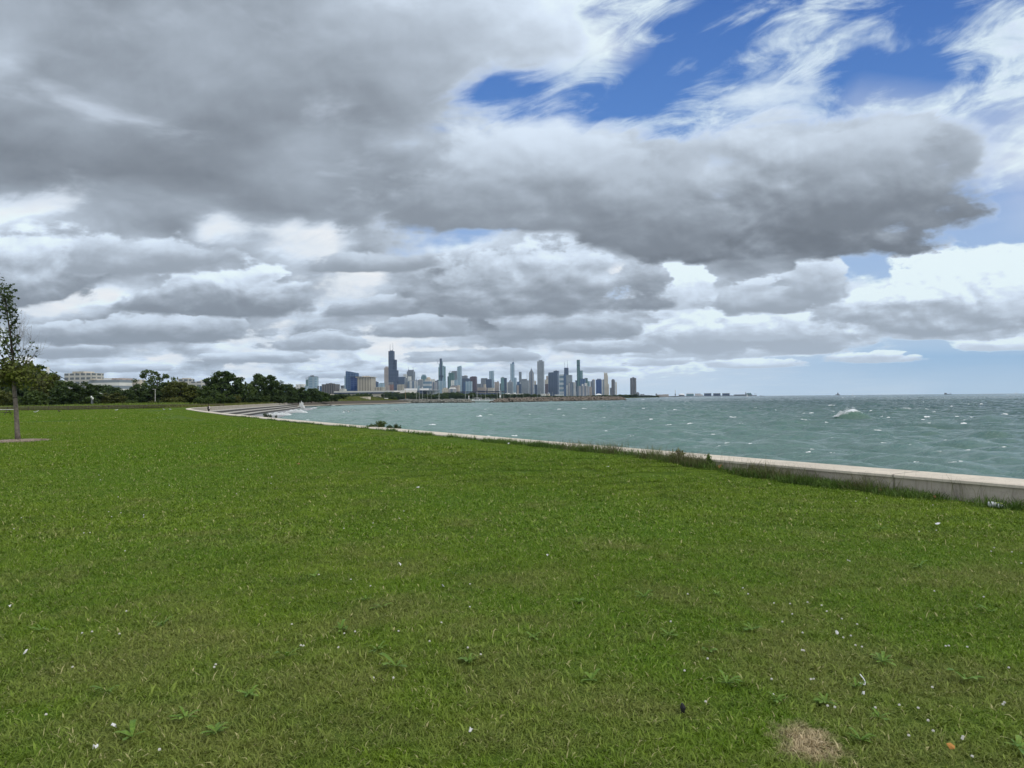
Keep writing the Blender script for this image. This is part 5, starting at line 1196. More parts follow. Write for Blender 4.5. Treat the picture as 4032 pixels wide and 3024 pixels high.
def tree(px, ytop, hw, D, kind, mat, label, group=None, name='tree', zg=None, trunk=True, cat='tree', yfoot=None):
    X = P2X(px, D); zg = float(meadow_h(np.array(X), np.array(D))) if zg is None and D < 630 and X < -60 else (0.0 if zg is None else zg)
    H = P2Z(ytop, px, D) - zg; W = hw * 2.25 * D / F
    cd, td = tree_meshes(kind)
    key = (kind, mat.name)
    if key not in MESHM:
        m = cd.copy(); m.materials.clear(); m.materials.append(mat); MESHM[key] = m
        t_ = td.copy(); t_.materials.clear(); t_.materials.append(M_BARKD); MESHM[key + ('t',)] = t_
    root = empty(name, (X, D, zg - 0.1), label, cat, group, random.uniform(0, 6.28)); root.scale = (W, W, H)
    c = bpy.data.objects.new('crown' if cat == 'tree' else 'foliage', MESHM[key]); COL.objects.link(c); c.parent = root
    if trunk:
        t_ = bpy.data.objects.new('trunk' if cat == 'tree' else 'stems', MESHM[key + ('t',)]); COL.objects.link(t_); t_.parent = root
    return root
D_, O_, M_ = ML_DARK, ML_OLIVE, ML_MID
TL = [
 (116, 1441, 88, 235, 'r1', D_, 'broad dark rounded tree behind the young tree, left of the footbridge pylon'),
 (60, 1455, 70, 245, 'r3', D_, 'dark tree crown directly behind the trunk of the young tree'),
 (-60, 1470, 90, 230, 'r2', D_, 'dark tree at the left edge behind the young tree'),
 (-210, 1462, 110, 240, 'r1', D_, 'dark tree just outside the left edge of the lawn view'),
 (186, 1472, 48, 205, 'r3', O_, 'yellowish green tree in front of the broad dark rounded one'),
 (226, 1500, 40, 205, 'w1', M_, 'mid green tree at the right shoulder of the yellowish one'),
 (300, 1500, 66, 200, 'r2', D_, 'dark bushy tree under the long grey flats'),
 (250, 1520, 45, 195, 's1', D_, 'low dark tree at the foot of the yellowish tree'),
 (20, 1538, 36, 180, 's2', O_, 'small olive tree at the far left under the dark crowns'),
 (135, 1540, 42, 178, 's1', M_, 'spreading low green tree right of the young tree trunk'),
 (350, 1532, 40, 210, 's2', D_, 'dark low tree left of the twin lamps'),
 (400, 1517, 60, 360, 'w1', D_, 'far dark trees under the white flats block, left crown'),
 (450, 1526, 50, 350, 'w1', D_, 'far dark trees under the white flats block, right crown'),
 (392, 1560, 30, 235, 's1', M_, 'low green bush-like tree right of the twin lamps'),
 (440, 1545, 50, 215, 'r2', O_, 'olive tree right of the twin lamps'),
 (490, 1535, 44, 225, 'r3', D_, 'dark tree left of the pointed dark one'),
 (527, 1493, 44, 235, 'c1', D_, 'dark pointed tree left of the airy tall tree'),
 (620, 1452, 68, 245, 'a1', M_, 'tall airy tree with gaps of sky through its crown'),
 (683, 1480, 22, 250, 'a1', M_, 'thin side crown just right of the tall airy tree'),
 (590, 1520, 50, 232, 'r2', D_, 'dark tree under the left half of the airy tall one'),
 (655, 1508, 46, 236, 'r1', D_, 'dark tree under the right half of the airy tall one'),
 (710, 1505, 62, 226, 'w1', O_, 'olive green tree below the pale stepped flats'),
 (770, 1518, 54, 230, 'r3', M_, 'green tree below the gabled pale flats'),
 (815, 1530, 40, 240, 'r2', D_, 'dark tree left of the biggest dark dome of leaves'),
 (883, 1466, 76, 262, 'r1', D_, 'biggest dark dome-shaped tree right of the flats'),
 (838, 1482, 30, 266, 'a1', D_, 'small ragged crown leaning off the left of the biggest dome-shaped tree'),
 (948, 1487, 24, 270, 'a1', D_, 'thin ragged crown off the right of the biggest dome-shaped tree'),
 (960, 1512, 44, 275, 'w1', M_, 'green tree between the two big dome-shaped trees'),
 (1038, 1476, 54, 300, 'r3', D_, 'second dome-shaped dark tree, right of the biggest'),
 (1085, 1500, 34, 305, 'r1', D_, 'dark shoulder tree right of the second dome-shaped one'),
 (1125, 1514, 42, 320, 'w1', D_, 'dark tree below the small green-grey house top'),
 (1176, 1524, 42, 335, 'r2', D_, 'dark tree left below the red-striped tower'),
 (1226, 1530, 38, 350, 'w1', D_, 'dark tree right below the red-striped tower'),
 (1266, 1545, 34, 370, 's1', D_, 'low dark tree sloping down below the brown ribbed block'),
 (1305, 1553, 30, 420, 's2', D_, 'lower dark tree right of the sloping one'),
 (1340, 1553, 30, 480, 's1', D_, 'small dark tree at the left end of the long white hall roof'),
]
for t_ in TL: tree(*t_)
r_ = random.Random(3)
for i, px in enumerate(range(-300, 1290, 42)):       # the dense lower edge of the wood
    D = 172 + max(0, px) * 0.13; yt = 1549 - max(0, px) * 0.008 + r_.uniform(-14, 8)
    if 345 < px < 372: continue
    tree(px, yt, 34, D + 25 + r_.uniform(-4, 8), r_.choice(('s1', 's2', 'r2')), r_.choice((D_, D_, M_)), 'low dark green tree in the dense lower edge of the wood', 'low trees along the edge of the wood')
SH = [(708, 1562, 20, 200, O_, 'rounded light green shrub left of the person with the backpack'), (783, 1562, 18, 205, M_, 'dark green shrub above the fence end'), (822, 1561, 16, 212, M_, 'shrub directly behind the head of the person'), (868, 1544, 18, 225, M_, 'tall upright shrub at the foot of the biggest dome-shaped tree'),
      (903, 1557, 22, 230, D_, 'dull dark shrub right of the tall upright one'), (934, 1553, 15, 235, O_, 'small brighter green shrub between dull dark ones'), (1000, 1556, 26, 245, D_, 'broad dark shrub under the second dome-shaped tree'), (1046, 1556, 16, 255, M_, 'small shrub under the right side of the second dome-shaped tree'),
      (1100, 1555, 24, 280, D_, 'dark shrub by the middle of the steps'), (1150, 1557, 26, 300, D_, 'dark shrub above the far end of the steps'), (600, 1575, 16, 195, O_, 'small light shrub standing in the lime green weeds'), (520, 1572, 22, 190, M_, 'green shrub at the foot of the pointed dark tree')]
for px, yt, hw, D, m, lb in SH: tree(px, yt, hw, D, 's2', m, lb, name='shrub', cat='shrub')
# far park trees behind harbour and breakwater
r_ = random.Random(17)
def far_band(x0, x1, step, ytop, D, jit, label, group, hw=14, foot=None):
    x = x0
    while x < x1:
        tree(x + r_.uniform(-3, 3), ytop + r_.uniform(-jit, jit), hw * r_.uniform(.8, 1.2), D * r_.uniform(.97, 1.03), r_.choice(('f1', 'f2')), r_.choice((D_, D_, M_)), label, group, zg=-0.2)
        x += step
far_band(1270, 1440, 11, 1553, 900, 2.5, 'dark tree in the row before the long white exhibition hall roof', 'trees before the exhibition hall', 11)
far_band(1415, 1460, 10, 1549, 1200, 2, 'dark rounded tree right of the beach house', 'trees beside the beach house', 11)
far_band(1512, 1650, 9, 1546, 1500, 3.5, 'dark park tree behind the masts below the navy tower blocks', 'park trees behind the left harbour', 13)
far_band(1440, 1560, 9, 1562, 900, 2.5, 'low dark tree behind the grey canopy', 'low trees behind the canopy', 9)
far_band(1575, 1760, 9, 1557, 1400, 3, 'low park tree behind the moored boats', 'low park trees behind the boats', 10)
far_band(1655, 1765, 10, 1551, 1550, 3, 'park tree below the blue glass hall', 'park trees below the glass hall', 10)
far_band(1755, 1870, 9, 1547, 1650, 3, 'park tree below the museums', 'park trees below the museums', 12)
far_band(1790, 2000, 8, 1553, 1500, 3, 'park tree below the stadium', 'park trees below the stadium', 11)
far_band(1985, 2125, 8, 1552, 1700, 2.5, 'dark park tree below the stone block and the white slab tower', 'park trees below the tall slab tower', 10)
far_band(2125, 2330, 8, 1559, 1900, 1.5, 'low hazy tree on the point by the planetarium', 'trees on the point', 9)
far_band(2320, 2470, 8, 1556, 2200, 2, 'low tree on the shore below the right end of the skyline', 'trees below the right end of the skyline', 10)
far_band(2440, 2505, 7, 1553.5, 2600, 1.5, 'dark tree at the foot of the lone dark tower', 'trees at the foot of the lone tower', 10)
far_band(2500, 2590, 8, 1557.0, 3200, .8, 'tiny low tree on the far shore right of the lone tower', 'trees right of the lone tower', 7)
b = MB(); b.prism([(P2X(1300, 1000), 1000), (P2X(1560, 700), 700), (P2X(2000, 1100), 1100), (P2X(2350, 1700), 1700), (P2X(2520, 2500), 2500), (P2X(2600, 3300), 3300), (P2X(2500, 5200), 5200), (P2X(1300, 5200), 5200)], -3.1, -0.5)
tag(b.build('ground', M_MEADOW), kind='structure')

# ------------------------------------------------------------------ tall grass
def tall_grass(name, label, X, Y, Z, h, w, mat, seed, lean=0.35, clump=1):
    r = np.random.default_rng(seed); n = len(X)
    az = r.uniform(0, 2 * np.pi, n); ln = h * r.uniform(.55, 1.25, n); le = r.uniform(0.05, lean, n); wd = w * r.uniform(.6, 1.4, n)
    dx, dy = np.cos(az), np.sin(az); fa = r.uniform(0, np.pi, n)
    r0 = np.stack([X, Y, Z], -1); m = r0 + np.stack([dx * np.sin(le) * ln * .5, dy * np.sin(le) * ln * .5, np.cos(le) * ln * .55], -1)
    tp = r0 + np.stack([dx * np.sin(le * 2.0) * ln, dy * np.sin(le * 2.0) * ln, np.cos(le * 1.5) * ln], -1)
    side = np.stack([np.cos(fa), np.sin(fa), np.zeros(n)], -1) * wd[:, None]
    V = np.stack([r0 - side * .5, r0 + side * .5, m - side * .5, m + side * .5, tp], 1).reshape(-1, 3)
    b = np.arange(n)[:, None] * 5; Q = np.concatenate([b + [0, 1, 3], b + [0, 3, 2], b + [2, 3, 4]], 0)
    return tag(np_mesh(name, V, Q, mat), label, 'grass', kind='stuff')
r = np.random.default_rng(31)
n = 16000; t = r.uniform(-230, -67, n); d = r.uniform(0.6, 14, n) ** 1.0
Y = np.interp(t, FLX, FLY) + d; Z = meadow_h(t, Y)
keepm = (t < np.interp(Y, [100, 128, 150, 165, 195], [-56, -60, -67, -71, -78])) 
tall_grass('tall_grass', 'uncut yellowish tall grass behind the low rail fence', t[keepm], Y[keepm], Z[keepm] - .05, 0.75, 0.06, ML_TALL, 1)
n = 7000; t = r.uniform(-104, -74, n); Y = np.interp(t, FLX, FLY) + r.uniform(2, 12, n)
ok = t < np.interp(Y, [128, 150, 165, 195], [-60, -69, -73, -80])
tall_grass('lime_weeds', 'lime green leafy weeds above the middle of the fence', t[ok], Y[ok], meadow_h(t[ok], Y[ok]), 0.95, 0.10, ML_LIME, 2)
n = 26000; Y = r.uniform(150, 325, n); sx = np.interp(Y, [128, 150, 195, 241, 287, 325], [-58, -63.8, -74.5, -83.8, -93.8, -102.8]); t = sx - r.uniform(0.9, 1, n) * 0 - 0.9 - r.uniform(0, 1, n) ** 1.4 * 42
tall_grass('tall_grass', 'uncut green and brown grass between the far wall and the trees', t, Y, meadow_h(t, Y) - .05, 0.55, 0.10, ML_TALL, 3)
n = 26000; Y = r.uniform(325, 600, n); sx = np.interp(Y, [325, 375, 425, 470, 520, 590, 640], [-110, -120, -117, -108, -99.2, -95.2, -97.5]); t = sx - r.uniform(.8, 70, n)
tall_grass('tall_grass', 'uncut yellow-green grass on the mound above the stone revetment', t, Y, meadow_h(t, Y) - .05, 0.8, 0.30, ML_TALL, 4)
# tufts at the foot of the near wall
def wall_tuft(n, y0, y1, dmin, dmax, seed, pw=1.0, clumps=None):
    r = np.random.default_rng(seed)
    if clumps:
        c = r.uniform(y0, y1, clumps); Y = c[r.integers(0, clumps, n)] + r.normal(0, .12, n)
    else: Y = r.uniform(y0, y1, n)
    Dd = dmin + (dmax - dmin) * r.uniform(0, 1, n) ** 1.6
    X = np.interp(Y, WY, WX) - Dd / 0.86
    return X, Y, ground_h(X, Y)
X, Y, Z = wall_tuft(5200, 6.0, 13.5, .84, 1.25, 5, clumps=34); tall_grass('tall_grass', 'dark green uncut tufts at the foot of the nearest stretch of seawall', X, Y, Z - .01, 0.17, .009, ML_DTALL, 6, .9)
X, Y, Z = wall_tuft(1800, 6.0, 14.0, .84, 1.12, 15); tall_grass('tall_grass', 'thin uncut grass lining the nearest stretch of seawall', X, Y, Z - .01, 0.12, .006, ML_DTALL, 16, .7)
X, Y, Z = wall_tuft(2300, 11.5, 18.5, .84, 1.18, 7, clumps=30); tall_grass('tall_grass', 'brownish seeding grass leaning on the seawall in the middle distance', X, Y, Z - .01, 0.30, .006, ML_SEED, 8, .6)
X, Y, Z = wall_tuft(4200, 11.5, 22.0, .84, 1.18, 9, clumps=70); tall_grass('tall_grass', 'green uncut fringe under the brownish seeding grass', X, Y, Z - .01, 0.17, .010, ML_DTALL, 10, .6)
X, Y, Z = wall_tuft(2600, 21.0, 60.0, .82, 1.10, 11, clumps=60); tall_grass('tall_grass', 'scattered grass tips in front of the far pale coping', X, Y, Z - .02, 0.16, .014, ML_DTALL, 12, .5)
X, Y, Z = wall_tuft(260, 7.0, 20.0, .85, 1.15, 13)
tall_grass('seed_stalks', 'single dark seed stalks rising in front of the pale coping', X, Y, Z, 0.40, .004, ML_SEED, 14, .25)

# ------------------------------------------------------------------ plants on the wall edge
def weedy_bush(px, py, D, w, h, n, mat, label, seed, name='shrub'):
    r = np.random.default_rng(seed); X = P2X(px, D); z = float(ground_h(np.array(X), np.array(D)))
    root = empty(name, (X, D, z), label, 'plant')
    mb = MB(); P = []
    for i in range(n):
        a = r.uniform(0, 6.28); o = r.uniform(0, 1) ** .7; tip = Vector((math.cos(a) * o * w / 2, math.sin(a) * o * w / 2, h * (1 - .45 * o ** 2) * r.uniform(.7, 1.05)))
        base = Vector((tip.x * .35, tip.y * .35, -.02)); mid = base.lerp(tip, .5) + Vector((0, 0, .06 * h)); mb.tube([base, mid, tip], [.006, .004, .002], 4, cap=False)
        for k in range(26): 
            q = r.uniform(.15, 1.0); p = base.lerp(tip, q); P.append((p.x + r.normal(0, .035), p.y + r.normal(0, .035), p.z + r.normal(0, .03)))
    mb.build('stems', M_BARKD, root); P = np.array(P); P[:, 2] = np.maximum(P[:, 2], .01)
    cards('leaves', P, np.tile([0, 0, 1.0], (len(P), 1)), .030, mat, seed, parent=root)
weedy_bush(1499, 1682, 32.6, .55, .42, 26, ML_MAPLE, 'round green bush on the wall edge in front of the bay', 1)
weedy_bush(1462, 1686, 33.0, .5, .14, 12, ML_MAPLE, 'flat straggle of weeds left of the round bush on the wall edge', 2, 'weed')
weedy_bush(1530, 1690, 31.5, .4, .16, 12, ML_MAPLED, 'low dark weeds between the round bush and the upright weed', 3, 'weed')
weedy_bush(1556, 1690, 31.2, .22, .26, 9, ML_MAPLED, 'upright dark weed, the taller one right of the round bush', 4, 'weed')
weedy_bush(1571, 1692, 30.8, .12, .16, 5, ML_MAPLED, 'small pointed weed at the right end of the wall-edge plants', 5, 'weed')
weedy_bush(1046, 1642, 55.0, .7, .40, 20, ML_MAPLED, 'dark leafy weed standing before the foam at the end of the lawn, left one', 6, 'weed')
weedy_bush(1064, 1645, 54.0, .35, .30, 9, ML_MAPLED, 'dark leafy weed standing before the foam, middle one', 7, 'weed')
weedy_bush(1086, 1647, 53.5, .14, .24, 5, ML_MAPLED, 'single thin upright weed before the foam, right one', 8, 'weed')
weedy_bush(2785, 1800, 14.6, .10, .32, 5, ML_DTALL, 'single tall weed sticking up above the pale coping', 9, 'weed')
weedy_bush(2664, 1790, 15.5, .45, .26, 14, ML_SEED, 'rounded brownish weed clump against the coping', 10, 'weed')

# ------------------------------------------------------------------ young tree
YD = 29.7
def build_young_tree():
    base = on_ground(70, 1737); D = base.y
    root = empty('young_tree', tuple(base), 'young wind-bent tree at the left edge, bare pale trunk, leafy left, twiggy right', 'tree')
    r = np.random.default_rng(12)
    def p3(px, py, dy=0.0): return at(px, py, D + dy) - base
    tr = MB(); tr.tube([p3(72, 1745), p3(68, 1700), p3(64, 1620), p3(58, 1555), p3(54, 1505), p3(53, 1462)], [.112, .092, .085, .078, .072, .066], 14); tr.build('trunk', M_BARK, root, smooth=True)
    a = MB(); a.tube([p3(59.5, 1568), p3(59.0, 1564.6)], [.083, .083], 12); a.build('tree_tie', M_BARKD, root)
    ld = MB(); lead = [(53, 1464), (51, 1430), (50, 1400), (46, 1365), (42, 1330), (37, 1295), (33, 1265), (27, 1225), (22, 1190), (17, 1158), (8, 1122)]
    ld.tube([p3(*q) for q in lead], [.070, .055, .048, .044, .040, .034, .028, .022, .016, .010, .004], 8)
    ld.build('leader', M_BARKD, root, smooth=True)
    br = MB(); tw = MB(); LP = []; LS = []
    def limb(pts, r0, leaf, dens=18, spread=.07, dz=0.0, bare=False, sub=3):
        dy0 = r.normal(0, .25); P = []
        for i, q in enumerate(pts): P.append(p3(q[0], q[1], dy0 * i / len(pts) * 2.2))
        (tw if bare else br).tube(P, [r0 * (1 - .85 * i / (len(P) - 1)) for i in range(len(P))], 5, cap=False)
        for i in range(len(P) - 1):
            for k in range(int(.36 * dens * (P[i + 1] - P[i]).length / .35) if leaf else 0):
                q = P[i].lerp(P[i + 1], r.uniform(0, 1)) + Vector(r.normal(0, spread, 3)); LP.append(q); LS.append(leaf)
        for s in range(sub):
            i = r.integers(1, len(P)) ; q0 = P[i - 1].lerp(P[i], r.uniform(0, 1)); d = (P[i] - P[i - 1]).normalized()
            side = Vector((r.normal(0, .5), r.normal(0, .5), r.uniform(.1, .9))); q1 = q0 + (d * .6 + side).normalized() * r.uniform(.2, .5); q2 = q1 + (d * .3 + Vector((0, 0, .7)) + side * .3).normalized() * r.uniform(.15, .35)
            tw.tube([q0, q1, q2], [r0 * .35, r0 * .22, .002], 4, cap=False)
            if leaf:
                for k in range(int(dens * .27)): LP.append(q1.lerp(q2, r.uniform(-.5, 1)) + Vector(r.normal(0, spread, 3))); LS.append(leaf)
    # leafy left side and top
    limb([(33, 1265), (30, 1230), (20, 1180), (8, 1130)], .012, 2, 30, .10)
    limb([(38, 1300), (46, 1262), (50, 1225), (44, 1195), (34, 1160)], .012, 2, 34, .08)
    limb([(40, 1320), (52, 1290), (60, 1255), (62, 1240)], .010, 2, 34, .06)
    limb([(30, 1245), (14, 1236), (0, 1225)], .012, 2, 36, .10); limb([(26, 1218), (6, 1200), (-10, 1170)], .010, 2, 34, .12); limb([(22, 1190), (0, 1160), (-18, 1128)], .010, 2, 34, .13)
    limb([(20, 1175), (28, 1160), (22, 1138)], .008, 2, 34, .08)
    limb([(34, 1270), (18, 1250), (10, 1240)], .008, 1, 28, .08)
    limb([(46, 1370), (40, 1350), (56, 1330), (60, 1296)], .014, 2, 9, .05)
    limb([(50, 1400), (28, 1350), (18, 1330), (10, 1300), (-6, 1276)], .022, 2, 22, .12); limb([(50, 1390), (30, 1362), (8, 1330), (-22, 1300)], .018, 2, 26, .16)
    limb([(52, 1430), (30, 1392), (18, 1372), (14, 1330), (4, 1290)], .022, 1, 18, .10); limb([(52, 1445), (34, 1426), (14, 1408), (-14, 1376), (-40, 1330)], .026, 1, 28, .16)
    limb([(53, 1455), (20, 1440), (-10, 1424), (-50, 1396)], .022, 1, 28, .17); limb([(52, 1462), (20, 1456), (-30, 1446), (-70, 1420)], .018, 1, 24, .16); limb([(52, 1440), (26, 1430), (4, 1420), (-26, 1408)], .016, 1, 26, .15)
    limb([(54, 1460), (30, 1466), (0, 1462)], .014, 1, 20, .12)
    # right side: few leaves, many bare twigs
    limb([(50, 1400), (60, 1372), (68, 1350), (84, 1348)], .012, 2, 12, .04); limb([(50, 1388), (62, 1362), (66, 1340), (72, 1325)], .010, 2, 16, .05)
    limb([(56, 1456), (66, 1430), (70, 1412), (72, 1380)], .014, 2, 12, .07); limb([(58, 1458), (80, 1434), (96, 1408), (104, 1390), (120, 1374)], .014, 2, 15, .06); limb([(56, 1450), (72, 1428), (96, 1394)], .010, 2, 12, .06)
    limb([(57, 1462), (84, 1444), (108, 1424), (128, 1408), (146, 1390)], .016, 2, 5, .05)
    for q in ([(57, 1462), (86, 1440), (112, 1420), (134, 1402), (152, 1388), (168, 1380)], [(134, 1402), (152, 1398), (174, 1392)], [(110, 1422), (128, 1404), (146, 1384), (152, 1376)], [(50, 1395), (64, 1352), (74, 1330), (77, 1300), (78, 1262), (74, 1236)], [(76, 1320), (82, 1290), (87, 1272)],
              [(74, 1340), (88, 1316), (92, 1298), (94, 1280)], [(76, 1346), (90, 1322), (100, 1296), (105, 1285)], [(70, 1380), (82, 1372), (96, 1360), (120, 1336), (128, 1314)], [(120, 1338), (122, 1322), (116, 1318)], [(82, 1372), (74, 1358), (70, 1345)], [(72, 1412), (84, 1390), (92, 1375), (95, 1345), (98, 1315), (105, 1300)],
              [(64, 1440), (76, 1408), (86, 1385), (98, 1372)], [(104, 1380), (120, 1360), (129, 1350), (126, 1336)], [(72, 1350), (66, 1318), (68, 1302), (64, 1296)], [(44, 1340), (32, 1314), (30, 1290)], [(40, 1328), (28, 1306), (22, 1290)], [(98, 1430), (112, 1400), (108, 1412), (112, 1440)], [(60, 1460), (78, 1448), (100, 1452), (108, 1438)], [(90, 1478), (104, 1462), (112, 1455)]):
        limb(q, .009, 0, bare=True, sub=4)
    # drooping skirt
    for k in range(60):
        a = r.uniform(-1, 1); ex = 55 + a * (118 if a > 0 else 150); ey = 1478 + r.uniform(-12, 42) + abs(a) * 6
        limb([(54, 1466 + r.uniform(-4, 26)), (54 + (ex - 54) * .5, 1466 + (ey - 1466) * .35), (ex, ey)], .012, 3 if ex < 118 or r.uniform() < .4 else 0, 30, .14, sub=2)
    br.build('limbs', M_BARKD, root); tw.build('twigs', M_BARK, root)
    # leaves: five-pointed blades
    P = np.array([tuple(q) for q in LP]); S = np.array(LS)
    for val, mt, nm in ((1, ML_MAPLE, 'foliage'), (2, ML_MAPLED, 'foliage'), (3, ML_SKIRT, 'foliage')):
        Q = P[S == val]; n = len(Q)
        a = r.normal(size=(n, 3)) + [0, -.3, .5]; a /= np.linalg.norm(a, axis=1)[:, None]; t = np.cross(a, r.normal(size=(n, 3))); t /= np.linalg.norm(t, axis=1)[:, None]; b = np.cross(a, t)
        s = (.062 * r.uniform(.6, 1.3, n))[:, None]
        out = [(0, -1.0), (.55, -.45), (1.0, .05), (.45, .25), (.35, .8), (0, 1.1), (-.35, .8), (-.45, .25), (-1.0, .05), (-.55, -.45)]
        V = np.stack([Q + t * s * u + b * s * v + a * s * (.25 * u * u) for u, v in out], 1).reshape(-1, 3); k = len(out)
        bi = np.arange(n)[:, None] * k
        F4 = np.concatenate([bi + [0, 1, 9, 9], bi + [1, 2, 3, 3], bi + [1, 3, 7, 9], bi + [9, 7, 8, 8], bi + [3, 4, 5, 5], bi + [3, 5, 7, 7], bi + [5, 6, 7, 7]], 0)
        T3 = []; 
        for f in ([0, 1, 9], [1, 2, 3], [1, 3, 7], [1, 7, 9], [9, 7, 8], [3, 4, 5], [3, 5, 7], [5, 6, 7]): T3.append(bi + f)
        np_mesh(nm, V, np.concatenate(T3, 0), mt, parent=root)
    # mulch ring
    m = MB(); rr = random.Random(4)
    ring = [(math.cos(q) * 0.98 * rr.uniform(.85, 1.1), math.sin(q) * 1.15 * rr.uniform(.85, 1.1)) for q in [i * math.pi / 14 for i in range(28)]]
    V = [(0, 0, .075)] + [(x * .6, y * .6, .065) for x, y in ring] + [(x, y, -.005) for x, y in ring]
    m.add(V, [(0, 1 + i, 1 + (i + 1) % 28) for i in range(28)] + [(1 + i, 29 + i, 29 + (i + 1) % 28, 1 + (i + 1) % 28) for i in range(28)])
    for _ in range(1300):
        a_, d_ = rr.uniform(0, 6.28), math.sqrt(rr.uniform(0.01, 1)) * 1.08; x, y = math.cos(a_) * d_, math.sin(a_) * d_ * 1.15; z = .07 * (1 - d_ * .8) + .01
        M = Matrix.Translation((x, y, z)) @ Euler((rr.uniform(-.4, .4), rr.uniform(-.4, .4), rr.uniform(0, 6.3))).to_matrix().to_4x4(); l = rr.uniform(.02, .06)
        m.box(-l, l, -.008, .008, -.004, .006, M)
    o = m.build('mulch_ring', M_MULCH); o.location = base + Vector((0.02, 0, 0)); tag(o, 'ring of greyish brown wood chips round the foot of the young tree', 'mulch')
M_MULCH = simple('wood_chips', (0.27, 0.22, 0.17), 0.95, 0.5, 14.0)
build_young_tree()

def on_ground(px, py, z=None):
    '''where the sight line of a photograph pixel meets the real surface of the lawn'''
    d = ray(px, py); zz = 0.0 if z is None else z
    for _ in range(12):
        Y = (zz - CAM_H) / d.z
        if z is not None: break
        zz = 0.5 * zz + 0.5 * float(ground_h(np.array(d.x * Y), np.array(Y)))
    # stay clear of the seawall
    X = d.x * Y
    w = float(wall_dist(np.array(X), np.array(Y)))
    if z is None and w < 0.95: X -= (0.95 - w) / 0.86
    return Vector((X, Y, zz))

# ------------------------------------------------------------------ fence
M_RAIL = simple('weathered_rail', (0.10, 0.085, 0.065), 0.9, 0.3)
def fence():
    t = empty('rail_fence', (-97, 131, 0), 'long low dark timber rail fence between the lawn and the tall grass', 'fence')
    inv = Matrix.Translation((97, -131, 0)); P = [Vector((*p, 0)) for p in FENCE_L]; pts = []
    for a, b in zip(P, P[1:]):
        k = max(1, int((b - a).length / 3.0)); pts += [a.lerp(b, i / k) for i in range(k)]
    pts.append(P[-1]); r = random.Random(2)
    for z, w in ((.24, .07), (.50, .07), (.72, .08)):
        m = MB(); m.tube([p + Vector((0, 0, z + r.uniform(-.02, .02))) for p in pts], w, 5); o = m.build('rail', M_RAIL, t); o.data.transform(inv)
    for p in pts:
        m = MB(); m.box(p.x - .07, p.x + .07, p.y - .07, p.y + .07, -.1, .80); o = m.build('post', M_RAIL, t); o.data.transform(inv)
fence()
# fallen branches and scrub at the fence end
# lamps
def lamp(px, ytop, D, label):
    X = P2X(px, D); h = P2Z(ytop, px, D); t = empty('street_lamp', (X, D, 0), label, 'lamp')
    a = MB(); a.lathe([(.13, 0), (.11, .5), (.07, .7), (.05, h - .75), (.09, h - .7), (.04, h - .6)], 10); a.build('pole', M_ANT, t)
    a = MB(); a.lathe([(.08, h - .62), (.17, h - .48), (.21, h - .30), (.15, h - .10), (.05, h)], 12); a.build('globe', M_WHITE, t, smooth=True)
lamp(360, 1559, 190, 'park lamp with a white globe, the taller left one of the pair'); lamp(365.5, 1564.5, 196, 'park lamp with a white globe, the shorter right one of the pair')
t = empty('street_lamp', (P2X(611, 215), 215, 0), 'slim grey lamp post with a flat head in front of the tall airy tree', 'lamp')
a = MB(); hh = P2Z(1533, 611, 215); a.lathe([(.1, 0), (.06, hh)], 8); a.build('pole', M_ROOF, t); a = MB(); a.box(-.8, .3, -.12, .12, hh, hh + .09); a.build('lamp_head', M_ROOF, t)
# picnic table at the left edge
def picnic_table():
    p = on_ground(12, 1637); t = empty('picnic_table', (p.x - .3, p.y, 0), 'pale topped picnic table cut by the left edge of the view', 'table', rz=R(6))
    a = MB(); a.box(-1.9, 1.35, -.38, .38, .72, .78); a.build('tabletop', M_ROOF, t)
    for s in (-1, 1):
        a = MB(); a.box(-1.6, 1.05, s * .72 - .13, s * .72 + .13, .42, .46); a.build('bench', M_RAIL, t)
    for x in (-1.3, .8):
        a = MB(); a.tube([(x, -.75, 0), (x + .05, -.2, .72)], .035, 5); a.tube([(x, .75, 0), (x + .05, .2, .72)], .035, 5); a.tube([(x, -.8, .4), (x, .8, .4)], .03, 5); a.build('leg', M_RAIL, t)
picnic_table()
# ------------------------------------------------------------------ person
M_SKIN = simple('skin', (0.20, 0.11, 0.075), 0.6, 0.05); M_HAIR = simple('black_hair', (0.010, 0.009, 0.009), 0.6); M_SHIRT = simple('white_shirt', (0.62, 0.58, 0.57), 0.9, 0.08, 6.0)
M_PACK = simple('black_backpack', (0.010, 0.010, 0.013), 0.7); M_PANTS = simple('dark_trousers', (0.018, 0.018, 0.022), 0.9); M_SHOE = simple('dark_shoes', (0.03, 0.03, 0.03), 0.7)
def skin_obj(name, V, E, Rd, mat, parent, root=0, sub=2):
    me = bpy.data.meshes.new(name); me.from_pydata(V, E, []); me.update(); me.materials.append(mat)
    o = bpy.data.objects.new(name, me); COL.objects.link(o); o.parent = parent
    m = o.modifiers.new('skin', 'SKIN'); m.use_smooth_shade = True
    if not me.skin_vertices: me.attributes  # layer is made by the modifier below
    bpy.context.view_layer.objects.active = o
    if not me.skin_vertices: bpy.ops.mesh.customdata_skin_add()
    for i, rr in enumerate(Rd):
        sv = me.skin_vertices[0].data[i]; sv.radius = (rr, rr) if not isinstance(rr, tuple) else rr; sv.use_root = (i == root)
    s = o.modifiers.new('sub', 'SUBSURF'); s.levels = sub; s.render_levels = sub
    return o
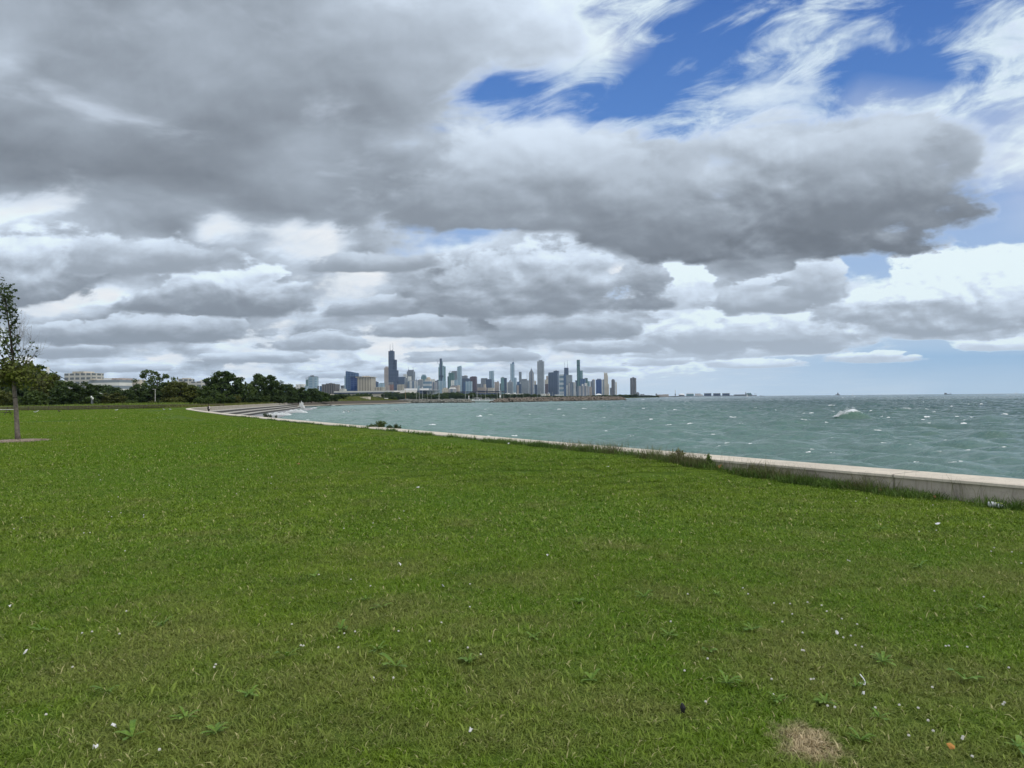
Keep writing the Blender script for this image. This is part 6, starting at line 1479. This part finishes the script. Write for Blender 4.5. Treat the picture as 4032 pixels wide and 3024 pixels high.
def person():
    D = 136.6; X = P2X(822, D); t = empty('person', (X, D, -0.955), 'person seen from behind in a white shirt with dark hair, walking down the steps', 'person', rz=R(-8))
    # facing +Y (away), left foot forward; metres
    V = [(0, 0, .96), (0, .01, 1.12), (0, .0, 1.28), (0, .01, 1.42), (0, .02, 1.50), (0, .035, 1.585), (0, .03, 1.68), (0, .03, 1.75)]
    E = [(i, i + 1) for i in range(7)]; Rd = [(.155, .11), (.135, .10), (.15, .11), (.13, .09), .055, .075, .098, .06]
    def chain(start, pts, rs):
        p = start
        for q, rr in zip(pts, rs): V.append(q); Rd.append(rr); E.append((p, len(V) - 1)); p = len(V) - 1
        return p
    for s, fy in ((-1, .20), (1, -.14)):
        chain(0, [(s * .095, .0, .90), (s * .11, fy * .6, .50), (s * .11, fy * (1.0 if fy > 0 else 1.9), .09), (s * .12, fy * (1.0 if fy > 0 else 1.9) + .13, .03)], [.092, .060, .042, .035])
    hands = []
    for s, ey, wy in ((-1, -.05, .06), (1, .10, .30)):
        w = (s * .27, wy, .86 if s < 0 else 1.02)
        e = chain(3, [(s * .17, .01, 1.40), (s * .25, ey, 1.14), w], [.058, .043, .030]); hands.append((e, Vector(w), s))
    for e, w, s in hands:
        d = Vector((0, .25, -1)).normalized() if s < 0 else Vector((-.1, .8, .3)).normalized()
        palm = w + d * .06; V.append(tuple(palm)); Rd.append((.036, .016)); E.append((e, len(V) - 1)); pi_ = len(V) - 1
        for k, (o_, l) in enumerate(((-.026, .068), (-.009, .078), (.009, .072), (.026, .056))):
            b_ = palm + d * .03 + Vector((o_ * .4, o_, 0)); m_ = b_ + d * l * .5; e_ = m_ + (d + Vector((-s * .4, 0, -.1))).normalized() * l * .5
            p_ = pi_
            for q in (b_, m_, e_): V.append(tuple(q)); Rd.append(.009); E.append((p_, len(V) - 1)); p_ = len(V) - 1
        th = palm + Vector((-s * .02, .03, 0)); p_ = pi_
        for q in (th, th + d * .03 + Vector((-s * .015, .015, 0))): V.append(tuple(q)); Rd.append(.011); E.append((p_, len(V) - 1)); p_ = len(V) - 1
    skin_obj('body', V, E, Rd, M_SKIN, t)
    # shirt over torso and upper arms
    Vs = [(0, 0, .90), (0, .01, 1.06), (0, .0, 1.26), (0, .01, 1.42), (0, .02, 1.49)]; Es = [(0, 1), (1, 2), (2, 3), (3, 4)]; Rs = [(.185, .135), (.175, .13), (.18, .135), (.165, .115), .068]
    for s, ey in ((-1, -.05), (1, .10)):
        Vs += [(s * .17, .01, 1.40), (s * .215, ey * .6, 1.24), (s * .235, ey * .85, 1.18)]; n = len(Vs); Es += [(3, n - 3), (n - 3, n - 2), (n - 2, n - 1)]; Rs += [.078, .07, .066]
    skin_obj('shirt', Vs, Es, Rs, M_SHIRT, t)
    Vp = [(0, 0, .93)]; Ep = []; Rp = [(.175, .125)]
    for s, fy in ((-1, .20), (1, -.14)):
        k = 1.0 if fy > 0 else 1.9
        Vp += [(s * .1, .0, .86), (s * .112, fy * .6, .50), (s * .112, fy * k, .13)]; n = len(Vp); Ep += [(0, n - 3), (n - 3, n - 2), (n - 2, n - 1)]; Rp += [.108, .080, .066]
    skin_obj('trousers', Vp, Ep, Rp, M_PANTS, t)
    for s, fy in ((-1, .20), (1, -.266)):
        a = MB(); a.lathe([(.0, 0), (.5, 0), (.55, .3), (.4, .8), (.1, 1.0)], 10); o = a.build('shoe', M_SHOE, t, smooth=True); o.scale = (.095, .24, .095); o.location = (s * .115, fy + .06, -.0)
    skin_obj('hair', [(0, .0, 1.62), (0, .0, 1.70), (0, .02, 1.76)], [(0, 1), (1, 2)], [.088, .118, .088], M_HAIR, t)
    # ears and face belong to the body; small nose and ears pieces kept simple behind the hair
    bp = empty('backpack', (X, D, -0.955), 'black backpack worn on the back of the person in the white shirt', 'backpack', rz=R(-8))
    a = MB(); n = 10
    prof = [(.0, 0), (.75, .02), (1.0, .12), (1.02, .5), (.92, .8), (.6, .97), (.0, 1.0)]
    a.lathe(prof, 14); o = a.build('bag', M_PACK, bp, smooth=True); o.scale = (.155, .10, .50); o.location = (0, -.21, .97)
    a = MB(); a.lathe([(.0, 0), (.8, .05), (1.0, .3), (.9, .8), (.0, 1.0)], 12); o = a.build('front_pocket', M_PACK, bp, smooth=True); o.scale = (.115, .06, .24); o.location = (0, -.30, 1.0)
    for s in (-1, 1):
        a = MB(); a.tube([(s * .08, -.12, 1.42), (s * .115, .0, 1.525), (s * .12, .13, 1.42), (s * .13, .14, 1.25), (s * .12, -.1, 1.05)], .02, 6); a.build('strap', M_PACK, bp)
person()
# ------------------------------------------------------------------ birds
def bird(px, py, label, mat_b, mat_w, sc=1.0, head=1, name='gull', rz=0.0, D=None):
    p = on_ground(px, py) if D is None else at(px, py, D)
    t = empty(name, tuple(p), label, 'bird', rz=rz); t.scale = (sc * .72,) * 3
    a = MB(); a.tube([(-.26, 0, .17), (-.16, 0, .17), (-.03, 0, .16), (.10, 0, .19), (.17, 0, .25), (.19, 0, .30), (.235, 0, .305), (.28, 0, .295)], [.015, .05, .075, .07, .045, .038, .030, .008], 8); a.build('body', mat_b, t, smooth=True)
    for s in (-1, 1):
        a = MB(); a.tube([(.10, s * .06, .20), (-.05, s * .078, .19), (-.24, s * .03, .16), (-.32, s * .01, .155)], [.03, .045, .025, .006], 6); a.build('wing', mat_w, t, smooth=True)
        a = MB(); a.tube([(0, s * .03, .11), (.01, s * .03, 0), (.05, s * .03, 0)], .007, 4); a.build('leg', M_BEAK, t)
    a = MB(); a.tube([(.275, 0, .296), (.33, 0, .282)], [.012, .003], 5); a.build('beak', M_BEAK, t)
M_BEAK = simple('yellow_beak', (0.35, 0.22, 0.05), 0.5); M_GULLW = simple('white_feathers', (0.72, 0.72, 0.71), 0.8, .05); M_GULLG = simple('grey_feathers', (0.36, 0.37, 0.39), 0.8); M_GOOSE = simple('brown_feathers', (0.07, 0.055, 0.045), 0.9)
bird(646, 1616, 'white gull standing on the lawn, left of a pair near the fence end', M_GULLW, M_GULLG, 1.1, rz=2.9); bird(671, 1616, 'white gull standing on the lawn, right of a pair near the fence end', M_GULLW, M_GULLG, 1.1, rz=2.6)
bird(459, 1618, 'white gull sitting on the lawn before the lime green weeds', M_GULLW, M_GULLW, 1.3, rz=0.4); bird(146, 1623, 'white gull just right of the young tree trunk, right of two', M_GULLW, M_GULLW, 1.2, rz=0.5); bird(138, 1626, 'white gull just right of the young tree trunk, left of two', M_GULLW, M_GULLG, 1.0, rz=3.3)
bird(233, 1624, 'dark brown goose on the lawn before the fence', M_GOOSE, M_GOOSE, 1.7, name='goose', rz=2.8)
def flying_gull(px, py, D, span, label):
    p = at(px, py, D); t = empty('gull', tuple(p), label, 'bird')
    a = MB(); a.tube([(-.2, 0, -.02), (0, 0, 0), (.16, 0, .02), (.24, 0, .01)], [.01, .07, .05, .01], 7); o = a.build('body', M_GULLW, t, smooth=True); o.rotation_euler = (0, 0, 1.9)
    for s in (-1, 1):
        a = MB(); y = span / 2; V = [(0, 0, .02), (-.02, 0, 0.03), (s * y * .45, .08, .17), (s * y, -.06, .06), (s * y * .45, -.10, .15), (0, -.12, .02), (s * y * .45, .08, .15), (s * y, -.06, .045), (s * y * .45, -.10, .13)]
        a.add(V, [(0, 2, 4, 5), (2, 3, 4), (0, 5, 8, 6), (6, 8, 7)]); a.build('wing', M_GULLG, t)
flying_gull(1373, 1621, 62, 1.3, 'gull gliding low over the bay with wings spread, body white')
flying_gull(1560, 1617, 95, 1.1, 'small dark gull low over the bay below the boulder breakwater')
# ------------------------------------------------------------------ litter, leaves, feathers
M_PLAST = simple('white_plastic', (0.50, 0.52, 0.54), 0.35, .25, 22, spec=.5); M_YEL = simple('yellow_green_plastic', (0.62, 0.72, 0.22), 0.5); M_LEAFB = simple('dry_brown_leaf', (0.28, 0.13, 0.06), 0.8, .3, 20); M_LEAFO = simple('orange_leaf', (0.42, 0.20, 0.05), 0.8); M_PAPER = simple('white_paper', (0.74, 0.75, 0.76), 0.8, .05); M_BLK = simple('black_plastic', (0.015, 0.015, 0.018), 0.5)
def sheet(name, px, py, s, mat, label, cat, seed, n=7, lift=.03):
    r = random.Random(seed); p = on_ground(px, py); z = float(ground_h(np.array(p.x), np.array(p.y))); s *= .68
    V = [(0, 0, lift * 1.3)]; 
    for i in range(n):
        a = 2 * math.pi * i / n; k = s * r.uniform(.45, 1.1); V.append((math.cos(a) * k, math.sin(a) * k * .8, lift * r.uniform(.3, 1.6)))
    m = MB(); m.add(V, [(0, 1 + i, 1 + (i + 1) % n) for i in range(n)]); m.add([(v[0], v[1], v[2] - .002) for v in V], [(0, 1 + (i + 1) % n, 1 + i) for i in range(n)])
    o = m.build(name, mat); o.location = (p.x, p.y, z + .012); tag(o, label, cat)
sheet('paper_scrap', 3157, 1873, .05, M_PAPER, 'white paper scrap on the grass near the brownish tufts', 'litter', 1, lift=.05)
sheet('dry_leaf', 3040, 1849, .075, M_LEAFB, 'dry brown leaf caught in the tall tufts at the wall', 'leaf', 2, lift=.07); sheet('dry_leaf', 3533, 1943, .05, M_LEAFB, 'dry brown leaf on the grass by the nearest wall tufts', 'leaf', 3, lift=.05); sheet('dry_leaf', 3745, 1968, .04, M_LEAFB, 'small dark brown leaf left of the crushed plastic bottle', 'leaf', 4, lift=.04)
sheet('dry_leaf', 3745, 2982, .03, M_LEAFO, 'curled orange leaf in the bottom right corner', 'leaf', 5, n=5, lift=.03); sheet('dry_leaf', 1172, 1835, .10, M_LEAFB, 'brown leaf lying in the mid lawn', 'leaf', 6, lift=.04)
sheet('paper_scrap', 2003, 1752, .10, M_PAPER, 'pale blue-white scrap far out on the lawn before the coping', 'litter', 7, lift=.04); sheet('paper_scrap', 2395, 1843, .07, M_PAPER, 'flat pale scrap on the lawn right of centre', 'litter', 8, lift=.02)
sheet('paper_scrap', 1646, 1925, .06, M_PAPER, 'thin pale scrap on the mid lawn', 'litter', 9, lift=.02); sheet('feather', 1572, 2236, .035, M_GULLW, 'whitish feather tuft on the lawn left of centre', 'feather', 10, lift=.03); sheet('feather', 2157, 2202, .030, M_GULLW, 'grey-white feather on the lawn above centre bottom', 'feather', 11, lift=.03)
sheet('feather', 448, 2890, .022, M_GULLW, 'fluffy pinkish white feather low at left', 'feather', 12, lift=.03); sheet('feather', 100, 2591, .024, M_GULLW, 'bright white feather at the left edge', 'feather', 13, lift=.03); sheet('feather', 38, 2402, .024, M_GULLW, 'white feather cut by the left edge above the bright one', 'feather', 14, lift=.02)
sheet('feather', 1745, 2320, .018, M_GULLG, 'grey downy feather in the middle of the lawn', 'feather', 15, lift=.02); sheet('feather', 3295, 2512, .024, M_GULLW, 'white downy feather above the bare patch at right', 'feather', 16, lift=.03); sheet('feather', 3400, 2750, .014, M_GULLW, 'small white fluff just under the bent straw', 'feather', 17, lift=.02); sheet('feather', 3692, 2074, .06, M_PAPER, 'small bright white scrap on the right lawn below the wall', 'litter', 18, lift=.03)
sheet('feather', 1852, 2900, .020, M_GULLW, 'white feather at the bottom edge left of centre', 'feather', 19, lift=.02); sheet('feather', 375, 2968, .020, M_GULLW, 'pale pinkish feather at the bottom left', 'feather', 20, lift=.02)
p = on_ground(2686, 2812); t = MB(); t.tube([(0, 0, 0), (.004, 0, .03), (0, 0, .05)], [.012, .015, .006], 6); o = t.build('bottle_cap', M_BLK); o.location = p + Vector((0, 0, .005)); tag(o, 'small upright black object in the foreground grass', 'litter')
p = on_ground(3410, 2712); m = MB(); m.tube([(-.036, .012, .03), (-.010, -.010, .025), (.006, .02, .03), (.012, .05, .035), (.010, .085, .045)], [.003, .003, .0028, .003, .0035], 6); o = m.build('drinking_straw', M_PAPER); o.location = p; tag(o, 'bent white straw lying in the right foreground', 'litter')
def bottle():
    p = on_ground(3920, 2000); t = empty('plastic_bottle', (p.x - .02, p.y, .0), 'crushed whitish plastic bottle with a yellow-green strap at the foot of the wall', 'litter', rz=R(-35)); t.scale = (.78, .78, .72)
    a = MB(); a.tube([(-.10, 0, .05), (-.08, 0, .052), (-.03, .01, .055), (.02, 0, .05), (.03, 0, .048)], [.025, .058, .060, .055, .03], 12); a.build('body', M_PLAST, t, smooth=True)
    a = MB(); a.tube([(.045, -.01, .045), (.09, -.015, .04), (.13, -.02, .035), (.15, -.02, .03)], [.045, .040, .030, .012], 10); a.build('neck', M_PLAST, t, smooth=True)
    a = MB(); a.tube([(.0, .07, .075), (.06, .09, .085), (.13, .09, .07), (.19, .06, .04)], [.008, .014, .012, .006], 6); a.build('strap', M_YEL, t)
bottle()
# ------------------------------------------------------------------ clover flowers and weeds in the lawn
M_CLOV = simple('white_clover', (0.72, 0.70, 0.66), 0.9, .12, 200); M_STEM = simple('green_stem', (0.10, 0.17, 0.04), 0.8)
def make_clover():
    t = empty('clover_flower', (0, 0, 0), 'x', 'flower')
    a = MB(); a.tube([(0, 0, 0), (.004, 0, .03), (.002, 0, .055)], .0012, 4, cap=False); a.build('stem', M_STEM, t)
    a = MB(); r = random.Random(1)
    for i in range(34):
        ph = math.acos(1 - 1.7 * (i + .5) / 34); th = i * 2.4; d = Vector((math.sin(ph) * math.cos(th), math.sin(ph) * math.sin(th), math.cos(ph)))
        c = Vector((.002, 0, .058)) + d * .0065; s = d.orthogonal().normalized() * .0024; u = d.cross(s).normalized() * .0024
        a.add([c - s, c - u, c + s, c + u, c + d * .0045], [(0, 1, 4), (1, 2, 4), (2, 3, 4), (3, 0, 4)])
    a.build('flower_head', M_CLOV, t)
    return t
CL = [(3182, 2392), (3052, 2394), (2940, 2357), (2930, 2333), (2703, 2356), (3231, 2402), (3124, 2438), (3112, 2398), (3155, 2512), (3163, 2582), (3190, 2698), (3213, 2699), (3031, 2695), (3045, 2762), (3260, 2806), (3285, 2812), (3442, 2815), (3553, 2804), (3613, 2816), (3669, 2732), (3724, 2568), (3740, 2567), (3806, 2571),
      (3963, 2651), (3960, 2795), (3942, 2799), (3655, 2865), (3670, 2909), (3782, 2934), (3800, 2932), (3580, 2928), (3825, 3012), (3316, 2531), (3350, 2525), (3368, 2562), (3398, 2570), (3160, 2581), (2690, 2663), (2772, 2789), (2790, 2614), (2636, 2466), (3080, 2468), (3260, 2427), (3370, 2478), (3308, 2456), (3672, 2345), (3676, 2001), (3370, 1986), (3332, 2221), (3345, 2226),
      (3412, 1974), (3680, 2101), (3624, 2106), (3915, 2173), (3985, 2190), (3897, 2186), (4018, 2234), (3875, 2369), (324, 2515), (475, 2515), (362, 2509), (500, 2423), (845, 2647), (848, 2642), (295, 2648), (178, 2844), (623, 2980), (330, 2112), (352, 2112), (435, 2048), (428, 2028), (570, 2048), (565, 2040), (388, 1880), (395, 1900), (85, 2052), (60, 2095), (1340, 2570), (1202, 2563), (1180, 2562), (1148, 2480), (1395, 2508), (1360, 2516), (1570, 2506), (1736, 2472), (1850, 2410), (1846, 2570), (1886, 2600), (1550, 2690), (1460, 2692), (1700, 2545), (1380, 2300), (1462, 2323), (1354, 2093), (1571, 2055), (1592, 2025), (1467, 2073), (1254, 2280), (1852, 2318),
      (972, 1857), (1070, 1888), (1070, 1914), (930, 1955), (668, 1922), (465, 1968), (480, 2030), (498, 2183), (190, 1703), (190, 1740), (790, 1750), (770, 1752), (762, 1705), (850, 1667), (460, 1648), (620, 1648)]
PROTO['clov'] = None
first = True
for i, (px, py) in enumerate(CL):
    p = on_ground(px, py); z = float(ground_h(np.array(p.x), np.array(p.y)))
    if first: o = make_clover(); PROTO['clov'] = o; first = False
    else: o = copy_tree(PROTO['clov'])
    sc = 0.62 + 0.03 * max(0, p.y - 4); sc = min(sc, 2.2)
    o.location = (p.x, p.y, z); o.rotation_euler = (random.uniform(-.3, .3), random.uniform(-.3, .3), random.uniform(0, 6)); o.scale = (sc * 1.1,) * 2 + (min(sc, 1.2),)
    o['label'] = 'small white clover flower head in the lawn'; o['group'] = 'white clover flowers scattered in the lawn'
M_WEED = leaf_mat('broad_weed_leaf', (0.090, 0.190, 0.020), (0.210, 0.330, 0.045), .25, 9.0, .45)
def rosette_mesh(seed, n=13, L=.095):
    r = random.Random(seed); m = MB()
    for i in range(n):
        a = i * 2.4 + r.uniform(-.9, .9); l = L * r.uniform(.3, 1.15); w = l * r.uniform(.07, .15); rise = r.uniform(.1, .9); d = Vector((math.cos(a), math.sin(a), 0)); s = Vector((-math.sin(a), math.cos(a), 0)); b = len(m.v)
        for k, (t, ww) in enumerate(((0, .15), (.3, .6), (.55, .85), (.78, .75), (1, .02))):
            c = d * l * t + Vector((0, 0, .012 + l * rise * math.sin(t * 1.9) * .7)); j = 1 + .35 * (k % 2)
            m.v += [tuple(c - s * w * ww * j + Vector((0, 0, w * .3 * ww))), tuple(c), tuple(c + s * w * ww * j + Vector((0, 0, w * .3 * ww)))]
        for k in range(4):
            for q in (0, 1): m.f.append((b + k * 3 + q, b + k * 3 + q + 1, b + (k + 1) * 3 + q + 1, b + (k + 1) * 3 + q))
    return m
WEEDS = [(2790, 2580, 1.0, 'tall pointed weed rosette with pale leaf ribs above the middle of the right foreground'), (2860, 2705, 1.1, 'large spreading weed rosette between the black object and the bent straw'), (2960, 2490, .9, 'upright weed rosette by the cluster of clover above the bent straw'), (2632, 2512, .9, 'dark green weed rosette left of the tall pointed one'), (2540, 2360, 1.0, 'yellowish weed leaf pair at the upper left of the right foreground'), (2820, 2350, 1.0, 'pale green weed rosette by the upper clovers'),
 (3475, 2620, 1.3, 'broad weed rosette above the bent straw'), (3800, 2690, 1.4, 'big dark weed rosette at the right'), (3370, 2720, .9, 'small weed rosette left of the bent straw'), (3250, 2780, .8, 'light weed rosette right above the bare patch'), (3460, 2840, .8, 'thin leaved weed right of the bare patch'), (3390, 2930, .8, 'thin pale weed right below the bare patch'), (4010, 2960, 1.2, 'bright weed at the bottom right corner'), (3060, 2770, .8, 'cross shaped thin weed above the bare patch'),
 (1560, 2640, 1.5, 'large dark weed rosette at the bottom centre left'), (1130, 2600, 1.1, 'upright toothed weed left of the large dark rosette'), (1845, 2620, 1.0, 'spiky weed right of the large dark rosette'), (1490, 2570, .9, 'light green weed above the large dark rosette'), (1340, 2490, 1.0, 'long leaved weed with pale tips left of centre'), (1500, 2400, 1.1, 'bright yellow-green weed patch left of centre'), (1440, 2370, .8, 'small weed just above the bright patch'), (520, 2920, 1.2, 'bright lobed weed at the lower left'), (420, 2740, 1.0, 'weed with pale upright leaves at the left'), (850, 2900, .9, 'flat weed at the bottom left of centre'),
 (730, 2840, .9, 'narrow yellow-green weed at the bottom left'), (640, 2470, .9, 'small grey-green weed at left'), (160, 2490, 1.0, 'fan shaped bright weed at the left edge'), (980, 2750, 1.0, 'yellowish lobed weed at the lower left of centre'), (1240, 2280, .9, 'weed with two long pale leaves'), (1790, 2270, 1.0, 'weed rosette with yellow tips near the centre'), (2280, 2380, .8, 'small weed right of centre in the mid lawn'), (3470, 2090, 1.2, 'weed in the lush strip below the wall'), (3620, 2240, 1.1, 'weed in the lush right lawn'), (3380, 2040, 1.0, 'low weed before the nearest wall tufts'), (2100, 2520, .9, 'small weed in the centre foreground'), (2330, 2690, .9, 'flat weed left of the black object'), (3900, 2420, 1.0, 'dark weed at the right edge of the mid lawn')]
RM = [rosette_mesh(s, 7 + 2 * s) for s in range(7)]; RME = []
for k, m in enumerate(RM):
    o = m.build('leaves', M_WEED, link=False); RME.append(o.data)
for i, (px, py, s, lb) in enumerate(WEEDS):
    p = on_ground(px, py); t = bpy.data.objects.new('weed', RME[i * 3 % 7]); COL.objects.link(t); tag(t, lb, 'weed')
    t.location = (p.x, p.y, float(ground_h(np.array(p.x), np.array(p.y))) + .012); t.rotation_euler = (random.uniform(-.12, .12), random.uniform(-.12, .12), i * 1.7); s *= .85 + .02 * max(0, p.y - 4); t.scale = (s, s * .9, s * .8)

# ------------------------------------------------------------------ air
def build_haze():
    b = MB(); b.box(-13000, 16000, -60, 15000, -4.2, 560)
    m = bpy.data.materials.new('haze'); m.use_nodes = True; nt = NT(m.node_tree); nt.n.clear()
    out = nt.new('ShaderNodeOutputMaterial'); v = nt.new('ShaderNodeVolumePrincipled')
    v.inputs['Color'].default_value = (0.56, 0.77, 1.0, 1); v.inputs['Density'].default_value = HAZE
    v.inputs['Anisotropy'].default_value = 0.2
    nt.l.new(v.outputs[0], out.inputs['Volume'])
    tag(b.build('haze', m), 'thin blue air haze over the lake and skyline', 'haze', kind='stuff')
HAZE = 2.8e-5
if HAZE > 0: build_haze()
cy = scene.cycles
cy.use_adaptive_sampling = True; cy.adaptive_threshold = 0.015; cy.max_bounces = 6; cy.diffuse_bounces = 3; cy.glossy_bounces = 3; cy.transmission_bounces = 3; cy.volume_bounces = 0
cy.caustics_reflective = False; cy.caustics_refractive = False
